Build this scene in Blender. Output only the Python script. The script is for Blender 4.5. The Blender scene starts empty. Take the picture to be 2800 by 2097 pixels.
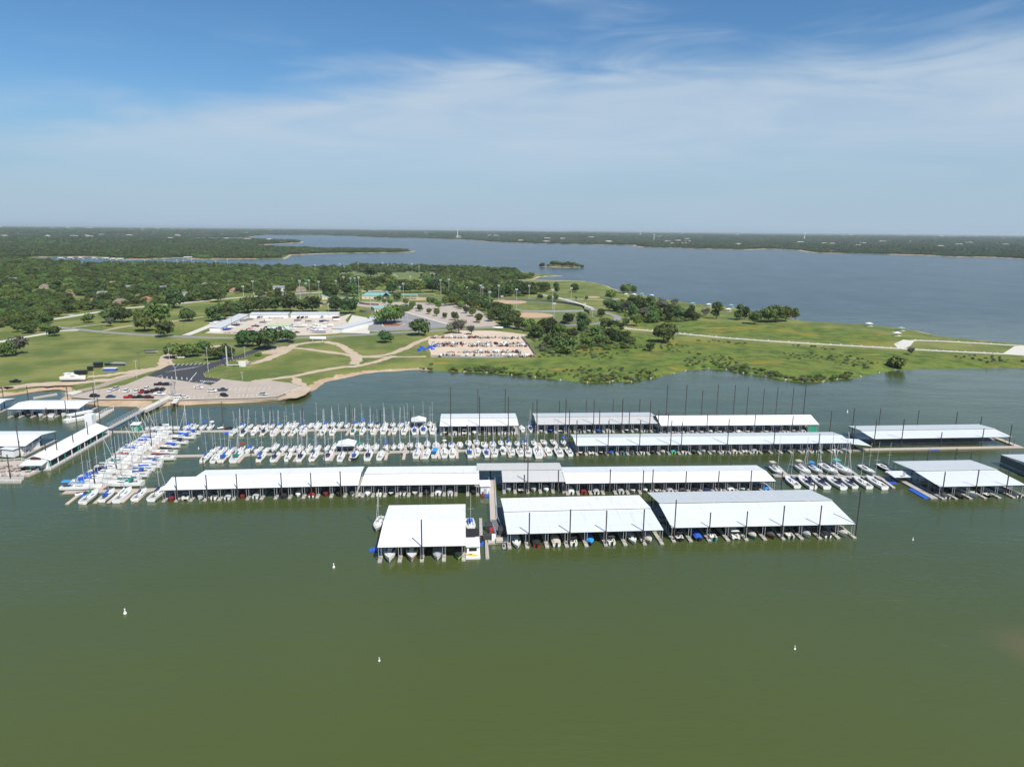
import bpy, bmesh, math, random
import numpy as np
from mathutils import Vector, Matrix
random.seed(7)
S = bpy.context.scene
C = S.collection
# ------------------------------------------------------------------ camera
CAM_H = 90.0
F_PX, CX, CY = 1942.0, 1400.0, 1048.5          # focal length and centre in photo pixels (2800 x 2097)
PITCH, ROLL = math.radians(12.19), math.radians(0.54)
_f = Vector((0, math.cos(PITCH), -math.sin(PITCH)))
_u0 = Vector((0, math.sin(PITCH), math.cos(PITCH)))
_r0 = Vector((1, 0, 0))
_r = _r0 * math.cos(ROLL) + _u0 * math.sin(ROLL)
_u = _u0 * math.cos(ROLL) - _r0 * math.sin(ROLL)
cam = bpy.data.cameras.new('camera')
cam.sensor_width = 36.0
cam.lens = 36.0 * F_PX / 2800.0
cam.clip_start, cam.clip_end = 1.0, 200000.0
cam_o = bpy.data.objects.new('camera', cam)
cam_o.matrix_world = Matrix(((_r.x, _u.x, -_f.x, 0), (_r.y, _u.y, -_f.y, 0), (_r.z, _u.z, -_f.z, CAM_H), (0, 0, 0, 1)))
C.objects.link(cam_o)
S.camera = cam_o
# ------------------------------------------------------------------ light
SUN_EL, SUN_ROT = math.radians(52.0), math.radians(146.0)
SUN_DIR = Vector((math.sin(SUN_ROT) * math.cos(SUN_EL), math.cos(SUN_ROT) * math.cos(SUN_EL), math.sin(SUN_EL)))
sun = bpy.data.lights.new('sun', 'SUN')
sun.energy, sun.angle, sun.color = 4.6, math.radians(0.53), (1.0, 0.955, 0.88)
sun_o = bpy.data.objects.new('sun', sun)
sun_o.rotation_euler = (-SUN_DIR).to_track_quat('-Z', 'Y').to_euler()
sun_o.location = (0, -100, 300)
C.objects.link(sun_o)
W = bpy.data.worlds.new('World')
S.world = W
W.use_nodes = True
nt = W.node_tree
nt.nodes.clear()
def N(nt, t, **kw):
    n = nt.nodes.new(t)
    for k, v in kw.items():
        setattr(n, k, v)
    return n
def M_(nt, op, a, b=None, c=None, clamp=False):
    n = nt.nodes.new('ShaderNodeMath'); n.operation = op; n.use_clamp = clamp
    for i, v in enumerate((a, b, c)):
        if v is None: continue
        if isinstance(v, (int, float)): n.inputs[i].default_value = v
        else: nt.links.new(v, n.inputs[i])
    return n.outputs[0]
def SS(nt, v, a, b):
    n = nt.nodes.new('ShaderNodeMapRange'); n.interpolation_type = 'SMOOTHSTEP'
    nt.links.new(v, n.inputs[0]); n.inputs[1].default_value = a; n.inputs[2].default_value = b
    n.inputs[3].default_value = 0; n.inputs[4].default_value = 1
    return n.outputs[0]
def build_world():
    L = nt.links.new
    sky = N(nt, 'ShaderNodeTexSky'); sky.sky_type = 'NISHITA'; sky.sun_disc = False
    sky.sun_elevation, sky.sun_rotation = SUN_EL, SUN_ROT
    sky.altitude, sky.air_density, sky.dust_density, sky.ozone_density = 200, 1.0, 0.3, 4.5
    tc = N(nt, 'ShaderNodeTexCoord')
    sp = N(nt, 'ShaderNodeSeparateXYZ'); L(tc.outputs['Generated'], sp.inputs[0])
    e = sp.outputs[2]
    a = M_(nt, 'DIVIDE', sp.outputs[0], M_(nt, 'ADD', M_(nt, 'ABSOLUTE', sp.outputs[1]), 0.12))
    def noise(scale, detail, rough, mapping, dist=0.0):
        mp = N(nt, 'ShaderNodeMapping'); L(tc.outputs['Generated'], mp.inputs[0])
        mp.inputs['Location'].default_value, mp.inputs['Rotation'].default_value, mp.inputs['Scale'].default_value = mapping
        t = N(nt, 'ShaderNodeTexNoise'); L(mp.outputs[0], t.inputs[0])
        t.inputs['Scale'].default_value, t.inputs['Detail'].default_value, t.inputs['Roughness'].default_value = scale, detail, rough
        t.inputs['Distortion'].default_value = dist
        return t.outputs[0]
    # a broad cirrus veil with a soft arched upper edge, fibres in it, a few loose wisps above
    nb = noise(1.0, 4, 0.5, ((3.1, 1.7, 0.6), (0, 0.10, 0), (1.9, 1.9, 7.5)), 0.3)
    nf = noise(1.0, 7, 0.60, ((0.4, 5.2, 2.0), (0, -0.16, 0), (4.2, 4.2, 26)), 0.7)
    ns = noise(1.0, 6, 0.60, ((8.4, 2.2, 1.0), (0, 0.24, 0), (2.8, 2.8, 15)), 0.5)
    a1 = M_(nt, 'SUBTRACT', a, 0.20)
    edge = M_(nt, 'MULTIPLY_ADD', M_(nt, 'MULTIPLY', a1, a1), -0.17, 0.232)
    edge = M_(nt, 'MULTIPLY_ADD', SS(nt, a, 0.42, 0.72), 0.025, edge)
    q = M_(nt, 'SUBTRACT', edge, e)
    q = M_(nt, 'ADD', q, M_(nt, 'MULTIPLY_ADD', nb, 0.20, -0.10))
    q = M_(nt, 'ADD', q, M_(nt, 'MULTIPLY_ADD', nf, 0.10, -0.05))
    body = SS(nt, q, -0.015, 0.075)
    low = M_(nt, 'SUBTRACT', 1.0, M_(nt, 'MULTIPLY', SS(nt, M_(nt, 'MULTIPLY_ADD', nb, -0.10, M_(nt, 'SUBTRACT', 0.19, e)), 0.005, 0.085), 0.60))
    tex = M_(nt, 'MULTIPLY_ADD', SS(nt, nf, 0.28, 0.72), 0.30, 0.66)
    c1 = M_(nt, 'MULTIPLY', M_(nt, 'MULTIPLY', body, low), tex)
    wis = M_(nt, 'MULTIPLY', M_(nt, 'MULTIPLY', SS(nt, ns, 0.46, 0.72), SS(nt, nb, 0.40, 0.60)), 0.5)
    m = M_(nt, 'MAXIMUM', c1, wis, clamp=True)
    tint = N(nt, 'ShaderNodeMix', data_type='RGBA', blend_type='MULTIPLY'); tint.inputs[0].default_value = 1.0
    L(sky.outputs[0], tint.inputs[6]); tint.inputs[7].default_value = (0.70, 0.99, 1.14, 1)
    veil = N(nt, 'ShaderNodeMix', data_type='RGBA'); L(M_(nt, 'MULTIPLY', M_(nt, 'SUBTRACT', 1.0, SS(nt, e, 0.0, 0.20)), 0.93), veil.inputs[0])
    L(tint.outputs[2], veil.inputs[6]); veil.inputs[7].default_value = (3.75, 5.15, 6.5, 1)
    mix = N(nt, 'ShaderNodeMix', data_type='RGBA'); L(m, mix.inputs[0])
    L(veil.outputs[2], mix.inputs[6]); mix.inputs[7].default_value = (5.3, 6.5, 7.8, 1)
    bg = N(nt, 'ShaderNodeBackground'); L(mix.outputs[2], bg.inputs[0]); bg.inputs[1].default_value = 0.075
    out = N(nt, 'ShaderNodeOutputWorld'); L(bg.outputs[0], out.inputs[0])
build_world()
S.view_settings.view_transform = 'Standard'
S.view_settings.look = 'None'
S.view_settings.exposure = 0.34
S.view_settings.gamma = 1.0
S.cycles.use_denoising = True
S.cycles.max_bounces = 5
S.cycles.diffuse_bounces = 2
S.cycles.glossy_bounces = 3
S.cycles.transmission_bounces = 2
S.cycles.transparent_max_bounces = 6
S.cycles.volume_bounces = 1
S.cycles.caustics_reflective = False
S.cycles.caustics_refractive = False
# ------------------------------------------------------------------ pixel -> place
LAND_Z = 2.0
def G(px, py, z=0.0):
    """the point at height z that the photograph shows at pixel (px, py)"""
    d = _f * F_PX + _r * (px - CX) - _u * (py - CY)
    t = (z - CAM_H) / d.z
    return Vector((d.x * t, d.y * t, z))
def GL(px, py): return G(px, py, LAND_Z)
def Zm(ox, oy, s, pts): return [(ox + s * x, oy + s * y) for x, y in pts]
K = 0.31646
def at_y(px, Y, z=0.0):
    """column px at ground depth Y"""
    lo, hi = 640.0, 3000.0
    for _ in range(50):
        m = (lo + hi) / 2
        if G(px, m, z).y > Y: lo = m
        else: hi = m
    return G(px, lo, z)
def mpp(px, py, z=0.0):
    """metres per photo pixel, sideways"""
    p = G(px, py, z)
    return (p - Vector((0, 0, CAM_H))).dot(_f) / F_PX
# ------------------------------------------------------------------ materials
MATS = {}
def mat(name, col, rough=0.6, metal=0.0, var=0.0, scale=0.6, spec=0.5, randv=0.0, coords='Object', bump=0.0, bscale=None):
    if name in MATS: return MATS[name]
    m = bpy.data.materials.new(name); m.use_nodes = True
    t = m.node_tree; b = t.nodes['Principled BSDF']
    b.inputs['Base Color'].default_value = (*col, 1); b.inputs['Roughness'].default_value = rough
    b.inputs['Metallic'].default_value = metal; b.inputs['Specular IOR Level'].default_value = spec
    if var or randv:
        hsv = N(t, 'ShaderNodeHueSaturation'); hsv.inputs['Color'].default_value = (*col, 1)
        val = None
        if var:
            tc = N(t, 'ShaderNodeTexCoord'); nz = N(t, 'ShaderNodeTexNoise'); nz.inputs['Scale'].default_value = scale
            nz.inputs['Detail'].default_value = 5; nz.inputs['Roughness'].default_value = 0.62
            t.links.new(tc.outputs[coords], nz.inputs[0])
            val = M_(t, 'MULTIPLY_ADD', nz.outputs[0], 2 * var, 1 - var)
        if randv:
            oi = N(t, 'ShaderNodeObjectInfo')
            r = M_(t, 'MULTIPLY_ADD', oi.outputs['Random'], 2 * randv, 1 - randv)
            val = r if val is None else M_(t, 'MULTIPLY', val, r)
        t.links.new(val, hsv.inputs['Value']); t.links.new(hsv.outputs[0], b.inputs['Base Color'])
        if bump:
            bp = N(t, 'ShaderNodeBump'); bp.inputs['Strength'].default_value = bump; bp.inputs['Distance'].default_value = 0.1
            t.links.new(nz.outputs[0], bp.inputs['Height']); t.links.new(bp.outputs[0], b.inputs['Normal'])
    MATS[name] = m
    return m
# ------------------------------------------------------------------ mesh helpers
def tag(o, label=None, cat=None, group=None, kind=None):
    if label: o['label'] = label
    if cat: o['category'] = cat
    if group: o['group'] = group
    if kind: o['kind'] = kind
    return o
def me_of(name, verts, faces, material=None, smooth=False):
    me = bpy.data.meshes.new(name)
    me.from_pydata([tuple(v) for v in verts], [], faces)
    if material: me.materials.append(material)
    if smooth: me.polygons.foreach_set('use_smooth', [True] * len(me.polygons))
    me.update()
    return me
def ob(name, me, parent=None, loc=None, rz=None, scale=None):
    o = bpy.data.objects.new(name, me)
    C.objects.link(o)
    if parent is not None: o.parent = parent
    if loc is not None: o.location = loc
    if rz is not None: o.rotation_euler = (0, 0, rz)
    if scale is not None: o.scale = scale if not isinstance(scale, (int, float)) else (scale,) * 3
    return o
def empty(name, loc, rz=0.0, scale=1.0):
    o = bpy.data.objects.new(name, None); o.empty_display_size = 0.5
    C.objects.link(o); o.location = loc; o.rotation_euler = (0, 0, rz)
    o.scale = (scale,) * 3 if isinstance(scale, (int, float)) else scale
    return o
class MB:
    """collects simple solids, builds one mesh"""
    def __init__(self): self.v, self.f = [], []
    def add(self, vs, fs):
        n = len(self.v); self.v += [tuple(p) for p in vs]; self.f += [tuple(i + n for i in q) for q in fs]; return self
    def box(self, x0, x1, y0, y1, z0, z1):
        return self.add([(x0,y0,z0),(x1,y0,z0),(x1,y1,z0),(x0,y1,z0),(x0,y0,z1),(x1,y0,z1),(x1,y1,z1),(x0,y1,z1)],
                        [(0,3,2,1),(4,5,6,7),(0,1,5,4),(1,2,6,5),(2,3,7,6),(3,0,4,7)])
    def bar(self, a, b, w, h=None, n=4):
        """prism from a to b"""
        a, b = Vector(a), Vector(b); h = h or w
        d = (b - a).normalized(); s = d.cross(Vector((0, 0, 1)))
        if s.length < 1e-4: s = Vector((1, 0, 0))
        s.normalize(); t = s.cross(d)
        vs, ph = [], math.pi / n
        k = 1 / math.cos(math.pi / n) if n == 4 else 1
        for p in (a, b):
            for i in range(n):
                q = 2 * math.pi * i / n + ph
                vs.append(p + s * (math.cos(q) * w / 2 * k) + t * (math.sin(q) * h / 2 * k))
        fs = [tuple(range(n - 1, -1, -1)), tuple(range(n, 2 * n))]
        fs += [(i, (i + 1) % n, n + (i + 1) % n, n + i) for i in range(n)]
        return self.add(vs, fs)
    def cone(self, base, top, r0, r1, n=8):
        base, top = Vector(base), Vector(top); d = (top - base).normalized()
        s = d.cross(Vector((0, 1, 0)))
        if s.length < 1e-4: s = d.cross(Vector((1, 0, 0)))
        s.normalize(); t = d.cross(s); vs = []
        for p, r in ((base, r0), (top, r1)):
            vs += [p + s * (r * math.cos(2 * math.pi * i / n)) + t * (r * math.sin(2 * math.pi * i / n)) for i in range(n)]
        return self.add(vs, [tuple(range(n - 1, -1, -1)), tuple(range(n, 2 * n))] + [(i, (i + 1) % n, n + (i + 1) % n, n + i) for i in range(n)])
    def loft(self, rings, cap=True, closed=True):
        n = len(rings[0]); vs = [p for r in rings for p in r]; fs = []
        for k in range(len(rings) - 1):
            for i in range(n if closed else n - 1):
                j = (i + 1) % n
                fs.append((k * n + i, k * n + j, (k + 1) * n + j, (k + 1) * n + i))
        if cap: fs += [tuple(range(n - 1, -1, -1)), tuple((len(rings) - 1) * n + i for i in range(n))]
        return self.add(vs, fs)
    def prism(self, poly, z0, z1):
        n = len(poly)
        return self.add([(p[0], p[1], z0) for p in poly] + [(p[0], p[1], z1) for p in poly],
                        [tuple(range(n - 1, -1, -1)), tuple(range(n, 2 * n))] + [(i, (i + 1) % n, n + (i + 1) % n, n + i) for i in range(n)])
    def slab(self, quad, t):
        """a sloping sheet with thickness t below it"""
        n = len(quad); q = [Vector(p) for p in quad]
        return self.add(q + [p - Vector((0, 0, t)) for p in q],
                        [tuple(range(n)), tuple(range(2 * n - 1, n - 1, -1))] + [(i, n + i, n + (i + 1) % n, (i + 1) % n) for i in range(n)])
    def me(self, name, material=None, smooth=False): return me_of(name, self.v, self.f, material, smooth)
    def obj(self, name, material, parent=None, smooth=False, **kw): return ob(name, self.me(name, material, smooth), parent, **kw)
def set_mat(o, m):
    o.material_slots[0].link = 'OBJECT'; o.material_slots[0].material = m
    return o
# ------------------------------------------------------------------ shorelines (photo pixels at the waterline)
NEAR_SHORE = [(-600,1135),(-150,1100),(0,1086),(25,1082),(60,1077),(108,1069),(145,1065),(169,1066),(183,1071),(186,1077),(170,1086),(150,1091),(190,1096),
 (241,1105),(263,1109.5),(304,1112.6),(371,1112),(384,1122),(392,1132),(406,1128.5),(416,1120),(447,1111.6),(472,1107.5),(519,1107.5),(560,1104),
 (630,1103),(700,1100),(760,1094.6),(811,1087.6),(836,1078),(868,1064),(890,1045),(928,1037),(985,1024),(1048,1016.5),(1143,1011.6),(1219,1015),
 (1270,1018),(1330,1019),(1400,1026),(1463,1032),(1533,1040),(1606,1046.5),(1666,1046),(1676,1042),(1726,1045),(1780,1035.4),(1843,1022.7),
 (1875,1015),(1938,1008.5),(1985,1011.6),(2033,1021),(2096,1029),(2147,1040),(2195,1045),(2252,1045),(2290,1038.5),(2353,1032),(2404,1021),
 (2448,1013),(2511,1009),(2606,1009),(2733,1007),(2800,1007),(3100,1004),(3500,1000)]
FAR_SHORE = [(3500,975),(3100,955),(2800,942),(2701,934),(2590,922.8),(2480,900.6),(2385,889.6),(2290,885),(2195,878.5),(2100,860),(2001,842),(1919,834),
 (1856,824.7),(1780,813.6),(1735,802.5),(1694,796),(1678,790),(1653,780),(1621,772.5),(1577,767.7),(1504,768),(1450,766),(1475,758),(1542,755),
 (1500,752),(1440,746),(1400,742),(1333,738),(1270,735),(1180,733),(1080,730),(1000,727),(960,728),(921,733),(858,736),(795,730),(732,733),
 (700,732),(600,728),(487,724),(380,722),(285,724),(200,722),(90,714),(60,708),(100,704.5),(158,703),(240,703),(285,706),(332,711),(405,710),
 (487,706),(554,710.5),(601,709),(700,709),(782,709),(785,703),(795,698),(877,695),(947,693),(1032,691.8),(1111,691),(1140,687),(1105,685.5),
 (1060,684),(1000,683),(930,682),(850,680),(790,679),(740,676),(700,671),(760,668),(826,664),(831,661.5),(780,660),(720,658.5),(690,656),
 (640,657),(560,657),(500,655),(493,652.5),(560,651),(640,650.5),(690,649.5),(700,646),(720,643),(800,643.2),(877,643.4),(934,645.5),(1013,649),
 (1143,652),(1238,655),(1301,658.5),(1333,661.7),(1400,664),(1457,666.5),(1590,669),(1735,670.5),(1748,676),(1843,679),(1938,681.6),(2040,684),
 (2100,681.5),(2182,685),(2227,691.8),(2353,695),(2511,698),(2606,703),(2700,704),(2800,709),(3100,722),(3500,750)]
ISLAND = [(1470,729),(1500,725.5),(1540,725),(1585,727.5),(1600,730),(1570,732),(1520,731.5)]
FAR_R = 36000.0
def _pol(a, r): return (math.sin(math.radians(a)) * r, math.cos(math.radians(a)) * r)
def smooth_poly(pts, jit=0.0, n=3):
    """subdivide with a little irregularity"""
    rnd = random.Random(3); out = []
    for i in range(len(pts)):
        a, b = np.array(pts[i]), np.array(pts[(i + 1) % len(pts)]); L = np.linalg.norm(b - a)
        out.append(tuple(a))
        if L < 6000:
            nn = np.array([-(b - a)[1], (b - a)[0]])
            for k in range(1, n):
                out.append(tuple(a + (b - a) * k / n + nn * rnd.uniform(-jit, jit)))
    return out
LAND = [tuple(G(*p)[:2]) for p in NEAR_SHORE + FAR_SHORE]
LAND += [_pol(62, FAR_R), _pol(30, FAR_R), _pol(0, FAR_R), _pol(-30, FAR_R), _pol(-62, FAR_R), _pol(-75, 3000), _pol(-72, 600)]
LAND = smooth_poly(LAND, 0.045)
ISL = smooth_poly([tuple(G(*p)[:2]) for p in ISLAND], 0.1)
def inside(px, py, poly):
    poly = np.asarray(poly); x0, y0 = poly[:, 0], poly[:, 1]; x1, y1 = np.roll(x0, -1), np.roll(y0, -1)
    c = np.zeros(px.shape, bool)
    for a, b, e, f in zip(x0, y0, x1, y1):
        if b == f: continue
        c ^= ((b > py) != (f > py)) & (px < (e - a) * (py - b) / (f - b) + a)
    return c
def seg_dist(px, py, poly, closed=True, lim=None):
    poly = np.asarray(poly); d = np.full(px.shape, 1e18)
    n = len(poly) if closed else len(poly) - 1
    for i in range(n):
        a, b = poly[i], poly[(i + 1) % len(poly)]; e = b - a
        L = e @ e
        t = np.clip(((px - a[0]) * e[0] + (py - a[1]) * e[1]) / max(L, 1e-9), 0, 1)
        np.minimum(d, (px - a[0] - t * e[0]) ** 2 + (py - a[1] - t * e[1]) ** 2, out=d)
    return np.sqrt(d)
def vnoise(x, y, cell, seed=0, octaves=3):
    """cheap value noise in [0,1]"""
    out = np.zeros_like(x); amp, tot = 1.0, 0.0
    for o in range(octaves):
        g = np.random.RandomState(seed + o).rand(64, 64); cx, cy = x / cell + 17.3 * o, y / cell + 9.1 * o
        ix, iy = np.floor(cx).astype(int), np.floor(cy).astype(int); fx, fy = cx - ix, cy - iy
        fx, fy = fx * fx * (3 - 2 * fx), fy * fy * (3 - 2 * fy)
        q = lambda i, j: g[i % 64, j % 64]
        out += amp * ((q(ix, iy) * (1 - fx) + q(ix + 1, iy) * fx) * (1 - fy) + (q(ix, iy + 1) * (1 - fx) + q(ix + 1, iy + 1) * fx) * fy)
        tot += amp; amp *= 0.5; cell *= 0.5
    return out / tot
def sstep(x, a, b):
    t = np.clip((x - a) / (b - a), 0, 1); return t * t * (3 - 2 * t)
def land_sd(x, y):
    """signed distance to the shore, positive on land"""
    d = seg_dist(x, y, LAND); d = np.where(inside(x, y, LAND), d, -d)
    d2 = seg_dist(x, y, ISL); d2 = np.where(inside(x, y, ISL), d2, -d2)
    return np.maximum(d, d2)
def far_height(x, y):
    r = np.hypot(x, y)
    h = 52.0 * sstep(r, 4500, 26000) + (vnoise(x, y, 2600, 5) - 0.5) * 26 * sstep(r, 3200, 9000)
    hp = _f * F_PX + _r * (1565 - CX); hp = hp * (23000 / hp.y)
    h = h + 26 * np.exp(-(((x - hp.x) / 620) ** 2 + ((y - hp.y) / 1500) ** 2))
    return np.maximum(h, 0)
def ground_z(x, y):
    x = np.atleast_1d(np.asarray(x, float)); y = np.atleast_1d(np.asarray(y, float))
    s = land_sd(x, y)
    return np.where(s > 0, np.minimum(LAND_Z * sstep(s, -2, 14), LAND_Z) + far_height(x, y) * sstep(s, 40, 900), -1.0)
# zones painted on the ground: what grows or lies there
MEADOW = [GL(*p)[:2] for p in [(1150,1010),(1190,985),(1470,985),(1490,925),(1700,905),(1850,925),(2100,940),(2440,960),(2800,980),(3400,990),(3400,1010),(2800,1012),
                            (2200,1050),(1900,1020),(1700,1050),(1500,1040),(1300,1025)]]
MEADOW2 = [GL(*p)[:2] for p in [(1720,885),(1800,870),(2000,880),(2200,890),(2400,910),(2480,925),(2430,945),(2250,935),(2050,920),(1850,905),(1750,897)]]
def build_terrain():
    na, nr = 720, 470
    az = np.radians(np.linspace(-62, 62, na)); rr = np.geomspace(315, 34000, nr)
    A, R = np.meshgrid(az, rr); X, Y = (np.sin(A) * R).ravel(), (np.cos(A) * R).ravel()
    s = land_sd(X, Y)
    z = np.where(s > -2, LAND_Z * sstep(s, -2, 14) - 0.14, -0.14 + np.clip((s + 2) * 0.12, -3, 0))
    z = z + 0.14 * sstep(s, 2, 8) + far_height(X, Y) * sstep(s, 40, 900)
    r = np.hypot(X, Y)
    keep = (s > -30) | (r > 33000)
    V = np.stack([X, Y, z], 1)
    idx = np.arange(na * nr).reshape(nr, na)
    q = np.stack([idx[:-1, :-1].ravel(), idx[:-1, 1:].ravel(), idx[1:, 1:].ravel(), idx[1:, :-1].ravel()], 1)
    q = q[keep[q].any(1)]
    used = np.unique(q); remap = -np.ones(na * nr, int); remap[used] = np.arange(len(used))
    V, q, s, X, Y, r = V[used], remap[q], s[used], X[used], Y[used], r[used]
    me = bpy.data.meshes.new('ground')
    me.vertices.add(len(V)); me.vertices.foreach_set('co', V.astype(np.float32).ravel())
    me.loops.add(q.size); me.loops.foreach_set('vertex_index', q.astype(np.int32).ravel())
    me.polygons.add(len(q)); me.polygons.foreach_set('loop_start', np.arange(0, q.size, 4, dtype=np.int32))
    me.update(calc_edges=True); me.validate()
    me.polygons.foreach_set('use_smooth', [True] * len(me.polygons))
    # masks: R bare sand, G wild meadow, B dry lawn, A woodland floor
    n1 = vnoise(X, Y, 22, 11); n2 = vnoise(X, Y, 70, 21)
    wsand = 1.5 + 6 * n2 + 22 * sstep(r, 1500, 4000) * n2 + 7 * sstep(n1, .5, .8) * (r < 700)
    sand = 1 - sstep(s, wsand * 0.55, wsand * 1.15 + 2)
    md = np.minimum(0, 0) + np.zeros_like(X)
    for P in (MEADOW, MEADOW2):
        d = seg_dist(X, Y, P); d = np.where(inside(X, Y, P), d, -d); md = np.maximum(md, sstep(d + (n1 - .5) * 14, -4, 8))
    sand = np.where(md > .3, sand * 0.55 * sstep(n2, .35, .7), sand)
    dry = sstep(n2 * .6 + n1 * .4, .42, .66)
    wood = sstep(r, 1500, 2300) * 0.9
    col = np.stack([sand, md, dry, wood], 1).astype(np.float32)
    at = me.color_attributes.new('zone', 'FLOAT_COLOR', 'POINT'); at.data.foreach_set('color', col.ravel())
    # ---- material
    m = bpy.data.materials.new('ground'); m.use_nodes = True; t = m.node_tree; L = t.links.new; b = t.nodes['Principled BSDF']
    b.inputs['Roughness'].default_value = 0.95; b.inputs['Specular IOR Level'].default_value = 0.15
    ca = N(t, 'ShaderNodeAttribute', attribute_name='zone'); sp = N(t, 'ShaderNodeSeparateColor'); L(ca.outputs['Color'], sp.inputs[0])
    ge = N(t, 'ShaderNodeNewGeometry')
    def nz(scale, det=4, rough=.6, stretch=None):
        n = N(t, 'ShaderNodeTexNoise'); n.inputs['Scale'].default_value = scale; n.inputs['Detail'].default_value = det; n.inputs['Roughness'].default_value = rough
        if stretch:
            mp = N(t, 'ShaderNodeMapping'); mp.inputs['Scale'].default_value = stretch; L(ge.outputs['Position'], mp.inputs[0]); L(mp.outputs[0], n.inputs[0])
        else: L(ge.outputs['Position'], n.inputs[0])
        return n.outputs[0]
    def mix(f, a, c, bt='MIX'):
        n = N(t, 'ShaderNodeMix', data_type='RGBA', blend_type=bt)
        if isinstance(f, float): n.inputs[0].default_value = f
        else: L(f, n.inputs[0])
        for i, v in ((6, a), (7, c)):
            if isinstance(v, tuple): n.inputs[i].default_value = (*v, 1)
            else: L(v, n.inputs[i])
        return n.outputs[2]
    fine, mid, big, huge = nz(0.9, 5, .7), nz(0.09, 5, .65), nz(0.022, 5, .6), nz(0.008, 4, .55)
    lawn = mix(SS(t, big, .40, .62), (.102, .138, .036), (.190, .202, .060))
    lawn = mix(M_(t, 'MULTIPLY', SS(t, mid, .52, .72), .55), lawn, (.235, .205, .098))
    lawn = mix(M_(t, 'MULTIPLY', SS(t, M_(t, 'ADD', M_(t, 'MULTIPLY', huge, .5), M_(t, 'MULTIPLY', mid, .5)), .58, .68), .65), lawn, (.34, .26, .15))
    mead = mix(SS(t, mid, .36, .60), (.066, .108, .022), (.138, .178, .036))
    mead = mix(M_(t, 'MULTIPLY', SS(t, big, .54, .66), .8), mead, (.235, .190, .035))
    mead = mix(M_(t, 'MULTIPLY', SS(t, nz(0.03, 5, .6, (.45, 1.6, 1)), .60, .70), .85), mead, (.36, .21, .04))
    mead = mix(M_(t, 'MULTIPLY', SS(t, nz(0.06, 6, .7), .56, .70), .8), mead, (.080, .082, .038))
    sandc = mix(SS(t, mid, .35, .65), (.40, .285, .185), (.48, .37, .26))
    sandc = mix(M_(t, 'MULTIPLY', SS(t, nz(0.03), .5, .7), .45), sandc, (.38, .22, .125))
    woodc = mix(SS(t, mid, .3, .7), (.045, .062, .022), (.10, .115, .045))
    c = mix(sp.outputs[1], lawn, mead)
    c = mix(ca.outputs['Alpha'], c, woodc)
    sf = M_(t, 'ADD', sp.outputs[0], M_(t, 'ADD', M_(t, 'MULTIPLY_ADD', fine, .5, -.25), M_(t, 'MULTIPLY_ADD', nz(0.16, 5, .7), 1.5, -.82))); sf = M_(t, 'MULTIPLY', SS(t, sf, .35, .62), SS(t, sp.outputs[0], 0.02, 0.2))
    c = mix(sf, c, sandc)
    c = mix(0.85, c, mix(1.0, c, mix(fine, (.62, .62, .62), (1.38, 1.38, 1.38)), 'MULTIPLY'))
    L(c, b.inputs['Base Color'])
    bp = N(t, 'ShaderNodeBump'); bp.inputs['Strength'].default_value = .5; bp.inputs['Distance'].default_value = .6
    L(M_(t, 'ADD', fine, M_(t, 'MULTIPLY', mid, 3.0)), bp.inputs['Height']); L(bp.outputs[0], b.inputs['Normal'])
    me.materials.append(m)
    tag(ob('ground', me), 'grassy park peninsula and wooded land around the lake', kind='structure')
build_terrain()
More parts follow.
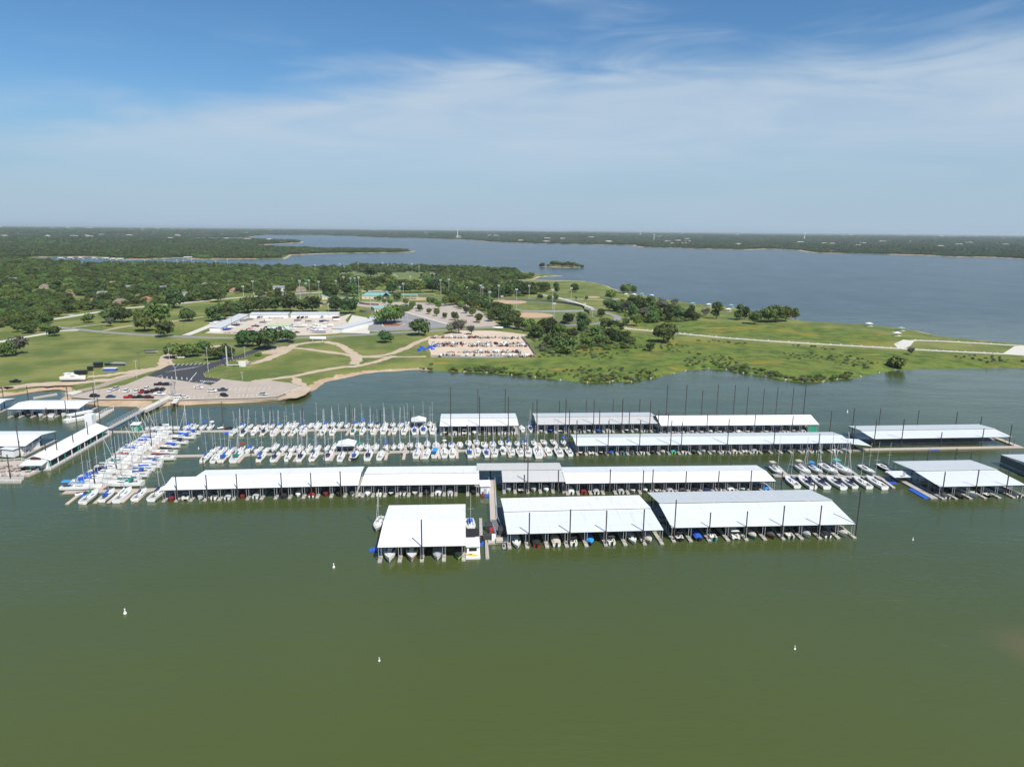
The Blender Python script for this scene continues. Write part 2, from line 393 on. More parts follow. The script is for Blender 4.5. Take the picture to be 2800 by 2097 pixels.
def build_water():
    m = bpy.data.materials.new('lake_water'); m.use_nodes = True; t = m.node_tree; L = t.links.new; b = t.nodes['Principled BSDF']
    ge = N(t, 'ShaderNodeNewGeometry')
    def nz(scale, det, rough, rot=0., st=(1, 1, 1), dist=0.):
        mp = N(t, 'ShaderNodeMapping'); mp.inputs['Rotation'].default_value = (0, 0, rot); mp.inputs['Scale'].default_value = st; L(ge.outputs['Position'], mp.inputs[0])
        n = N(t, 'ShaderNodeTexNoise'); n.inputs['Scale'].default_value = scale; n.inputs['Detail'].default_value = det; n.inputs['Roughness'].default_value = rough
        n.inputs['Distortion'].default_value = dist; L(mp.outputs[0], n.inputs[0]); return n.outputs[0]
    def mix(f, a, c):
        n = N(t, 'ShaderNodeMix', data_type='RGBA'); L(f, n.inputs[0])
        for i, v in ((6, a), (7, c)):
            if isinstance(v, tuple): n.inputs[i].default_value = (*v, 1)
            else: L(v, n.inputs[i])
        return n.outputs[2]
    silt = nz(0.012, 4, .55, .5, (1, .55, 1), .4)
    c = mix(SS(t, silt, .3, .7), (.045, .063, .021), (.056, .076, .024))
    sx = N(t, 'ShaderNodeSeparateXYZ'); L(ge.outputs['Position'], sx.inputs[0])
    near_y = M_(t, 'MULTIPLY_ADD', silt, 60., sx.outputs[1])
    c = mix(M_(t, 'SUBTRACT', 1.0, SS(t, near_y, 115, 300)), c, (.070, .090, .022))          # near water lightened: brightness of the steeper view put into the colour
    c = mix(SS(t, sx.outputs[1], 420, 900), c, (.026, .046, .042))                          # deeper open lake
    # the shoal off to the side: sand showing through shallow water
    sh = G(2830, 1772); d = N(t, 'ShaderNodeVectorMath', operation='DISTANCE'); L(ge.outputs['Position'], d.inputs[0]); d.inputs[1].default_value = sh
    c = mix(M_(t, 'SUBTRACT', 1.0, SS(t, M_(t, 'MULTIPLY_ADD', silt, 6., d.outputs['Value']), 3, 15)), c, (.102, .096, .033))
    L(c, b.inputs['Base Color'])
    b.inputs['IOR'].default_value = 1.333; b.inputs['Specular IOR Level'].default_value = .85
    wind = SS(t, sx.outputs[1], 380, 900)                      # sheltered marina -> open, wind-roughened lake
    L(M_(t, 'MULTIPLY_ADD', wind, .15, M_(t, 'MULTIPLY_ADD', silt, .08, .05)), b.inputs['Roughness'])
    w1 = nz(0.42, 3, .55, -.55, (.42, 1.5, 1), .3); w2 = nz(1.3, 3, .6, -.35, (.55, 1.4, 1)); w3 = nz(0.035, 3, .5, .2, (.6, 1.6, 1))
    calm = M_(t, 'MULTIPLY_ADD', SS(t, w3, .35, .7), .75, .4)
    h = M_(t, 'MULTIPLY', M_(t, 'ADD', M_(t, 'MULTIPLY', w1, 1.0), M_(t, 'MULTIPLY', w2, .35)), calm)
    bp = N(t, 'ShaderNodeBump'); L(M_(t, 'MULTIPLY_ADD', wind, .5, .42), bp.inputs['Strength']); bp.inputs['Distance'].default_value = .34
    L(h, bp.inputs['Height']); L(bp.outputs[0], b.inputs['Normal'])
    R = 60000.
    vs = [(R * math.sin(a), R * math.cos(a), 0) for a in [2 * math.pi * i / 64 for i in range(64)]]
    fs = [tuple(range(63, -1, -1))]
    tag(ob('lake_water', me_of('lake_water', vs, fs, m)), 'green brown lake water with fine ripples', kind='structure')
build_water()
# ------------------------------------------------------------------ roads, tracks, lots (structure)
def catmull(pts, n=5):
    out = []; P = [Vector(p) for p in pts]
    for i in range(len(P) - 1):
        p0, p1, p2, p3 = P[max(i - 1, 0)], P[i], P[i + 1], P[min(i + 2, len(P) - 1)]
        for k in range(n):
            t = k / n
            out.append(0.5 * ((2 * p1) + (p2 - p0) * t + (2 * p0 - 5 * p1 + 4 * p2 - p3) * t * t + (3 * p1 - p0 - 3 * p2 + p3) * t ** 3))
    return out + [P[-1]]
_lay = [0.0]
def lift():
    _lay[0] += 0.004; return LAND_Z + 0.03 + _lay[0]
def ribbon(name, px, w, m, wj=0.0, parent=None, z=None, skirt=0.5, n=5):
    pts = catmull([GL(*p) for p in px], n); z = z or lift(); rnd = random.Random(len(px) * 31 + int(px[0][0]))
    l, r = [], []
    for i, p in enumerate(pts):
        d = (pts[min(i + 1, len(pts) - 1)] - pts[max(i - 1, 0)]); d.z = 0; d.normalize(); s = Vector((-d.y, d.x, 0))
        l.append(p + s * (w / 2 + rnd.uniform(-wj, wj))); r.append(p - s * (w / 2 + rnd.uniform(-wj, wj)))
    vs = [(p.x, p.y, z) for q in zip(l, r) for p in q]; k = len(vs)
    vs += [(a, b, c - skirt) for a, b, c in vs]
    fs = [(2 * i, 2 * i + 1, 2 * i + 3, 2 * i + 2) for i in range(len(pts) - 1)]
    fs += [(2 * i + 2, 2 * i + 2 + k, 2 * i + k, 2 * i) for i in range(len(pts) - 1)] + [(2 * i + 1, 2 * i + 1 + k, 2 * i + 3 + k, 2 * i + 3) for i in range(len(pts) - 1)]
    o = ob(name, me_of(name, vs, fs, m), parent)
    if parent is None: tag(o, kind='structure')
    return o
def sheet(name, px, m, parent=None, z=None, skirt=0.5, jit=0.0, world=None):
    z = z or lift(); P = world or [tuple(GL(*p)[:2]) for p in px]
    if jit: P = smooth_poly(P, jit, 5)
    n = len(P); vs = [(x, y, z) for x, y in P] + [(x, y, z - skirt) for x, y in P]
    area = sum(P[i][0] * P[(i + 1) % n][1] - P[(i + 1) % n][0] * P[i][1] for i in range(n))
    f0 = tuple(range(n)) if area > 0 else tuple(range(n - 1, -1, -1))
    fs = [f0] + [(i, (i + 1) % n, n + (i + 1) % n, n + i) for i in range(n)]
    o = ob(name, me_of(name, vs, fs, m), parent)
    if parent is None: tag(o, kind='structure')
    return o
m_asph = mat('worn_asphalt', (.235, .232, .228), .9, var=.22, scale=.12, coords='Object')
m_asph_new = mat('fresh_asphalt', (.042, .044, .048), .85, var=.3, scale=.15)
m_conc = mat('lot_concrete', (.40, .34, .28), .9, var=.2, scale=.09)
m_conc2 = mat('path_concrete', (.56, .53, .47), .9, var=.14, scale=.2)
m_dirt = mat('caliche_dirt', (.46, .36, .265), .95, var=.26, scale=.1, bump=.4)
m_pink = mat('yard_dirt', (.55, .44, .33), .95, var=.2, scale=.06, bump=.3)
m_gravel = mat('yard_gravel', (.52, .45, .37), .95, var=.2, scale=.09, bump=.3)
m_clay = mat('infield_clay', (.45, .31, .195), .95, var=.12, scale=.2)
m_paint = mat('road_paint', (.72, .72, .70), .8)
m_red = mat('red_mulch', (.24, .085, .05), .95, var=.3, scale=.6)
m_turf = mat('park_turf', (.115, .15, .045), .95, var=.18, scale=.05)
# dirt tracks first (lowest)
ribbon('dirt_track', [(-140,1085),(0,1063),(18,1060),(90,1052),(170,1048),(253,1042),(325,1035),(400,1014),(453,1000),(452,985),(470,968),(541,953),(605,946)], 9, m_dirt, 1.2)
ribbon('dirt_track', [(196,896.5),(235,891),(275,886.5),(330,880)], 3, m_dirt, .5)
ribbon('dirt_track', [(282,904.5),(348,892),(410,885),(468,879),(557,866)], 4, m_dirt, .6)
ribbon('dirt_track', [(661,985),(683,993.5),(723,984.5),(773,963),(801,945),(845,937),(890,935),(928,943),(950,957.6),(972,971.8),(976,986),(966,997)], 7, m_dirt, 1.2)
ribbon('dirt_track', [(790,950),(858,957),(937,968),(985,975),(1048,971.5),(1095,957.6),(1143,936),(1182,921)], 6, m_dirt, 1.0)
ribbon('dirt_track', [(985,977),(1067,976.5),(1165,974.5)], 4, m_dirt, .6)
ribbon('dirt_track', [(1075,973),(1050,982),(1016,992),(975,1001),(934,1004),(877,1013),(804,1028),(732,1038),(690,1043)], 5.5, m_dirt, .8)
ribbon('dirt_track', [(730,968),(760,955),(790,948)], 12, m_dirt, 2.0)
sheet('dirt_apron', [(793,1030),(822,1036),(838,1052),(852,1063),(838,1076),(812,1086),(760,1090),(800,1068),(826,1057),(800,1046)], m_dirt, jit=.06)
ribbon('bare_strip', [(395,1009),(340,1020),(280,1027),(240,1030)], 7, m_dirt, 2.0)
# concrete lot by the water, fresh asphalt inset
sheet('concrete_lot', [(195,1086),(225,1075),(260,1066),(342,1053),(402,1028),(520,1042),(605,1036),(676,1044),(735,1040),(800,1048),(826,1058),(757,1084),(700,1087.6),(600,1090),(478,1093),(418,1092),(263,1091.5),(225,1088)], m_conc, skirt=1.6)
sheet('boat_ramp', [(176,1075),(217,1067),(226,1070),(199,1080)], m_conc2, skirt=2.0)
ribbon('ramp_lane', [(361,1029),(310,1043),(271,1057),(217,1068)], 6, mat('lane_gravel', (.33, .27, .21), .95, var=.2, scale=.2), .3)
sheet('asphalt_lot', [(402,1028),(463,998.5),(520,996),(562,994.5),(590,989),(615,982),(648,973),(678,965),(684,970),(655,980),(630,987),(600,1000),(580,1008.6),(556,1022),(560,1031),(605,1037.5),(575,1054),(516,1044)], m_asph_new)
ribbon('asphalt_road', [(672,969),(700,958),(720,948),(750,938),(775,930),(800,925)], 7, m_asph_new)
# main road and the roads behind it
ribbon('park_road', [(149,894),(205,900),(272,907),(350,913),(430,917.5),(560,923),(658,925),(730,926),(801,924.5),(890,921),(985,916),(1080,910),(1175,905.5),(1222,902),(1333,896),(1400,893),(1470,890),(1520,889),(1577,888.6),(1621,886),(1669,880),(1689,872),(1682,863.5),(1653,854.7),(1621,845),(1596,836.5),(1565,827),(1533,818),(1500,808)], 7.5, m_asph, n=6)
ribbon('side_road', [(120,876),(142,873.5),(190,866.5),(246,857),(300,849),(352,842.5),(405,838),(449,834),(540,825),(620,817),(680,812),(760,806),(850,801),(960,797),(1060,795)], 7, m_conc2, n=6)
ribbon('side_road', [(-60,946),(16,932),(63,923),(100,917),(133,911),(164,905),(215,903)], 6.5, m_conc2)
ribbon('storage_drive', [(508,917),(530,909),(560,897),(590,884),(620,872),(650,862)], 7, m_conc2)
ribbon('shore_path', [(1660,884),(1707,897.5),(1789,905.5),(1849,911.5),(1910,917),(1970,923),(2100,932.5),(2258,942),(2345,947),(2432,951.5),(2505,956),(2620,962),(2739,967.5),(2830,973),(3000,982)], 4.6, m_conc2)
ribbon('shore_path', [(2490,933),(2505,931),(2570,933),(2638,936.5),(2700,940),(2765,944),(2850,948)], 4.4, m_conc2)
sheet('path_pad', [(2444,941),(2470,929),(2500,932),(2490,945),(2474,953),(2455,952)], m_conc2)
sheet('path_pad', [(2774,947),(2860,944),(2860,977),(2770,969),(2742,967)], m_conc2)
ribbon('shore_path', [(1400,767),(1450,766.5),(1530,768),(1600,770)], 5, m_conc2)
ribbon('shore_path', [(1533,818),(1580,819),(1650,820),(1690,818)], 3, m_conc2)
ribbon('park_walk', [(1620,842),(1590,832),(1550,820),(1520,813),(1480,806)], 4.5, m_conc2)
ribbon('park_walk', [(930,747),(985,744),(1050,741),(1120,743),(1160,747)], 5, m_conc2)
# boat storage yard, aprons, grey lot, big lot
sheet('storage_yard', [(560,911),(600,890),(640,875),(676,864),(690,869),(930,867),(960,858),(936,909),(918,912.5),(850,916),(795,918.5),(687,915)], m_gravel, jit=.02)
sheet('storage_apron', [(936,910),(1010,912.5),(1013,895),(1004,869),(963,862)], m_conc2)
sheet('grey_lot', [(1013,865.5),(1111,854.5),(1222,886.5),(1219,896),(1100,903.5),(1032,907),(1004,904)], m_asph)
sheet('mulch_island', [(1043,882),(1108,886.5),(1090,893),(1048,893)], m_red)
sheet('pale_lot', [(1104,852),(1130,838),(1165,831),(1270,830),(1300,842),(1362,886),(1352,892),(1301,895),(1226,887),(1113,854)], m_conc)
sheet('trailer_yard', [(1173,928),(1225,913),(1262,904),(1350,905),(1441,915),(1428,922),(1466,974),(1300,976),(1178,976)], m_pink, jit=.015)
sheet('playground_floor', [(880,826),(935,823),(970,826),(1120,826),(1180,830),(1120,836),(1000,840),(960,834),(900,836)], m_conc)
# ball fields: turf, clay, pale lines
def field(cx, cy, rx, ry, ang0, name='ball_field'):
    c = GL(cx, cy); s = mpp(cx, cy); W = rx * s; a = math.radians(ang0); P = []
    P = [(c.x, c.y)] + [(c.x + math.cos(a + math.radians(t)) * W, c.y + math.sin(a + math.radians(t)) * W) for t in range(-50, 51, 10)]
    f = sheet(name, None, m_turf, world=P); W2 = W * .36
    q = (c.x + math.cos(a) * W2 * .62, c.y + math.sin(a) * W2 * .62)
    sheet('infield', None, m_clay, parent=f, z=lift(), world=[(q[0] + math.cos(t / 14 * math.pi * 2) * W2, q[1] + math.sin(t / 14 * math.pi * 2) * W2) for t in range(14)])
    return f
field(1110, 818, 118, 0, 15); field(1418, 863, 165, 0, 15); field(860, 838, 110, 0, 150); field(1360, 828, 150, 0, 40); field(1620, 814, 60, 0, 90)
sheet('far_field', [(930,752),(1000,744),(1120,743),(1160,747),(1120,758),(1040,764),(960,768)], m_turf)
# painted bays: each line its own sheet
def stripe(a, b, w, parent, mt=None, zl=None):
    p, q = GL(*a), GL(*b); d = (q - p).normalized(); s = Vector((-d.y, d.x, 0)) * w / 2; z = zl or lift()
    o = ob('marking', me_of('marking', [(v.x, v.y, z) for v in (p + s, p - s, q - s, q + s)], [(0, 3, 2, 1)], mt or m_paint), parent)
    return o
LOT = bpy.data.objects['asphalt_lot']; CLOT = bpy.data.objects['concrete_lot']; GLOT = bpy.data.objects['grey_lot']; PLOT = bpy.data.objects['pale_lot']
zl = lift(); zl2 = lift()
Lz = lambda x, y: (200 + .25316 * x, 920 + .25316 * y)
for i in range(9): stripe(Lz(1075 + 47 * i, 322 - i * 2), Lz(1100 + 47 * i, 300 - i * 2), .3, LOT, zl=zl)
for x in (960, 1013, 1065, 1118, 1173, 1228, 1277): stripe(Lz(x, 432 + (x - 960) * .05), Lz(x + 3, 458 + (x - 960) * .05), .3, LOT, zl=zl)
for i in range(8): stripe(Lz(1000 + 40 * i, 390 - 6 * i), Lz(1110 + 40 * i, 362 - 6 * i), .22, LOT, zl=zl)
for i in range(8): stripe(Lz(1370 + 22 * i, 476 + 1.5 * i), Lz(1390 + 22 * i, 494 + .6 * i), .3, LOT, zl=zl)
stripe(Lz(905, 440), Lz(960, 420), .3, LOT, zl=zl); stripe(Lz(1250, 492), Lz(1335, 390), .3, LOT, zl=zl); stripe(Lz(1320, 497), Lz(1480, 530), .3, LOT, zl=zl); stripe(Lz(1380, 517), Lz(1430, 488), .3, LOT, zl=zl2)
for i in range(14): stripe(Lz(500 + 42 * i, 566 + 1.5 * i), Lz(496 + 42 * i, 606 + 1.5 * i), .2, CLOT, zl=zl)
for i in range(12): stripe(Lz(1560 + 52 * i, 560 - 1.0 * i), Lz(1530 + 52 * i, 590 - 1.0 * i), .2, CLOT, zl=zl)
for i in range(20): stripe(Lz(1120 + 48 * i, 664 - 2 * i), Lz(1113 + 48 * i, 682 - 2 * i), .2, CLOT, zl=zl)
for i in range(5): stripe(Lz(300 + i * 400, 540 - 6 * i), Lz(250 + i * 400, 668), .12, CLOT, mat('joint_tar', (.2, .18, .16), .9), zl=zl2)
for r0, r1, n in (((1050, 897), (1208, 888), 20), ((1070, 868), (1180, 884), 18), ((1030, 868), (1108, 859), 14)):
    for i in range(n):
        x = r0[0] + (r1[0] - r0[0]) * i / n; y = r0[1] + (r1[1] - r0[1]) * i / n; stripe((x, y), (x + 6, y + 4), .22, GLOT, zl=zl)
for k in range(4):
    for i in range(16):
        x = 1150 + 14 * k + 9 * i; y = 845 + 9 * k + .5 * i; stripe((x, y), (x + 4, y + 3.4), .22, PLOT, zl=zl)
# kerbs
def kerb(px, name='kerb', w=.4, h=.14, parent=None):
    pts = [GL(*p) for p in px]; b = MB()
    for p, q in zip(pts[:-1], pts[1:]):
        b.bar((p.x, p.y, LAND_Z + .14), (q.x, q.y, LAND_Z + .14), w, .3)
    return b.obj(name, m_conc2, parent)
kerb([(1032,907),(1004,904),(1013,865.5),(1040,862.5)], parent=GLOT, w=1.0); kerb([(1111,854.5),(1222,886.5)], parent=GLOT, w=3.0); kerb([(1043,882),(1108,886.5),(1090,893),(1048,893),(1043,882)], parent=GLOT, w=.9)
kerb([(195,1086),(225,1088.3),(263,1091.8),(418,1092.2),(478,1093.3),(600,1090.2),(700,1087.8),(757,1084.2),(826,1058)], parent=CLOT)
# ------------------------------------------------------------------ covered docks
def roof_mat(name, col, ang, rib=.28, rough=.45, dirt=.05):
    if name in MATS: return MATS[name]
    m = mat(name, col, rough, var=dirt, scale=.12); t = m.node_tree; b = t.nodes['Principled BSDF']
    tc = N(t, 'ShaderNodeTexCoord'); w = N(t, 'ShaderNodeTexWave', wave_type='BANDS', bands_direction='X'); w.inputs['Scale'].default_value = rib
    t.links.new(tc.outputs['Object'], w.inputs[0])
    r = N(t, 'ShaderNodeMapRange'); t.links.new(w.outputs['Fac'], r.inputs[0]); r.inputs[1].default_value = .85; r.inputs[2].default_value = 1.0
    bp = N(t, 'ShaderNodeBump'); bp.inputs['Strength'].default_value = .35; bp.inputs['Distance'].default_value = .06
    t.links.new(r.outputs[0], bp.inputs['Height']); t.links.new(bp.outputs[0], b.inputs['Normal'])
    # seam lines: grime along each rib and across the sheet lap
    w2 = N(t, 'ShaderNodeTexWave', wave_type='BANDS', bands_direction='Y'); w2.inputs['Scale'].default_value = .043; t.links.new(tc.outputs['Object'], w2.inputs[0])
    sx_ = N(t, 'ShaderNodeTexWave', wave_type='BANDS', bands_direction='X'); sx_.inputs['Scale'].default_value = .085; t.links.new(tc.outputs['Object'], sx_.inputs[0])
    mp = N(t, 'ShaderNodeMapping'); mp.inputs['Scale'].default_value = (.9, .07, 1); t.links.new(tc.outputs['Object'], mp.inputs[0]); nz = N(t, 'ShaderNodeTexNoise'); nz.inputs['Scale'].default_value = 1.0; nz.inputs['Detail'].default_value = 6; t.links.new(mp.outputs[0], nz.inputs[0])
    g_ = M_(t, 'ADD', M_(t, 'MULTIPLY', SS(t, w2.outputs['Fac'], .985, 1.0), .11), M_(t, 'ADD', M_(t, 'MULTIPLY', SS(t, sx_.outputs['Fac'], .96, 1.0), .07), M_(t, 'MULTIPLY', SS(t, nz.outputs[0], .5, .8), .16)))
    mx = N(t, 'ShaderNodeMix', data_type='RGBA'); t.links.new(g_, mx.inputs[0]); src = b.inputs['Base Color'].links[0].from_socket; t.links.new(src, mx.inputs[6]); mx.inputs[7].default_value = (.22, .21, .19, 1); t.links.new(mx.outputs[2], b.inputs['Base Color'])
    return m
R_WHITE = roof_mat('roof_white', (.735, .745, .75), 0); R_COOL = roof_mat('roof_cool_white', (.62, .655, .67), 0)
R_GREY = roof_mat('roof_galvanised', (.50, .535, .55), 0); R_WARM = roof_mat('roof_warm_grey', (.54, .535, .515), 0)
m_post = mat('galvanised_post', (.42, .43, .43), .55, .3); m_dark = mat('dark_steel', (.045, .043, .042), .6)
m_rust = mat('piling_steel', (.055, .045, .042), .75, var=.3, scale=.5, randv=.2)
m_plank = mat('dock_planks', (.40, .37, .335), .9, var=.22, scale=1.2, randv=.1)
m_tan = mat('dock_tan_planks', (.47, .40, .34), .9, var=.2, scale=1.2, randv=.1)
m_white = mat('white_paint', (.78, .78, .77), .5); m_float = mat('float_grey', (.16, .16, .16), .8)
m_blue = mat('blue_plastic', (.03, .11, .52), .5); m_green = mat('green_paint', (.03, .30, .19), .6)
POST = MB().box(-.07, .07, -.07, .07, -.3, 1).me('post', m_post)
def mast_px(x, y, ground):
    """height of a vertical thing standing at `ground` whose top the photo shows at row y"""
    d = _f * F_PX + _r * (x - CX) - _u * (y - CY)
    k = ground.y / d.y
    return CAM_H + d.z * k
STRUT = MB().box(-.05, .05, -.05, .05, -.2, .85).me('ridge_strut', m_dark)
PILE = MB().cone((0, 0, -1.2), (0, 0, 1), .19, .19, 8).me('piling', m_rust, True)
def piling(parent, loc, h, r=1.0):
    o = ob('piling', PILE, parent, loc=loc); o.scale = (r, r, h); return o
def frame_of(a, b, d):
    """dock frame: origin a, x along a->b, y to the back"""
    x = (b - a); x.z = 0; L = x.length; rz = math.atan2(x.y, x.x)
    inv = Matrix.Rotation(-rz, 3, 'Z')
    D = abs((inv @ (d - a)).y)
    return L, D, rz
DOCKS = {}
def covered_dock(key, label, fl, fr, bl, bays, roof=R_WHITE, roof_back=None, rise=1.0, ez=4.2, gap=0.0, front=(), back=(), fing=None, over=1.0, deck=m_plank, backlen=None, skip_front=False, back_bays=None, back_x0=0.0, length=None):
    A, B, D_ = G(*fl, ez), G(*fr, ez), G(*bl, ez)
    L, D, rz = frame_of(A, B, D_)
    if length: L = length
    root = empty('covered_dock', (A.x, A.y, 0), rz)
    tag(root, label, 'boat dock', 'covered boat docks of the marina')
    rb = Matrix.Rotation(-rz, 3, 'Z'); yb = D / 2; x0b = back_x0
    zr = ez + rise
    MB().slab([(0, -.25, ez), (L, -.25, ez), (L, yb, zr), (0, yb, zr)], .09).obj('roof_slope', roof, root)
    MB().slab([(x0b, yb - (.3 if gap else -.01), zr + gap + .03), (L, yb - (.3 if gap else -.01), zr + gap + .03), (L, D, ez + gap * .3), (x0b, D, ez + gap * .3)], .09).obj('roof_slope', roof_back or roof, root)
    if gap:
        for i in range(int(L / 6) + 1): ob('ridge_strut', STRUT, root, loc=(i * 6 + .1, yb, zr)).scale.z = gap
    # fascia beams and trusses
    MB().box(.02, L - .02, .05, .17, ez - .42, ez - .12).obj('fascia_beam', m_dark, root)
    MB().box(x0b + .02, L - .02, D - .2, D - .08, ez - .42, ez - .16).obj('fascia_beam', m_dark, root)
    n = bays; w = L / n; fl_ = fing or min(D * .44, 11.5)
    fm = MB().box(-.55, .55, -over, fl_, .08, .48).add(*_floats(over, fl_)).me('finger', deck)
    tm = MB().bar((0, .2, ez - .25), (0, yb, zr - .2), .09).bar((0, yb, zr - .2), (0, D - .2, ez - .25), .09).bar((0, .2, ez - .75), (0, D - .2, ez - .75), .08)
    for k in range(int(D / 3)):
        y = .5 + k * 3; tm.bar((0, y, ez - .75), (0, min(y + 1.4, D - .4), ez - .2 + rise * (1 - abs(min(y + 1.4, D - .4) - yb) / yb) - .1), .05)
    tm = tm.me('truss', m_dark)
    for i in range(n + 1):
        x = min(max(i * w, .6), L - .6)
        if not skip_front:
            ob('finger', fm, root, loc=(x, 0, 0))
            for y in (-over * .2 + .3, fl_ * .5):
                for sx in (-.38, .38):
                    o = ob('post', POST, root, loc=(x + sx, y, .4)); o.scale.z = ez - .7 + (rise * y / yb if y > 0 else 0) - .1
        ob('truss', tm, root, loc=(x + .1, 0, 0))
    MB().box(.3, L - .3, yb - 1.1, yb + 1.1, .1, .5).obj('walkway', deck, root)
    nb = back_bays if back_bays is not None else max(n // 2, 2)
    bm_ = MB().box(-.5, .5, yb + 1.1, D - .2, .08, .48).me('finger', deck)
    for i in range(nb + 1):
        x = x0b + .6 + (L - x0b - 1.2) * i / nb
        ob('finger', bm_, root, loc=(x, 0, 0)); o = ob('post', POST, root, loc=(x, D - .4, .4)); o.scale.z = ez - .7
    for lst, yl in ((front, -.45), (back, D + .45)):
        for px, py in lst:
            base = _on_line(A, rz, yl, px); h = mast_px(px, py, base)
            lx = (rb @ (base - Vector((A.x, A.y, base.z)))).x
            piling(root, (lx, yl, 0), max(h, 5.0)); c = MB().box(-.35, .35, -.3, .3, 0, .35)
    DOCKS[key] = dict(root=root, L=L, D=D, rz=rz, w=w, A=A, n=n, fl=fl_, over=over, ez=ez)
    return root
def _floats(over, fl_):
    b = MB()
    for k in range(3):
        y = -over + .3 + k * (fl_ + over - 1.6) / 2; b.box(-.5, .5, y, y + 1.2, -.25, .08)
    return b.v, b.f
def _on_line(A, rz, yl, px):
    """point of the line y=yl of a dock frame seen in column px (at about eave height)"""
    dx, dy = Vector((math.cos(rz), math.sin(rz), 0)), Vector((-math.sin(rz), math.cos(rz), 0))
    o = Vector((A.x, A.y, 4.0)) + dy * yl; lo, hi = -80., 250.
    def col(s):
        d = o + dx * s - Vector((0, 0, CAM_H)); return CX + F_PX * d.dot(_r) / d.dot(_f)
    for _ in range(48):
        m = (lo + hi) / 2
        if col(m) < px: lo = m
        else: hi = m
    p = o + dx * lo; p.z = 0
    return p
covered_dock('B1', 'squarish white roofed dock standing alone nearest the camera, two cruisers bow out', (1032.2,1494.8), (1273.4,1490), (1059.4,1381.3), 4, R_WHITE, rise=1.05,
    front=[(1153.4,1420.8)], back=[(1166,1338)], over=1.6)
covered_dock('B2', 'white dock with a split ridge roof in the nearest row, right of the long gangway', (1387,1459), (1813.9,1447.5), (1383,1362.3), 8, R_COOL, R_WHITE, rise=.95, gap=.3,
    front=[(1447,1402),(1558.5,1392.6),(1657,1395.6),(1759,1392.6)], back=[(1433,1298),(1525.6,1284.8),(1666.5,1282.9),(1756.7,1286)], over=1.6)
covered_dock('B3', 'largest white dock of the nearest row with a greyer rear roof slope', (1836,1441.5), (2339,1431.8), (1775.5,1346.3), 10, R_COOL, R_GREY, rise=1.75, gap=.3,
    front=[(1844.6,1366.7),(1940.4,1400.8),(2040.7,1397.8),(2140,1382.4),(2241,1381.8),(2343,1343)], back=[(1783,1283.8),(1873.7,1288.6),(1962.7,1288),(2051,1286),(2137,1316),(2225.6,1318)], over=1.6)
covered_dock('C1', 'long white dock with a stepped left end beside the slanting sailboat pier', (441.5,1339.2), (980,1325.6), (454,1287.5), 14, R_WHITE, rise=1.0, back_x0=8.0,
    front=[(483.3,1295.8),(565.8,1299),(648.5,1295.8),(770,1292.7),(851,1293),(931.5,1288.8)], back=[(557,1251),(623,1250),(689,1230),(791,1256),(888,1180),(952.5,1222)])
covered_dock('C2', 'white dock with a dark ridge line between two narrow gaps in the second row', (985.8,1326.5), (1310.8,1322.7), (1007,1276.8), 10, R_WHITE, rise=.65, gap=.25,
    back=[(1121.8,1219),(1277.5,1162)])
covered_dock('C3', 'short dock with a dull grey roof in the middle of the second row', (1374,1317.3), (1547.2,1316), (1371,1266.5), 5, R_WARM, R_WARM, rise=.65, gap=.25, back_x0=-9.0,
    front=[(1443,1255)], back=[(1340.8,1240),(1434,1214)])
covered_dock('C4', 'long white dock joined to the grey roofed one, ending at the right sailboats', (1547.2,1320.8), (2120.6,1314.5), (1537.7,1276.8), 17, R_WHITE, R_COOL, rise=.75,
    back=[(1658,1220.5),(1847,1243),(1998,1223.7)])
covered_dock('D1', 'longest pale dock in the third row with dark pilings along both eaves', (1575,1218), (2329,1210.4), (1555,1187.3), 27, R_COOL, R_GREY, rise=.85,
    front=[(1576,1148.7),(1662.7,1148.4),(1748.7,1148.4),(1833.5,1150),(1863,1154),(1989,1146),(2116,1170),(2239,1185),(2333,1164)],
    back=[(1556,1120),(1638,1120.8),(1719,1122.4),(1798.7,1121.8),(1825,1127.8),(1931.6,1132.8),(2062,1135),(2164.9,1136.6),(2268.7,1124)])
covered_dock('E1', 'short white dock at the left of the farthest row with three tall pilings', (1202.2,1165), (1418.4,1163), (1203.8,1131.9), 8, R_WHITE, R_COOL, rise=.6, gap=.22,
    front=[(1232.6,1059),(1311.4,1084),(1389.9,1084)], back=[(1307,1064),(1381.3,1063)])
covered_dock('E2', 'grey white dock in the middle of the farthest row with many pilings', (1467,1160.4), (1808.2,1157.2), (1452.2,1130.3), 13, R_WARM, R_GREY, rise=.7, gap=.22,
    front=[(1467.7,1093),(1546.5,1091.7),(1623,1094.6),(1700.6,1091.4),(1776.6,1094.6)], back=[(1457,1100),(1529.7,1096),(1603,1094),(1676,1093),(1748.7,1092)])
covered_dock('E3', 'brightest white dock at the right of the farthest row with a green end wall', (1806.7,1163.5), (2239.9,1160.4), (1794,1136.6), 17, R_WHITE, rise=2.3,
    back=[(1821.5,1053.4),(1873.7,1052.8),(1917.7,1067.7),(1959,1051),(2005,1053),(2041,1058.5),(2084.5,1064),(2121,1059),(2164,1060.7),(2196.5,1052.8)])
covered_dock('F1', 'pale dock with an open railed walkway along its front, right of the third row', (2388,1199.3), (2766,1193.6), (2321.5,1165), 12, R_COOL, R_GREY, rise=.6, gap=.28, skip_front=True,
    front=[(2391,1148),(2466,1146.8),(2573.7,1181.6),(2687,1171.5),(2762,1160.4)], back=[(2331.6,1117),(2403,1117),(2508,1122),(2613.6,1126),(2681.6,1138)])
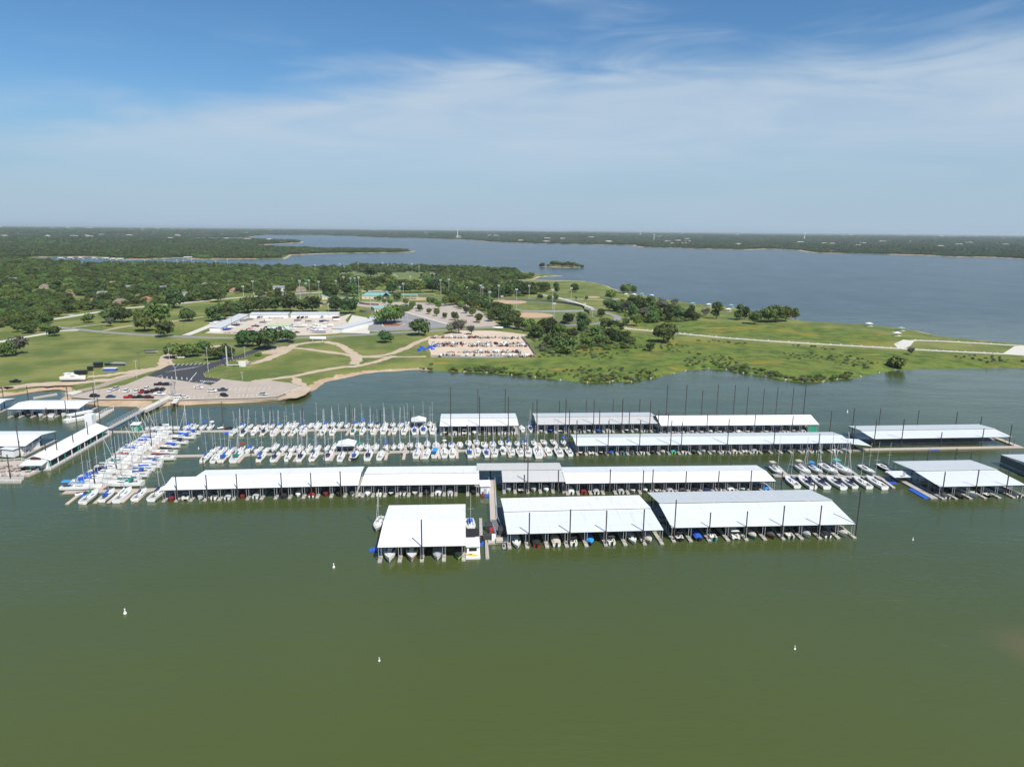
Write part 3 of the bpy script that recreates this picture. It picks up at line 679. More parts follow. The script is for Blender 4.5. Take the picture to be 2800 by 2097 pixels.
covered_dock('F2', 'pale dock at the right with a blue float along its open left side', (2568.4,1329.7), (2804,1325), (2441,1261.6), 6, R_COOL, R_GREY, rise=.75, gap=.28, over=2.2,
    front=[(2579,1290),(2670,1284),(2753.3,1288.4)], back=[(2498,1233.4),(2536,1233.4),(2612.4,1226),(2654.5,1234)])
covered_dock('F3', 'dock cut by the right edge with a grey curtain wall under its roof', (2880,1303), (3080,1300), (2715.5,1242.7), 5, R_COOL, R_GREY, rise=.9, skip_front=True)
covered_dock('L1', 'white dock by the shore at the left with cruisers moored beneath it', (20.3,1118.6), (216.3,1117), (79.4,1094.6), 6, R_WHITE, rise=1.1,
    front=[(126,1114),(180,1095.5)], back=[(78,1056),(185.8,1054),(258,1056)])
covered_dock('L2', 'broad white dock cut by the left edge behind the restaurant roof', (-170,1219.5), (70,1218.8), (-52,1179), 7, R_WHITE, rise=1.4,
    front=[(52,1163.5)], back=[(108,1160)])
covered_dock('L3', 'small sliver of a white dock roof at the far left edge', (-160,1113), (-12,1111), (-105,1091), 5, R_WHITE, rise=1.0, back=[(9.5,1057.5)])
# extras on docks
d = DOCKS['E3']; MB().box(d['L'] - 5.2, d['L'] - .1, .15, .3, .4, 3.7).obj('end_wall', m_green, d['root'])
MB().box(d['L'] - .3, d['L'] - .15, .3, d['D'] * .5, .4, 3.7).obj('end_wall', m_green, d['root'])
d = DOCKS['F1']
MB().box(-14, d['L'] + 3, -4.2, -1.8, .1, .55).obj('walkway', m_tan, d['root']); MB().box(d['L'] + .6, d['L'] + 3, -1.8, d['D'] * .6, .1, .55).obj('walkway', m_tan, d['root'])
for i in range(16):
    b = MB().box(-.05, .05, -.05, .05, .55, 3.6).obj('post', m_dark, d['root'], loc=(i * d['L'] / 15, -1.9, 0))
MB().bar((0, -1.9, 3.0), (d['L'], -1.9, 3.0), .07).bar((0, -1.9, 1.5), (d['L'], -1.9, 1.5), .06).obj('rail', m_dark, d['root'])
d = DOCKS['F2']; MB().box(-3.6, -1.0, -1.5, d['D'] * .95, .1, .55).obj('walkway', m_plank, d['root'])
for i in range(7): MB().box(-1.2, -1.1, 0, .1, .5, 4.1).obj('post', m_dark, d['root'], loc=(0, .6 + i * 4, 0))
d = DOCKS['F3']; m_curt = mat('mesh_curtain', (.15, .145, .14), .9, var=.1, scale=.4); MB().box(.05, .12, .2, d['D'] - .4, 1.2, 4.0).obj('curtain', m_curt, d['root'])
# lower canopy at the end of the long pale dock
d = DOCKS['D1']; MB().slab([(d['L'] - 1, 1.0, 3.6), (d['L'] + 8, -1.2, 3.0), (d['L'] + 8, 9, 3.0), (d['L'] - 1, 9, 3.6)], .08).obj('canopy', R_COOL, d['root'])
for x, y in ((d['L'] + 7.6, -.8), (d['L'] + 7.6, 8.6), (d['L'] + 3, 8.6)): MB().box(x, x + .1, y, y + .1, .3, 3.0).obj('post', m_dark, d['root'])
d = DOCKS['C1']; MB().bar((d['L'] + .2, -1, .5), (d['L'] + 1.6, 18, 4.0), 1.0, .25).obj('catwalk', m_plank, d['root'])
# ------------------------------------------------------------------ boats
_ONES = 'zeroth first second third fourth fifth sixth seventh eighth ninth tenth eleventh twelfth thirteenth fourteenth fifteenth sixteenth seventeenth eighteenth nineteenth'.split()
_TENS = {2: 'twenty', 3: 'thirty', 4: 'forty', 5: 'fifty', 6: 'sixty', 7: 'seventy', 8: 'eighty', 9: 'ninety'}
def nth(n):
    if n < 20: return _ONES[n]
    if n == 100: return 'hundredth'
    if n > 100: return 'hundred-and-' + nth(n - 100)
    t, r = divmod(n, 10)
    return (_TENS[t][:-1] + 'ieth') if r == 0 else _TENS[t] + '-' + _ONES[r]
m_gel = mat('white_gelcoat', (.80, .80, .78), .3, randv=.05); m_cream = mat('cream_gelcoat', (.72, .68, .58), .35); m_navyh = mat('navy_gelcoat', (.02, .03, .08), .3)
m_redh = mat('red_gelcoat', (.35, .03, .03), .3); m_blackh = mat('black_gelcoat', (.02, .02, .022), .3); m_greyh = mat('grey_gelcoat', (.42, .43, .44), .35); m_tealh = mat('teal_gelcoat', (.05, .28, .34), .35); m_limeh = mat('lime_gelcoat', (.25, .55, .10), .35)
m_deck = mat('deck_nonskid', (.58, .58, .55), .7, var=.08, scale=2, randv=.06); m_cock = mat('cockpit_grey', (.17, .165, .155), .8, randv=.3); m_win = mat('dark_window', (.015, .018, .022), .15)
m_alu = mat('mast_aluminium', (.52, .53, .54), .4, .2); m_teak = mat('teak', (.24, .13, .06), .6); m_stripe = mat('boot_stripe', (.03, .06, .25), .4)
CL = {'blue': mat('cloth_blue', (.015, .09, .46), .8), 'navy': mat('cloth_navy', (.015, .022, .085), .85), 'red': mat('cloth_red', (.30, .025, .03), .8), 'green': mat('cloth_green', (.01, .20, .15), .8),
      'black': mat('cloth_black', (.016, .016, .018), .85), 'tan': mat('cloth_tan', (.48, .43, .36), .85), 'grey': mat('cloth_grey', (.36, .37, .38), .85), 'white': mat('cloth_white', (.74, .74, .72), .8), 'sky': mat('cloth_sky', (.02, .27, .68), .8), 'charcoal': mat('cloth_charcoal', (.06, .062, .066), .85), 'maroon': mat('cloth_maroon', (.14, .015, .03), .85), 'teal': mat('cloth_teal', (.05, .35, .36), .8)}
def hull_rings(L, B, H, stern=.8, full=.5, sheer=.25, draft=.35, n=9, rake=.06):
    """half-breadths and heights along the boat, bow at +x"""
    out = []
    for i in range(n + 1):
        s = i / n
        w = B / 2 * (stern + (1 - stern) * math.sin(min(s / full, 1) * math.pi / 2)) if s < full else B / 2 * max(0.015, math.cos(((s - full) / (1 - full)) ** 1.35 * math.pi / 2)) 
        h = H * (1 + sheer * (s - .35) ** 2 * 2.2 + .10 * s); k = -draft * (1 - s ** 3)
        out.append((-L / 2 + L * s, w, h, k, L * rake * s * s))
    return out
def hull_mesh(name, rings, m, smooth=True):
    R = []
    for x, w, h, k, rk in rings:
        R.append([(x + rk, -w, h), (x + rk * .5, -w * .93, h * .35), (x, -w * .55, k * .75), (x, 0, k), (x, w * .55, k * .75), (x + rk * .5, w * .93, h * .35), (x + rk, w, h)])
    b = MB(); b.loft(R, cap=False, closed=False); b.add(R[0], [tuple(range(6, -1, -1))])
    me = b.me(name, m); 
    return me
def deck_mesh(name, rings, m, cock=(.05, .33), inner=.55, depth=.38, camber=.06):
    R = []
    n = len(rings) - 1; s_list = sorted(set([i / n for i in range(n + 1)] + [cock[0], cock[0] + .012, cock[1], cock[1] + .012]))
    def lerp(s):
        f = s * n; i = min(int(f), n - 1); t = f - i; return [a + (b - a) * t for a, b in zip(rings[i], rings[i + 1])]
    for s in s_list:
        x, w, h, k, rk = lerp(s); x += rk; c = cock[0] + .006 < s < cock[1] + .006
        zi = h - depth if c else h + camber; wi = min(w * inner, w)
        R.append([(x, -w, h), (x, -w * .96, h + .05), (x, -wi - .03, h + .045), (x, -wi, zi), (x, wi, zi), (x, wi + .03, h + .045), (x, w * .96, h + .05), (x, w, h)])
    b = MB(); b.loft(R, cap=False, closed=False)
    return b.me(name, m)
def block(x0, x1, w0, w1, z0, h0, h1, top=.8, ch=.25):
    """a cabin-like block: wider below, sloped ends"""
    b = MB()
    b.add([(x0, -w0/2, z0), (x0, w0/2, z0), (x1, w1/2, z0), (x1, -w1/2, z0),
           (x0 + ch * .3, -w0/2*top, z0 + h0), (x0 + ch * .3, w0/2*top, z0 + h0), (x1 - ch, w1/2*top, z0 + h1), (x1 - ch, -w1/2*top, z0 + h1)],
          [(0, 1, 2, 3), (4, 7, 6, 5), (0, 4, 5, 1), (1, 5, 6, 2), (2, 6, 7, 3), (3, 7, 4, 0)])
    return b
SAIL = []
def make_sail(L, B, H, stern, mastk):
    r = hull_rings(L, B, H, stern, .48, .22); p = {}
    p['hull'] = hull_mesh('hull', r, m_gel); p['deck'] = deck_mesh('deck', r, m_deck)
    xm = L * .10; h = H * 1.08
    p['cabin'] = block(-L * .17, L * .24, B * .56, B * .30, h, .42, .30, .82, .5).me('cabin', m_gel)
    b = MB()
    p['window'] = MB().box(-L * .12, L * .10, -.03, .03, -.09, .09).me('window', m_win)
    p['window_y'] = B * .245
    p['cockpit'] = MB().box(-L * .44, -L * .18, -B * .24, B * .24, H * .68, H * .70).box(-L * .36, -L * .34, -.04, .04, H * .70, H + .5).me('cockpit', m_cock)
    mh = L * mastk; p['mast'] = MB().cone((xm, 0, h), (xm, 0, h + mh), .076, .056, 6).me('mast', m_alu)
    p['spreader'] = MB().bar((xm, -B * .30, h + mh * .52), (xm, B * .30, h + mh * .52), .07, .05).me('spreader', m_alu)
    zb = h + .95
    ring = lambda x, w, hh: [(x, w * math.cos(a), zb + .12 + hh * math.sin(a)) for a in [i * math.pi / 3 for i in range(6)]]
    p['boom'] = MB().bar((xm, 0, zb), (-L * .36, 0, zb), .1).me('boom', m_alu)
    p['sail_cover'] = MB().loft([ring(xm + .12, .12, .42), ring(xm - .3, .2, .34), ring(-L * .15, .18, .2), ring(-L * .35, .1, .1)]).me('sail_cover', CL['blue'])
    p['dodger'] = MB().loft([[(x, -B * k, h + .3), (x, -B * k * .9, h + zt), (x, B * k * .9, h + zt), (x, B * k, h + .3)] for x, k, zt in ((-L * .08, .26, .45), (-L * .16, .29, .95), (-L * .24, .29, .98))]).me('dodger', CL['blue'])
    p['bimini'] = MB().loft([[(x, -B * .34, h + 1.55), (x, -B * .2, h + 1.78), (x, B * .2, h + 1.78), (x, B * .34, h + 1.55), (x, 0, h + 1.52)] for x in (-L * .44, -L * .24)]).me('bimini', CL['blue'])
    p['headsail'] = MB().bar((L * .50, 0, h + .3), (xm + .15, 0, h + mh * .96), .07, .07).me('headsail', CL['white'])
    p['stay'] = MB().bar((-L * .48, 0, h), (xm, 0, h + mh), .025).me('stay', m_dark)
    p['pulpit'] = MB().bar((L * .40, -B * .16, h + .1), (L * .40, -B * .16, h + .65), .04).bar((L * .40, B * .16, h + .1), (L * .40, B * .16, h + .65), .04).bar((L * .40, -B * .16, h + .65), (L * .52, 0, h + .7), .04).bar((L * .40, B * .16, h + .65), (L * .52, 0, h + .7), .04).me('pulpit', m_alu)
    p['L'], p['H'] = L, H
    return p
SAIL = [make_sail(7.6, 2.6, .85, .62, 1.12), make_sail(8.6, 2.9, .95, .74, 1.15), make_sail(9.6, 3.15, 1.0, .82, 1.18), make_sail(11.4, 3.6, 1.15, .80, 1.2)]
CN = {'blue': 'blue', 'navy': 'navy', 'red': 'red', 'green': 'green', 'black': 'black', 'tan': 'tan', 'white': 'white', 'sky': 'bright blue', 'grey': 'grey', 'teal': 'teal', 'maroon': 'maroon'}
def sailboat(loc, head, var, scale, col, label, group, extra=(), hullm=None, rnd=random):
    p = SAIL[var]; r = empty('sailboat', (loc.x, loc.y, 0), head, scale)
    r.rotation_euler = (math.radians(rnd.uniform(-1.6, 1.6)), 0, head)
    tag(r, label, 'sailboat', group)
    h = ob('hull', p['hull'], r)
    if hullm: set_mat(h, hullm)
    ob('deck', p['deck'], r); c = ob('cabin', p['cabin'], r)
    for sgn in (-1, 1): ob('window', p['window'], c, loc=(0, sgn * p['window_y'], p['H'] * 1.08 + .24))
    ob('cockpit', p['cockpit'], r)
    if 'nomast' not in extra:
        m = ob('mast', p['mast'], r); m.scale.z = rnd.uniform(.93, 1.08); ob('spreader', p['spreader'], m)
        bm = ob('boom', p['boom'], r)
        if col: set_mat(ob('sail_cover', p['sail_cover'], bm), CL[col])
        if rnd.random() < .45: set_mat(ob('headsail', p['headsail'], r), CL[col] if col in ('blue', 'red', 'green') and rnd.random() < .4 else CL['white'])
    if 'dodger' in extra: set_mat(ob('dodger', p['dodger'], r), CL[col or 'tan'])
    if 'bimini' in extra: set_mat(ob('bimini', p['bimini'], r), CL[col or 'tan'])
    ob('pulpit', p['pulpit'], r)
    return r
Z1 = lambda x, y: (500 + .16275 * x, 1090 + .16275 * y)
Z2 = lambda x, y: (840 + .1718 * x, 1090 + .1718 * y)
Z3 = lambda x, y: (1190 + .1718 * x, 1160 + .1718 * y)
Z4 = lambda x, y: (2080 + .1718 * x, 1190 + .1718 * y)
Z5 = lambda x, y: (160 + .20523 * x, 1050 + .20523 * y)
ROWAX = math.radians(4.6)            # direction of every marina row
AXX, AXY = Vector((math.cos(ROWAX), math.sin(ROWAX), 0)), Vector((-math.sin(ROWAX), math.cos(ROWAX), 0))
def P1(s, f): return [(*f(x, y), *r) for x, y, *r in s]
N_FAR = P1([(75,500,'blue'),(195,505,'white'),(335,500,'blue'),(465,500,'white'),(990,490,'blue'),(1125,490,'black'),(1240,500,'red'),(1365,490,'navy'),(1490,485,'blue'),(1625,485,'blue'),(1765,485,'white'),(1870,485,'white'),(2000,495,'blue'),(2145,475,None)], Z1) + \
        P1([(165,462,'white'),(285,447,'blue'),(405,437,'blue'),(525,437,'black'),(640,447,'blue'),(770,437,'blue'),(875,437,'blue'),(1010,437,'blue'),(1125,447,'navy'),(1245,447,'white'),(1365,437,'black'),(1485,447,'blue'),(1600,432,'red'),(1955,432,'white')], Z2)
N_NEAR = P1([(860,575,'white'),(1030,580,'navy'),(1215,565,None),(1375,570,'navy'),(1535,580,'red'),(1715,570,'white'),(1870,575,'navy'),(2035,560,'blue')], Z1) + \
         P1([(260,535,'white'),(410,540,'black'),(735,530,'green'),(885,530,'navy'),(1050,530,'black'),(1220,512,'grey'),(1385,520,'navy'),(1555,525,'black'),(1710,525,'blue'),(1850,510,'blue'),(1995,515,'black')], Z2)
S_FAR = P1([(530,895,'black'),(665,905,'blue'),(815,895,'blue'),(960,885,'red'),(1110,885,'blue'),(1265,885,'navy'),(1400,885,None),(1545,845,'white'),(1700,865,'blue'),(1840,875,'black'),(1965,870,'white'),(2120,870,'white')], Z1) + \
        P1([(165,812,'blue'),(305,812,'black'),(440,802,'white'),(845,792,'green'),(955,797,'white'),(1090,802,'white'),(1260,787,'blue'),(1380,792,'white'),(1490,787,'white'),(1640,767,'red'),(1770,777,'white'),(1915,752,'white'),(2045,777,'white')], Z2) + \
        P1([(20,360,'white'),(140,362,'white'),(260,362,'blue'),(395,352,None),(530,327,'white'),(660,317,'blue'),(785,357,'red'),(920,347,'blue'),(1045,322,'white'),(1165,327,'blue'),(1305,332,'red'),(1435,327,'blue'),(1580,332,'white'),(1730,312,'black'),(1885,312,'red'),(2040,307,'blue')], Z3)
S_NEAR = P1([(395,1010,'blue'),(550,1020,'white'),(710,1000,'blue'),(920,990,'green'),(1325,1000,'blue'),(1565,1000,'navy'),(1775,995,'black'),(1990,990,'navy')], Z1) + \
         P1([(115,935,'blue'),(345,920,'navy'),(545,940,'black'),(760,920,'blue'),(980,920,'navy'),(1175,920,'white'),(1745,890,'blue'),(1905,890,'grey'),(2040,862,'sky')], Z2) + \
         P1([(5,475,'sky'),(145,472,'white'),(275,472,'white'),(545,472,'blue'),(675,452,'white'),(810,472,'blue'),(945,462,'navy'),(1080,432,'white'),(1215,442,'black'),(1345,457,'navy'),(1475,452,'black'),(1635,462,'navy'),(1795,442,None),(1960,452,'black'),(2125,452,'black')], Z3)
R_FAR = P1([(245,580,'tan'),(670,570,'tan'),(870,565,'sky'),(1080,565,'navy'),(1295,565,'teal'),(1690,570,'navy'),(1990,550,'black')], Z4)
R_NEAR = P1([(490,762,'blue'),(720,772,'navy'),(930,768,'navy'),(1180,778,'navy'),(1390,775,'navy'),(1610,772,'black'),(1830,775,'black')], Z4)
D_LEFT = P1([(300,1395,'sky'),(400,1325,'blue'),(490,1258,'blue'),(610,1192,'navy'),(700,1130,'white'),(800,1078,'green'),(850,1035,'white'),(900,995,'red'),(940,945,'white'),(985,912,'blue'),(1040,880,'white'),(1110,845,'white'),(1150,808,'blue'),(1200,770,'blue'),(1265,735,'white'),(1290,695,'navy'),(1375,655,'white'),(1345,610,'black'),(1440,605,'white')], Z5)
D_RIGHT = P1([(860,1350,'green'),(900,1280,'white'),(1030,1232,'navy'),(1040,1190,'blue'),(1115,1152,'blue'),(1170,1110,'white'),(1230,1055,'blue'),(1335,1005,'red'),(1400,925,'black'),(1480,845,'blue'),(1560,790,'navy'),(1640,725,'blue'),(1745,668,'blue')], Z5)
BOT = P1([(425,1520,'green'),(660,1500,'blue'),(870,1498,'white'),(1090,1490,'navy'),(1335,1480,'navy')], Z5)
rb_ = random.Random(11)
def put_row(lst, where, group, head, jit, var, size, big=(), dark=()):
    lst = sorted(lst, key=lambda e: e[0])
    for i, (x, y, col) in enumerate(lst):
        ext = ()
        if col is None: ext = ('nomast',)
        elif col in ('tan', 'sky', 'teal'): ext = ('bimini',)
        elif col in ('navy', 'blue', 'green') and rb_.random() < .5: ext = ('dodger',)
        elif rb_.random() < .12: ext = ('bimini',)
        what = 'white sailboat with its mast taken down' if col is None else 'white sailboat with %s sail cover' % CN.get(col, col)
        hm = m_navyh if i in dark else None
        if i in dark: what = what.replace('white sailboat', 'dark hulled sailboat')
        if i in big: what = what.replace('white', 'large white', 1)
        lab = '%s, %s from left, %s' % (what, nth(i + 1), where)
        v = 3 if i in big else rb_.choice(var)
        sailboat(G(x, y + 1), head + math.radians(rb_.uniform(-jit, jit)), v, size * 1.07 * rb_.uniform(.86, 1.10), col, lab, group, ext, hm, rb_)
UP, DN = ROWAX + math.pi / 2, ROWAX - math.pi / 2
put_row(N_FAR, 'far side of upper dock', 'sailboats on the upper open dock', DN, 4, (0, 0, 1), .98)
put_row(N_NEAR, 'near side of upper dock', 'sailboats on the upper open dock', UP, 4, (0, 1, 1), 1.0)
put_row(S_FAR, 'far side of lower dock', 'sailboats on the lower open dock', DN, 4, (0, 1, 1), .92)
put_row(S_NEAR, 'near side of lower dock', 'sailboats on the lower open dock', UP, 4, (1, 1, 2), .98, big=(3, 28), dark=(11,))
put_row(R_FAR, 'far side of right group', 'sailboats beside the right hand docks', DN, 3, (2, 2, 3), 1.05, dark=(6,))
put_row(R_NEAR, 'near side of right group', 'sailboats beside the right hand docks', UP, 3, (2, 2), 1.02, big=(3, 6))
put_row(D_LEFT, 'left side of slanting pier', 'sailboats on the slanting pier', ROWAX, 4, (2, 2, 1), 1.05, big=(0, 1))
put_row(D_RIGHT, 'right side of slanting pier', 'sailboats on the slanting pier', ROWAX + math.pi, 4, (1, 2, 2), 1.05, big=(0, 7))
put_row(BOT, 'end row of slanting pier', 'sailboats on the slanting pier', UP, 3, (2,), 1.04)
sailboat(G(*Z3(1385, 88)), UP, 0, 1, None, 'white sailboat without mast in the gap between two farthest docks', 'sailboats between the covered docks', ('nomast',))
sailboat(G(*Z3(1515, 88)), UP, 0, 1, 'blue', 'white sailboat under blue covers in the gap between farthest docks', 'sailboats between the covered docks', ('dodger',))
ZB1 = lambda x, y: (980 + .18987 * x, 1330 + .18987 * y)
sailboat(G(*ZB1(1612, 590)), DN + .05, 2, 1.0, 'blue', 'white sailboat with blue covers at the right side of the nearest dock', 'sailboats beside the nearest dock', ('dodger',))
sailboat(G(*ZB1(300, 560)), DN - .1, 2, 1.0, 'grey', 'grey sailboat half hidden at the left side of the nearest dock', 'sailboats beside the nearest dock', (), m_greyh)
# ------------------------------------------------------------------ open floating docks
def plank_run(root, a, b, w, m, z=.5, name='walkway', th=.4):
    a, b = Vector(a), Vector(b); MB().bar((a.x, a.y, z - th / 2), (b.x, b.y, z - th / 2), w, th).obj(name, m, root)
def open_dock(label, a, b, w, nfar, nnear, lf, ln, m, m2, skip=0, pil=()):
    A, B = G(*a), G(*b); root = empty('floating_dock', (A.x, A.y, 0)); tag(root, label, 'dock', 'open floating docks')
    d = B - A; L = d.length; u = d.normalized(); v = Vector((-u.y, u.x, 0)); O = Vector((0, 0, 0))
    plank_run(root, O, d, w, m)
    for n, l, s in ((nfar, lf, 1), (nnear, ln, -1)):
        for i in range(n):
            t = skip + (L - skip) * (i + .5) / n if n > 1 else L / 2
            p = u * t; plank_run(root, p + v * s * w * .5, p + v * s * (w * .5 + l), 1.15, m2, name='finger')
            br = MB().prism([(p + v * s * w * .5 + u * k)[:2] for k in ((-1.6, 1.6) if s < 0 else (1.6, -1.6))] + [(p + v * s * (w * .5 + 1.6))[:2]], .15, .46); br.obj('gusset', m2, root)
    for x, yt, yb in pil:
        g = G(x, yb); piling(root, g - Vector((A.x, A.y, 0)), mast_px(x, yt, g))
    return root
open_dock('upper open floating dock carrying two rows of sailboats below the parking lot', (545,1181.5), (1200,1175), 2.4, 15, 13, 8, 7.5, m_plank, m_tan, 26,
    [(610.8,1099.6,1166.7),(664,1111,1162),(743,1111,1161),(829,1113,1167),(958,1104.6,1172),(968,1121,1172),(1041,1119,1172),(1124,1122,1172)])
open_dock('lower open floating dock carrying two rows of sailboats above the second covered row', (475,1249.5), (1550,1229), 2.4, 21, 21, 8, 8.5, m_plank, m_tan, 10, [(1440,1190,1238),(1064,1195,1240)])
open_dock('slanting floating pier packed with sailboats on both its sides', (268,1342), (478,1190), 2.8, 0, 0, 8, 8, m_tan, m_tan, 0, [(474.7,1122,1189),(261,1249,1334),(320,1175,1290),(416,1150,1230)])
open_dock('end pontoon of the slanting pier with fingers toward the camera', (175,1349), (425,1341), 2.4, 0, 6, 8, 10, m_tan, m_tan, 4)
open_dock('right hand floating dock with sailboats on both sides', Z4(200, 655), Z4(2000, 690), 2.6, 6, 8, 10, 9.5, m_plank, m_plank, 2, [(2137,1290,1325)])
open_dock('railed walkway running from the restaurant to the upper sailboat dock', (292,1183), (548,1181.5), 2.2, 0, 0, 1, 1, m_plank, m_plank)
# small gable boat shelters among the sailboats
def shelter(label, x, y, w, d, h=3.2):
    p = G(x, y); r = empty('boat_shelter', (p.x, p.y, 0), ROWAX); tag(r, label, 'boat shelter', 'small gabled shelters over slips')
    MB().slab([(-w/2, -d/2, h), (0, -d/2, h + .9), (0, d/2, h + .9), (-w/2, d/2, h)], .06).obj('roof_slope', R_WHITE, r)
    MB().slab([(.005, -d/2, h + .9), (w/2, -d/2, h), (w/2, d/2, h), (.005, d/2, h + .9)], .06).obj('roof_slope', R_WHITE, r)
    MB().add([(-w/2 + .1, -d/2 + .1, h), (w/2 - .1, -d/2 + .1, h), (0, -d/2 + .1, h + .8)], [(0, 1, 2)]).obj('gable', m_white, r)
    for sx in (-1, 1):
        for sy in (-1, 1): o = ob('post', POST, r, loc=(sx * (w/2 - .2), sy * (d/2 - .2), 0)); o.scale.z = h
    MB().box(-w/2, w/2, d/2 - 1.5, d/2, .1, .5).obj('walkway', m_tan, r)
shelter('small white gabled shelter near the right end of the upper sailboat dock', *Z2(1775, 440), 7.0, 7.5)
shelter('small white gabled shelter among the sailboats of the lower dock', *Z2(630, 830), 7.6, 8.0)
# ------------------------------------------------------------------ power boats
POWER = {}
def make_power(L, B, H, kind):
    p = {'L': L}; r = hull_rings(L, B, H, .88, .45, .18, .3, 8, .05)
    p['hull'] = hull_mesh('hull', r, m_gel); h = H * 1.05
    p['deck'] = deck_mesh('deck', r, m_deck, (.06, .55), .68, .5)
    p['cockpit'] = MB().box(-L * .43, L * .04, -B * .32, B * .32, H * .56, H * .59).box(-L * .42, -L * .36, -B * .3, B * .3, H * .59, H * .95).box(-L * .14, -L * .06, -B * .28, -B * .06, H * .59, H * 1.1).box(-L * .14, -L * .06, B * .06, B * .28, H * .59, H * 1.1).me('cockpit', m_cream)
    p['windshield'] = MB().loft([[(x, -B * k, h), (x - .25, -B * k * .9, h + .5), (x - .25, B * k * .9, h + .5), (x, B * k, h)] for x, k in ((L * .02, .40), (L * .09, .30))]).me('windshield', m_win)
    p['engine'] = MB().box(-L * .5 - .55, -L * .5, -.22, .22, H * .3, H + .35).box(-L * .5 - .4, -L * .5 - .15, -.1, .1, -.5, H * .3).me('engine', m_blackh)
    cov = []
    for i, (x, w, hh, k, rk) in enumerate(r):
        s = i / 8; t = .55 * math.sin(min(max(s, .0), 1) * math.pi * .82 + .35)
        cov.append([(x + rk, -w * 1.03, hh - .12), (x + rk, -w * 1.03, hh + .06), (x + rk, -w * .5, hh + .06 + t), (x + rk, w * .5, hh + .06 + t), (x + rk, w * 1.03, hh + .06), (x + rk, w * 1.03, hh - .12)])
    p['cover'] = MB().loft(cov).me('cover', CL['grey'])
    p['bimini'] = MB().loft([[(x, -B * .42, h + 1.2), (x, -B * .25, h + 1.36), (x, B * .25, h + 1.36), (x, B * .42, h + 1.2), (x, 0, h + 1.17)] for x in (-L * .34, L * .0)]).me('bimini', CL['black'])
    p['cabin'] = block(-L * .10, L * .32, B * .66, B * .28, h, .7, .3, .78, L * .12).me('cabin', m_gel)
    p['cabin_window'] = block(-L * .06, L * .16, B * .69, B * .5, h + .2, .32, .2, .86, L * .05).me('window', m_win)
    if kind == 'yacht': p['cabin'] = block(-L * .32, L * .28, B * .74, B * .34, h, 1.35, .9, .84, L * .14).add(*(lambda q: (q.v, q.f))(block(-L * .28, L * .06, B * .58, B * .5, h + 1.3, .75, .5, .85, L * .06))).me('cabin', m_gel); p['flyframe'] = None
    p['hardtop'] = MB().loft([[(x, -B * .36, h + 1.75), (x, -B * .3, h + 1.9), (x, B * .3, h + 1.9), (x, B * .36, h + 1.75)] for x in (-L * .34, -L * .02)]).me('hardtop', m_gel)
    p['stripe'] = MB().loft([[(x + rk * .6, -w * .975, hh * .45), (x + rk * .8, -w * .995, hh * .72), (x + rk * .8, w * .995, hh * .72), (x + rk * .6, w * .975, hh * .45)] for x, w, hh, k, rk in r]).me('stripe', m_stripe)
    return p
POWER['run'] = make_power(6.4, 2.4, .85, 'run'); POWER['cruiser'] = make_power(10.5, 3.6, 1.35, 'cruiser'); POWER['yacht'] = make_power(13.0, 4.1, 1.9, 'yacht')
# pontoon boat
_pt = {}
_b = MB()
_pt['tube'] = MB().cone((-3.4, 0, .25), (3.0, 0, .25), .33, .33, 8).cone((3.0, 0, .25), (3.7, 0, .35), .33, .08, 8).me('pontoon', m_alu, True)
_pt['deck'] = MB().box(-3.5, 3.4, -1.25, 1.25, .58, .68).me('deck', m_deck)
_pt['rail'] = MB().box(-3.4, 3.3, -1.24, -1.18, .68, 1.3).box(-3.4, 3.3, 1.18, 1.24, .68, 1.3).box(3.24, 3.3, -1.18, 1.18, .68, 1.3).me('rail', m_greyh)
_pt['seat'] = MB().box(-3.2, -1.6, -1.1, -.5, .68, 1.15).box(-3.2, -1.6, .5, 1.1, .68, 1.15).box(1.4, 3.0, -1.1, -.5, .68, 1.15).box(1.4, 3.0, .5, 1.1, .68, 1.15).me('seat', m_cream)
_pt['canopy'] = MB().loft([[(x, -1.2, 2.35), (x, -.7, 2.5), (x, .7, 2.5), (x, 1.2, 2.35), (x, 0, 2.32)] for x in (-2.6, .6)]).me('canopy', CL['charcoal'])
_js = {'hull': MB().loft([[(x, -w, .15), (x, -w * .7, h), (x, w * .7, h), (x, w, .15), (x, 0, -.1)] for x, w, h in ((-1.5, .5, .5), (-.4, .6, .55), (.6, .55, .75), (1.5, .08, .5))]).me('hull', m_gel),
       'seat': MB().loft([[(x, -w, z0), (x, -w * .6, z1), (x, w * .6, z1), (x, w, z0)] for x, w, z0, z1 in ((-1.3, .25, .5, .8), (-.2, .25, .55, .95), (.2, .2, .6, .85))]).me('seat', m_dark),
       'handlebar': MB().bar((.35, -.4, 1.1), (.35, .4, 1.1), .07).bar((.6, 0, .7), (.35, 0, 1.1), .1).me('handlebar', m_dark)}
PD = {}
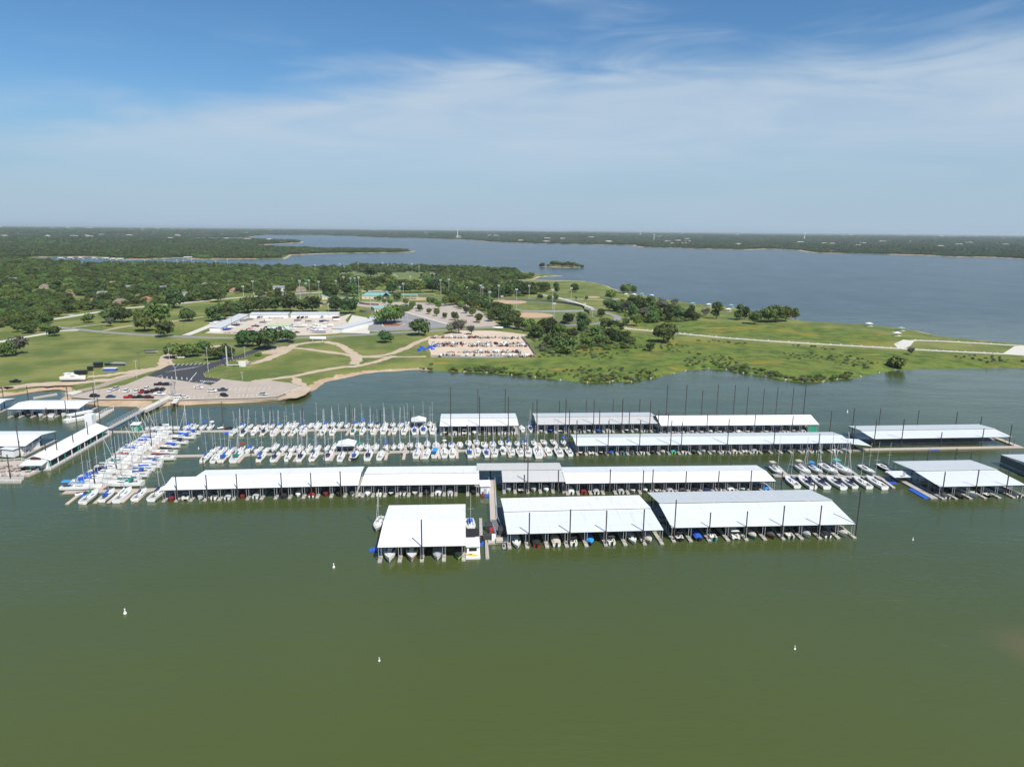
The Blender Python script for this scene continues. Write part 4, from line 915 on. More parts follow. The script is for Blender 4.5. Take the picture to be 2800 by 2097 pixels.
def powerboat(kind, loc, head, label, group, hull=None, cover=None, stripe=None, scale=1.0, z=0.0, top=None, engine=False, name=None):
    if kind == 'pontoon':
        r = empty('pontoon_boat', (loc.x, loc.y, z), head, scale); tag(r, label, 'pontoon boat', group)
        for y in (-.85, .85): ob('pontoon', _pt['tube'], r, loc=(0, y, 0))
        ob('deck', _pt['deck'], r); set_mat(ob('rail', _pt['rail'], r), hull or m_greyh); ob('seat', _pt['seat'], r)
        set_mat(ob('canopy', _pt['canopy'], r), CL[cover or 'charcoal']); return r
    if kind == 'jet':
        r = empty('jet_ski', (loc.x, loc.y, z), head, scale); tag(r, label, 'jet ski', group)
        set_mat(ob('hull', _js['hull'], r), hull or m_gel); ob('seat', _js['seat'], r); ob('handlebar', _js['handlebar'], r); return r
    p = POWER[kind]; r = empty(name or {'run': 'runabout', 'cruiser': 'cabin_cruiser', 'yacht': 'motor_yacht'}[kind], (loc.x, loc.y, z), head, scale)
    tag(r, label, 'motorboat' if kind != 'yacht' else 'yacht', group)
    h = ob('hull', p['hull'], r)
    if hull: set_mat(h, hull)
    if stripe: set_mat(ob('stripe', p['stripe'], r), stripe)
    if cover: set_mat(ob('cover', p['cover'], r), CL[cover])
    else:
        ob('deck', p['deck'], r); ob('cockpit', p['cockpit'], r)
        if kind == 'run': ob('windshield', p['windshield'], r)
        else:
            c = ob('cabin', p['cabin'], r); ob('window', p['cabin_window'], c)
            if top != 'none': set_mat(ob('hardtop', p['hardtop'], r), CL[top] if top else m_gel)
            ob('windshield', p['windshield'], r)
        if kind == 'run' and top: set_mat(ob('bimini', p['bimini'], r), CL[top])
    if engine or kind == 'run': ob('engine', p['engine'], r)
    return r
rp = random.Random(23)
DN_NAME = {'B1': 'nearest square dock', 'B2': 'split ridge dock by gangway', 'B3': 'largest nearest row dock', 'C1': 'stepped end white dock', 'C2': 'second row dark ridge dock', 'C3': 'dull grey roofed dock', 'C4': 'second row long right dock',
           'D1': 'longest third row dock', 'E1': 'farthest row left dock', 'E2': 'farthest row middle dock', 'E3': 'green ended farthest dock', 'F2': 'right dock with blue float', 'L1': 'left shore dock', 'L2': 'left edge dock'}
HN = {None: 'white', m_gel: 'white', m_navyh: 'navy', m_redh: 'red', m_blackh: 'black', m_greyh: 'grey', m_tealh: 'teal', m_limeh: 'lime', m_cream: 'cream'}
def in_slip(key, i, kind, off=0.0, out=.0, bow=1, **kw):
    """boat in slip i of a dock; bow=1 points to the open water"""
    d = DOCKS[key]; p = POWER.get(kind); L = (p['L'] if p else 7.0 if kind == 'pontoon' else 3.0) * kw.get('scale', 1.0)
    lx = (i + .5) * d['w'] + off; ly = L / 2 - d['over'] - out + .9
    loc = d['root'].matrix_basis @ Vector((lx, ly, 0)); head = d['rz'] + (-math.pi / 2 if bow > 0 else math.pi / 2) + math.radians(rp.uniform(-2.5, 2.5))
    hull, cov = kw.get('hull'), kw.get('cover')
    what = {'run': 'runabout', 'cruiser': 'cabin cruiser', 'pontoon': 'pontoon boat', 'jet': 'jet ski', 'yacht': 'motor yacht'}[kind]
    if kind == 'pontoon': w = 'pontoon boat with %s canopy' % (cov or 'charcoal')
    elif cov: w = '%s %s under %s cover' % (HN[hull], what, cov)
    else: w = 'open %s %s' % (HN[hull], what) if kind == 'run' else '%s %s' % (HN[hull], what)
    side = '' if abs(off) < .3 else (' left half,' if off < 0 else ' right half,')
    lab = '%s, %s slip from left,%s %s' % (w, nth(i + 1), side, DN_NAME[key])
    return powerboat(kind, loc, head, lab, 'boats in the covered slips', **kw)
# the three nearest docks, slip by slip
in_slip('B1', 0, 'cruiser', out=.6, top='none'); in_slip('B1', 1, 'cruiser', out=.3, stripe=m_redh, scale=.97)
in_slip('B1', 2, 'run', off=1.1, cover='grey', hull=m_gel, scale=1.05); in_slip('B1', 3, 'run', off=1.1, cover='black', hull=m_limeh, scale=1.05)
in_slip('B2', 0, 'cruiser', scale=.72, out=.8, top='none'); in_slip('B2', 1, 'run', cover='black', stripe=m_redh, hull=m_redh, bow=-1); in_slip('B2', 2, 'run', cover='tan', bow=-1, scale=1.1); in_slip('B2', 3, 'run', off=-.6, top='black', bow=-1)
in_slip('B2', 4, 'run', off=-1.3, cover='sky', hull=m_navyh); in_slip('B2', 5, 'run', off=-.9, bow=-1, top='charcoal'); in_slip('B2', 6, 'cruiser', scale=.68, out=.3, top='none'); in_slip('B2', 7, 'run', off=-1.1, cover='tan', hull=m_greyh)
in_slip('B3', 0, 'run', hull=m_blackh, bow=-1, top='black'); in_slip('B3', 1, 'run', cover='blue', bow=-1, hull=m_blackh); in_slip('B3', 2, 'run', hull=m_tealh, off=-1.2, bow=-1); in_slip('B3', 3, 'pontoon', cover='white', bow=-1); in_slip('B3', 4, 'run', cover='tan', hull=m_tealh)
in_slip('B3', 5, 'run', cover='charcoal', hull=m_redh); in_slip('B3', 6, 'run', bow=-1, hull=m_greyh); in_slip('B3', 7, 'run', cover='grey'); in_slip('B3', 8, 'run', cover='black', bow=-1); in_slip('B3', 9, 'run', cover='tan', hull=m_gel, scale=1.15)
def fill(key, seq):
    for i, s in enumerate(seq):
        if s is None: continue
        kind, hull, cov = s
        in_slip(key, i, kind, bow=rp.choice((1, -1)), hull=hull, cover=cov, scale=rp.uniform(.84, .98) if kind != 'jet' else 1.0, out=rp.uniform(-.7, .2))
g, w_, b_, n_, r_ = m_greyh, None, m_blackh, m_navyh, m_redh
fill('C1', [('run', r_, 'maroon'), ('pontoon', None, 'grey'), ('run', w_, 'grey'), ('run', w_, None), ('run', w_, 'grey'), ('run', r_, 'maroon'), ('run', w_, 'grey'), None, ('run', n_, 'black'), ('run', w_, 'white'), ('run', w_, 'red'), ('run', r_, 'maroon'), ('run', b_, 'black'), ('run', w_, 'charcoal')])
fill('C2', [('run', w_, 'white'), ('run', w_, None), ('run', b_, None), ('run', w_, None), ('run', g, None), ('run', b_, 'black'), ('run', w_, 'white'), ('run', w_, 'grey'), None, ('run', b_, 'black')])
fill('C3', [('run', g, 'grey'), ('run', b_, None), ('run', w_, 'grey'), ('run', w_, 'white'), ('jet', b_, None)])
fill('C4', [('run', w_, 'white'), ('run', r_, 'maroon'), ('run', w_, 'grey'), None, ('run', w_, 'grey'), ('run', w_, None), ('run', g, 'white'), ('run', b_, None), ('run', w_, 'grey'), ('run', b_, 'charcoal'), ('run', g, 'black'), ('run', b_, 'navy'), ('run', w_, None), ('run', w_, 'white'), ('run', w_, None), ('run', b_, 'black'), ('run', w_, 'sky')])
fill('D1', [('run', r_, None), ('pontoon', None, 'grey'), ('run', b_, None), ('run', w_, 'blue'), ('run', m_tealh, 'charcoal'), ('run', w_, 'charcoal'), ('run', w_, None), ('run', b_, 'charcoal'), ('run', w_, 'tan'), ('run', m_limeh, 'teal'), ('run', w_, None), ('run', b_, 'charcoal'), ('run', w_, 'grey'), ('run', w_, None), ('run', w_, None), ('run', w_, 'tan'), ('pontoon', None, 'tan'), ('run', w_, 'grey'), ('run', b_, 'black'), ('run', w_, 'charcoal'), ('run', b_, 'navy'), ('run', w_, 'charcoal'), ('run', w_, 'charcoal'), ('run', w_, 'black'), None, ('run', w_, None), ('run', w_, 'grey')])
fill('E1', [('run', b_, None), ('run', w_, 'grey'), ('pontoon', None, 'grey'), ('run', w_, 'white'), ('run', w_, 'charcoal'), ('run', w_, 'black'), ('run', w_, None), ('run', w_, None)])
fill('E2', [('run', w_, None), ('run', n_, 'blue'), ('run', b_, None), ('run', w_, 'charcoal'), ('run', g, 'charcoal'), ('run', w_, None), ('run', n_, 'blue'), ('run', w_, 'grey'), None, ('run', b_, None), ('run', w_, 'grey'), ('run', w_, 'black'), ('run', w_, 'charcoal')])
fill('E3', [('run', w_, 'charcoal'), ('run', r_, None), ('run', w_, None), ('run', w_, 'grey'), ('run', b_, None), ('run', w_, 'white'), ('run', w_, None), ('run', b_, 'charcoal'), ('run', w_, 'white'), ('run', w_, None), ('run', b_, 'black'), ('run', w_, None), ('run', n_, 'navy'), ('run', w_, None), ('run', w_, 'grey'), ('run', w_, 'grey'), None])
fill('F2', [('run', w_, 'charcoal'), ('run', b_, 'black'), ('cruiser', w_, None), ('run', b_, None), None, ('run', w_, 'charcoal')])
fill('L1', [('run', b_, 'black'), ('run', n_, 'charcoal'), ('cruiser', w_, None), ('cruiser', w_, 'grey'), ('cruiser', w_, 'tan'), ('run', w_, None)])
fill('L2', [None, None, None, ('run', w_, None), ('run', b_, None), ('run', w_, 'white'), ('run', w_, None)])
# boats and floats outside the slips
def jet(x, y, h, col, lab): powerboat('jet', G(x, y), h, lab, 'jet skis on floating pads', hull=col, z=.25)
jet(*Z1(640, 505), .4, m_gel, 'white jet ski beside the leftmost upper dock piling'); jet(*Z1(735, 505), .3, m_redh, 'red jet ski on the upper dock right of the leftmost piling'); jet(*Z1(775, 508), .3, m_blackh, 'dark jet ski nearest the purple covered sailboats on the upper dock')
jet(*Z5(290, 1480), .5, m_gel, 'white jet ski on a blue pad by the bottom pontoon'); jet(*Z5(350, 1470), .5, m_navyh, 'navy jet ski on a blue pad by the bottom pontoon')
jet(*ZB1(1790, 135), 1.5, m_redh, 'red jet ski moored by the white hut at the gangway'); jet(*ZB1(2095, 880), 1.6, m_greyh, 'grey jet ski beside the left end of the split ridge dock'); jet(*ZB1(1760, 790), 1.5, m_blackh, 'black jet ski on the blue pad right of the houseboat')
def pad(label, quad, zz=.28):
    P = [G(*q) for q in quad]; c = sum(P, Vector()) / 4; r = empty('float_pad', (c.x, c.y, 0)); tag(r, label, 'float', 'blue floating pads')
    b = MB(); n = 3
    for i in range(n):
        a0, a1 = i / n + .01, (i + 1) / n - .01; q = [P[0].lerp(P[1], a0), P[0].lerp(P[1], a1), P[3].lerp(P[2], a1), P[3].lerp(P[2], a0)]
        MB().prism([(v - c)[:2] for v in q][::-1], -.15, zz).obj('float_block', m_blue, r)
ZF = lambda x, y: (2420 + .1718 * x, 1230 + .1718 * y)
pad('long blue float beside the right hand pale dock', [ZF(370, 635), ZF(440, 610), ZF(765, 775), ZF(625, 782)]); pad('blue float by the small white canopy at the right', [ZF(15, 480), ZF(80, 475), ZF(185, 535), ZF(65, 540)])
pad('blue float at the left corner of the nearest dock', [ZB1(160, 900), ZB1(275, 880), ZB1(300, 935), ZB1(150, 940)]); pad('small blue float beside the white hut', [ZB1(1822, 95), ZB1(1885, 95), ZB1(1885, 155), ZB1(1822, 155)]); pad('blue float under the black jet ski by the houseboat', [ZB1(1725, 770), ZB1(1795, 770), ZB1(1800, 855), ZB1(1730, 858)])
pad('blue float in front of the railed dock', [(2541,1227.5),(2567,1227),(2570,1232),(2543,1232.5)]); pad('blue tarp float at the start of the upper near row', [Z1(690, 565), Z1(770, 560), Z1(790, 598), Z1(665, 598)])
pad('blue jet ski pad at the bottom pontoon', [Z5(250, 1480), Z5(370, 1465), Z5(360, 1500), Z5(240, 1505)])
# ------------------------------------------------------------------ trees
def leaf_mat(name, dark, light, sat=1.0):
    m = bpy.data.materials.new(name); m.use_nodes = True; t = m.node_tree; L = t.links.new; b = t.nodes['Principled BSDF']
    b.inputs['Roughness'].default_value = .75; b.inputs['Specular IOR Level'].default_value = .2
    oi = N(t, 'ShaderNodeObjectInfo'); ge = N(t, 'ShaderNodeNewGeometry')
    nz = N(t, 'ShaderNodeTexNoise'); nz.inputs['Scale'].default_value = .55; nz.inputs['Detail'].default_value = 3; L(ge.outputs['Position'], nz.inputs[0])
    mx = N(t, 'ShaderNodeMix', data_type='RGBA'); mx.inputs[6].default_value = (*dark, 1); mx.inputs[7].default_value = (*light, 1)
    f = M_(t, 'ADD', M_(t, 'MULTIPLY', M_(t, 'POWER', oi.outputs['Random'], 1.6), .75), M_(t, 'MULTIPLY_ADD', nz.outputs[0], .7, -.22), clamp=True); L(f, mx.inputs[0])
    hs = N(t, 'ShaderNodeHueSaturation'); L(mx.outputs[2], hs.inputs['Color'])
    r2 = M_(t, 'FRACT', M_(t, 'MULTIPLY', oi.outputs['Random'], 37.7)); L(M_(t, 'MULTIPLY_ADD', r2, .06, .475), hs.inputs['Hue']); L(M_(t, 'MULTIPLY_ADD', r2, .75, .60), hs.inputs['Value']); hs.inputs['Saturation'].default_value = sat
    L(hs.outputs[0], b.inputs['Base Color'])
    return m
m_leaf = leaf_mat('oak_leaves', (.036, .062, .019), (.115, .152, .038)); m_leaf2 = leaf_mat('bright_leaves', (.072, .112, .024), (.150, .190, .042))
m_leafg = leaf_mat('grey_leaves', (.085, .088, .058), (.135, .135, .088), .8); m_wood = leaf_mat('wood_leaves', (.040, .064, .024), (.100, .130, .040)); m_brush = leaf_mat('brush_leaves', (.105, .112, .066), (.155, .185, .062), .9)
m_bark = mat('bark', (.10, .078, .058), .9, var=.3, scale=2)
def crown_verts(seed, n, shape, lobes=14, leaf=.15, core=True, spread=1.0):
    """leaf-sized faces over the lobes of a crown about 2 wide, base near z=0"""
    R = np.random.RandomState(seed); V, Fc = [], []
    L = []
    for i in range(lobes):
        a, r = R.rand() * 6.283, math.sqrt(R.rand()) * .62 * spread
        if shape == 'oak': zc = .52 + R.rand() * .34 - r * .28; rr = .30 + R.rand() * .16
        elif shape == 'tall': zc = .4 + R.rand() * 1.15; r *= .72 * (1.25 - zc * .55); rr = .26 + R.rand() * .14
        elif shape == 'shrub': zc = .2 + R.rand() * .28; rr = .30 + R.rand() * .16
        else: zc = .42 + R.rand() * .62; r *= .85; rr = .30 + R.rand() * .18
        L.append((math.cos(a) * r, math.sin(a) * r, zc, rr))
    if core:
        for x, y, z, r in L:
            k = len(V); rr = r * .72
            P = [(x + rr * dx, y + rr * dy, z + rr * .8 * dz) for dx, dy, dz in ((1,0,0),(0,1,0),(-1,0,0),(0,-1,0),(0,0,1),(0,0,-1))]
            V += P; Fc += [(k+a, k+b, k+c) for a, b, c in ((0,1,4),(1,2,4),(2,3,4),(3,0,4),(1,0,5),(2,1,5),(3,2,5),(0,3,5))]
    w = np.array([l[3] ** 2 for l in L]); w /= w.sum()
    for i in range(n):
        x, y, z, r = L[R.choice(len(L), p=w)]
        d = R.randn(3); d /= np.linalg.norm(d)
        if d[2] < -.35: d[2] *= -.6
        p = np.array([x, y, z]) + d * r * (.80 + .32 * R.rand()) * np.array([1, 1, .86])
        nrm = d + R.randn(3) * .55; nrm /= np.linalg.norm(nrm)
        t = np.cross(nrm, R.randn(3)); t /= np.linalg.norm(t); s = np.cross(nrm, t); q = leaf * (.6 + .8 * R.rand())
        k = len(V); V += [tuple(p + t * q), tuple(p + s * q * .8), tuple(p - t * q), tuple(p - s * q * .8)]; Fc.append((k, k + 1, k + 2, k + 3))
    return V, Fc
def trunk_mesh(h, r, limbs, seed, spread=.5):
    R = random.Random(seed); b = MB(); b.cone((0, 0, -.1), (R.uniform(-.03, .03), 0, h * .62), r, r * .62, 7)
    for i in range(limbs):
        a = 6.283 * i / limbs + R.uniform(-.4, .4); b.cone((0, 0, h * R.uniform(.35, .58)), (math.cos(a) * spread * R.uniform(.6, 1), math.sin(a) * spread * R.uniform(.6, 1), h * R.uniform(.85, 1.15)), r * .5, r * .16, 5)
    return b.me('trunk', m_bark)
TREES = {}
def proto(key, shapes, m, n, leaf, lobes, trunk, spread=1.0):
    TREES[key] = []
    for s in range(3):
        v, f = crown_verts(hash(key) % 977 if False else sum(map(ord, key)) + 31 * s, n, shapes, lobes, leaf, spread=spread)
        TREES[key].append((me_of('crown', v, f, m), trunk_mesh(*trunk, s, .5 * spread)))
proto('oak', 'oak', m_leaf, 1100, .085, 17, (.62, .055, 6)); proto('round', 'round', m_leaf, 950, .09, 15, (.62, .05, 5)); proto('tall', 'tall', m_leaf, 900, .085, 14, (.9, .05, 5)); proto('bright', 'round', m_leaf2, 950, .09, 14, (.55, .05, 5))
proto('sparse', 'round', m_leafg, 300, .075, 10, (.8, .05, 9)); proto('shrub', 'shrub', m_leaf2, 650, .10, 11, (.3, .035, 4)); proto('greyshrub', 'shrub', m_brush, 520, .09, 11, (.3, .03, 6))
rt = random.Random(5)
def tree(kind, x, y, w, label, group=None, hs=1.0, name=None, loc=None, width=None):
    """x,y: foot of the trunk in the photo, w: crown width in photo pixels"""
    p = loc or GL(x, y); W = width or 1.16 * w * mpp(x, y, LAND_Z); c, t = TREES[kind][rt.randrange(3)]
    nm = name or ('shrub' if 'shrub' in kind else 'tree'); gz = float(ground_z(p.x, p.y)[0]) if loc is None else p.z
    r = empty(nm, (p.x, p.y, gz - .03), rt.uniform(0, 6.28), (W / 2, W / 2, W / 2 * hs * (1.28 if kind == 'oak' else 1.14))); tag(r, label, nm, group)
    ob('trunk', t, r); ob('crown', c, r)
    return r
A1 = lambda x, y: (K * x, 600 + K * y)
A2 = lambda x, y: (700 + K * x, 600 + K * y)
A3 = lambda x, y: (1400 + K * x, 600 + K * y)
A4 = lambda x, y: (2100 + K * x, 600 + K * y)
def trees(f, lst, group):
    for kind, x, y, w, lab, *h in lst: tree(kind, *f(x, y), w * K, lab, group, *(h or ()))
trees(A1, [('oak',767,893,104,'small round oak on the upper left lawn'),('sparse',957,925,105,'thin grey oak in front of the dark pair on the lawn'),('oak',945,892,150,'left oak of the dark pair on the left lawn'),('oak',1062,892,170,'right oak of the dark pair on the left lawn'),
 ('bright',1235,918,165,'pale green tree left in the big lawn clump'),('bright',1385,905,205,'largest pale green tree of the lawn clump'),('oak',1250,965,185,'low dark oak in front of the lawn clump'),('round',1427,1015,165,'dark oak standing on the road edge before the lawn clump'),
 ('oak',1622,880,145,'lone spreading oak with a wide shadow right of the lawn clump'),('round',1508,765,180,'dark round oak by the house road bend'),('oak',475,1008,110,'small oak where two park roads meet'),('round',60,1185,150,'dark half of the twin oak at the left edge'),('sparse',140,1170,200,'olive half of the twin oak at the left edge'),
 ('oak',1495,1198,165,'leftmost oak of the row above the asphalt lot'),('oak',1590,1192,140,'second oak of the row above the asphalt lot'),('oak',1670,1184,150,'third oak of the row above the asphalt lot'),('oak',1745,1155,135,'rightmost oak of the row above the asphalt lot'),
 ('oak',1860,1212,150,'oak over the blue bin by the asphalt road'),('oak',1965,1188,135,'oak behind the tall steel pole'),('round',1690,708,120,'tree left of the road bend by the far houses'),('round',1785,700,110,'tree in the middle of the road bend group'),('round',1880,715,130,'tree right in the road bend group')], 'oaks on the left hand park lawn')
trees(A2, [('oak',270,1058,150,'oak by the storage yard gate'),('oak',110,1122,235,'wide oak at the dirt track hub'),('oak',-70,1100,190,'broad oak left of the dirt track hub'),('sparse',40,1045,110,'yellowish thin tree at the storage yard corner'),('oak',1122,905,200,'left big oak on the red mulch island'),('oak',1195,890,160,'right big oak on the red mulch island'),
 ('oak',1410,1003,180,'oak on the road verge below the grey lot'),('oak',1117,1066,130,'lone oak on the grass loop between tracks'),('sparse',1690,985,130,'grey leaved tree left above the trailer yard'),('sparse',1752,985,160,'grey leaved tree in the middle above the trailer yard'),('sparse',1862,995,105,'nearly bare tree above the trailer yard'),('shrub',20,1180,60,'low oak beside the asphalt road end')], 'oaks around the dirt tracks')
trees(A2, [('round',x,y,w,lab) for x,y,w,lab in [(60,800,150,'leftmost dark tree behind the storage sheds'),(165,795,150,'second dark tree behind the storage sheds'),(295,800,185,'third dark tree behind the storage sheds'),(410,800,130,'fourth dark tree behind the storage sheds'),(490,798,150,'fifth dark tree behind the storage sheds'),(690,795,145,'tree between the two storage sheds and ball field'),(812,815,160,'largest dark tree at the right shed end')]], 'trees behind the storage sheds')
trees(A1, [('round',x,y,w,lab) for x,y,w,lab in [(1860,882,170,'dark tree at the left tip of the shed grove'),(1945,865,150,'second tree of the shed grove'),(2030,838,150,'third tree of the shed grove'),(2110,815,150,'fourth tree of the shed grove'),(2180,800,150,'fifth tree of the shed grove')]], 'trees behind the storage sheds')
LOTT = [(1350,775,64),(1415,795,62),(1495,820,52),(1562,836,64),(1632,857,52),(1717,872,74),(1812,812,62),(1872,838,82),(1926,893,82),(1772,775,70),(1575,775,72),(1500,738,70),(1295,742,60),(1160,742,50),(1110,730,46),(1066,712,58),(1220,712,82),(2032,882,82),(1545,740,60),(1690,745,90),(1640,748,80),(1755,735,80)]
for i, (x, y, w) in enumerate(sorted(LOTT)): tree('bright' if i % 3 else 'round', *A2(x, y), w * K, 'small planted tree, %s from left around the pale car park' % nth(i + 1), 'small trees around the pale car park', 1.15)
trees(A2, [('round',1905,772,140,'tree above the car park by the far ball field'),('round',1975,790,110,'tree left of the green batting cage'),('round',2060,835,130,'tree before the green batting cage'),('round',2115,870,150,'tree at the right end of the pale car park'),('round',2170,935,150,'bushy tree above the right trailer yard end'),('shrub',1200,795,110,'round shrub left of the pale car park corner'),('shrub',1280,792,110,'round shrub at the pale car park corner'),('round',655,690,140,'dark tree above the covered bleachers'),('round',840,668,130,'tree between bleachers and the pavilion'),('round',990,500,110,'round tree on the far field edge'),('round',1140,500,80,'lone round tree on the far field'),('round',1480,595,110,'dark round tree behind the right ball field'),('round',1330,635,130,'tree behind the teal roofed hall'),('round',1180,640,110,'tree right behind the teal roofed hall'),('round',985,640,100,'tree left behind the teal roofed hall')], 'trees around the ball park')
trees(A3, [('tall',380,640,92,'tall tree on the shore lawn'),('round',542,628,82,'round tree on the shore lawn by the small diamond'),('tall',553,692,26,'sapling left of the small diamond'),('bright',645,697,40,'sapling right of the small diamond'),('round',243,690,55,'young tree at the ball park gate'),('round',325,700,52,'young tree left of the fence bend'),('round',378,697,60,'young tree at the fence bend'),
 ('bright',855,695,105,'bright green tree on the lakeside lawn'),('round',770,842,78,'tree inside the road curve'),('round',490,905,108,'dark tree left below the outfield fence'),('round',605,885,98,'dark tree right below the outfield fence'),('round',640,935,88,'tree where the road meets the path'),('bright',960,640,80,'left willow at the water edge'),('bright',1000,640,90,'middle willow at the water edge'),('bright',1045,640,75,'right willow at the water edge'),
 ('sparse',1670,832,85,'thin tree by the lakeside shelters'),('tall',1765,862,140,'tall spreading tree by the lakeside shelters'),('tall',1965,870,115,'tallest lakeside tree left'),('tall',2012,866,105,'tallest lakeside tree right'),('bright',2090,905,130,'bright bushy tree at the lakeside grove'),('oak',1312,1062,205,'big dark oak standing on the white path'),('round',1195,1135,88,'narrow dark tree below the big path oak'),
 ('round',800,950,115,'dark tree left of the blue portable toilet'),('round',885,958,100,'dark tree right of the blue portable toilet'),('round',935,970,95,'dark tree at the path start'),('round',985,912,65,'round shrub tree left in the thicket front'),('bright',1072,922,118,'round bright tree in the thicket front')], 'trees on the shore meadow')
THK = [(840,790,115),(910,795,125),(980,805,130),(1040,870,130),(1060,765,135),(1130,785,140),(1130,850,120),(1200,805,130),(1210,893,125),(1300,795,145),(1340,882,125),(1260,850,120),(1450,852,115),(1400,830,110),(1540,862,110),(1590,872,80),(1500,840,90)]
for i, (x, y, w) in enumerate(sorted(THK)): tree(('round', 'oak', 'sparse', 'tall')[i % 4], *A3(x, y), w * K, 'thicket tree, %s from left behind the white path' % nth(i + 1), 'thicket behind the white path', .95)
trees(A3, [('sparse',1400,752,88,'pale thin tree poking out behind the thicket')], None)
THM = [(300,985,175),(215,1025,140),(345,1118,155),(470,1158,165),(650,1105,115),(600,965,100),(770,1085,140),(860,1075,150),(720,1010,110),(960,1060,110),(1020,1085,90),(150,960,120),(60,950,120),(410,1000,120),(520,1020,100),(880,1010,110)]
for i, (x, y, w) in enumerate(sorted(THM)): tree(('round', 'bright', 'round', 'oak')[i % 4], *A3(x, y), w * K, 'meadow thicket tree, %s from left between trailer yard and path' % nth(i + 1), 'thicket right of the trailer yard', 1.0)
trees(A4, [('bright',0,892,150,'left tree of the lakeside grove end'),('bright',65,886,170,'large bright tree of the lakeside grove end'),('bright',150,880,150,'right bright tree of the lakeside grove end'),('tall',235,865,95,'slender tree at the tip of the lakeside grove'),('shrub',1125,1262,170,'big round shrub on the right shore'),('sparse',1235,1170,88,'nearly bare tree beside the white path fork')], 'trees on the right shore')
# groves inside the ball park
GRV = [(705,815),(722,806),(738,818),(760,812),(900,806),(925,800),(945,806),(965,800),(990,788),(1005,778),(1060,782),(1075,795),(1090,790),(1105,800),(1130,792),(1150,800),(1165,790),(1185,800),(1200,793),(1215,803),(1232,797),(1250,806),(1268,800),(1285,812),(1305,806),(1322,816),(1340,808),(1358,814),(1375,806),(1395,812),(1412,803),(1430,810),(1450,800),(1470,806),(1488,800),(1335,838),(1350,846),(1368,852),(1380,862),(1392,872),(1405,880),(1345,868),(1362,876),(1378,884),(1395,890),(870,780),(848,786),(820,782),(795,788),(955,776),(935,784),(1022,792),(1240,835),(1255,842),(1272,838),(1290,846)]
for i, (x, y) in enumerate(sorted(GRV)): tree(('round', 'oak', 'bright', 'round')[i % 4], x + rt.uniform(-3, 3), y + rt.uniform(-1.5, 1.5), rt.uniform(24, 42), 'ball park grove tree, %s from left among the fields' % nth(i + 1), 'groves among the ball fields', rt.uniform(.9, 1.15))
# ---- woodland as a mass: instanced trees on scattered points
ROADPTS = [GL(*p) for p in [(142,873.5),(190,866.5),(246,857),(300,849),(352,842.5),(405,838),(449,834),(540,825),(620,817),(680,812),(760,806),(850,801),(960,797)]]
HOUSES = [(259,828,13,0),(326,833,15,2),(357,792,15,1),(304,781,14,0),(278,810,13,1),(449,794,13,1),(509,812,16,1),(560,785,12,2),(395,826,11,0),(709,803,15,0),(762,797,16,1),(823,797,14,2),(600,788,12,1),(640,800,13,0),(470,772,12,2),(210,770,12,1),(120,790,13,2),(35,770,12,1),(180,812,11,0)]
def scatter(poly_px, spacing, seed, excl=(), world=None, msd=6):
    P = world or [tuple(GL(*p)[:2]) for p in poly_px]; a = np.array(P); lo, hi = a.min(0), a.max(0); R = np.random.RandomState(seed)
    gx, gy = np.meshgrid(np.arange(lo[0], hi[0], spacing), np.arange(lo[1], hi[1], spacing)); x = gx.ravel() + R.uniform(-.48, .48, gx.size) * spacing; y = gy.ravel() + R.uniform(-.48, .48, gx.size) * spacing
    k = inside(x, y, P); x, y = x[k], y[k]
    k = land_sd(x, y) > msd; x, y = x[k], y[k]
    for ex, ey, r in excl:
        k = np.hypot(x - ex, y - ey) > r; x, y = x[k], y[k]
    return x, y
EX = []
for hx, hy, hw, c in HOUSES:
    p = GL(hx, hy); EX.append((p.x, p.y, 13)); EX.append((p.x, p.y - 20, 12.5))
WOOD_A = [(-700,985),(-150,950),(0,930),(128,905),(140,882),(176,864),(285,847),(440,831),(560,820),(700,806),(850,797),(925,790),(930,770),(915,752),(950,742),(1060,738),(1160,739),(1290,742),(1430,752),(1400,739),(1270,737),(1080,733),(960,731),(860,739),(795,733),(700,735),(487,727),(285,727),(60,711),(-200,706),(-900,706)]
WOOD_B = [(1150,752),(1260,746),(1430,756),(1500,759),(1440,764),(1330,770),(1400,777),(1495,792),(1500,803),(1400,812),(1300,822),(1235,815),(1200,800),(1225,780),(1160,766)]
WOOD_C = [(930,790),(1000,782),(1060,790),(1040,768),(960,770)]
xs, ys = [], []
for wd, sp, sd in ((WOOD_A, 8.8, 1), (WOOD_B, 8.2, 2), (WOOD_C, 9.5, 3)):
    x, y = scatter(wd, sp, sd, EX); xs.append(x); ys.append(y)
wx, wy = np.concatenate(xs), np.concatenate(ys)
rd = seg_dist(wx, wy, [(p.x, p.y) for p in ROADPTS], closed=False); k = rd > 9; wx, wy = wx[k], wy[k]
gap = vnoise(wx, wy, 60, 77); k = (gap < .64) & (vnoise(wx, wy, 22, 91, 2) < .72); wx, wy = wx[k], wy[k]
inv = np.abs(np.arctan2(wx, wy)) < math.radians(40); order = np.argsort(np.hypot(wx, wy) + np.where(inv, 0, 1e6))
NIND = 130
rw = random.Random(4)
for jj, j in enumerate(sorted(order[:NIND], key=lambda i: math.atan2(wx[i], wy[i]))):
    tree(rw.choice(('round', 'oak', 'round', 'bright', 'oak')), 0, 0, 0, 'dense green wood edge tree, %s from left along the left hand wood' % nth(jj + 1), 'trees at the edge of the left hand wood', rw.uniform(.95, 1.2), loc=Vector((wx[j], wy[j], LAND_Z)), width=rw.uniform(8.5, 12.5))
rest = order[NIND:]; wx, wy = wx[rest], wy[rest]
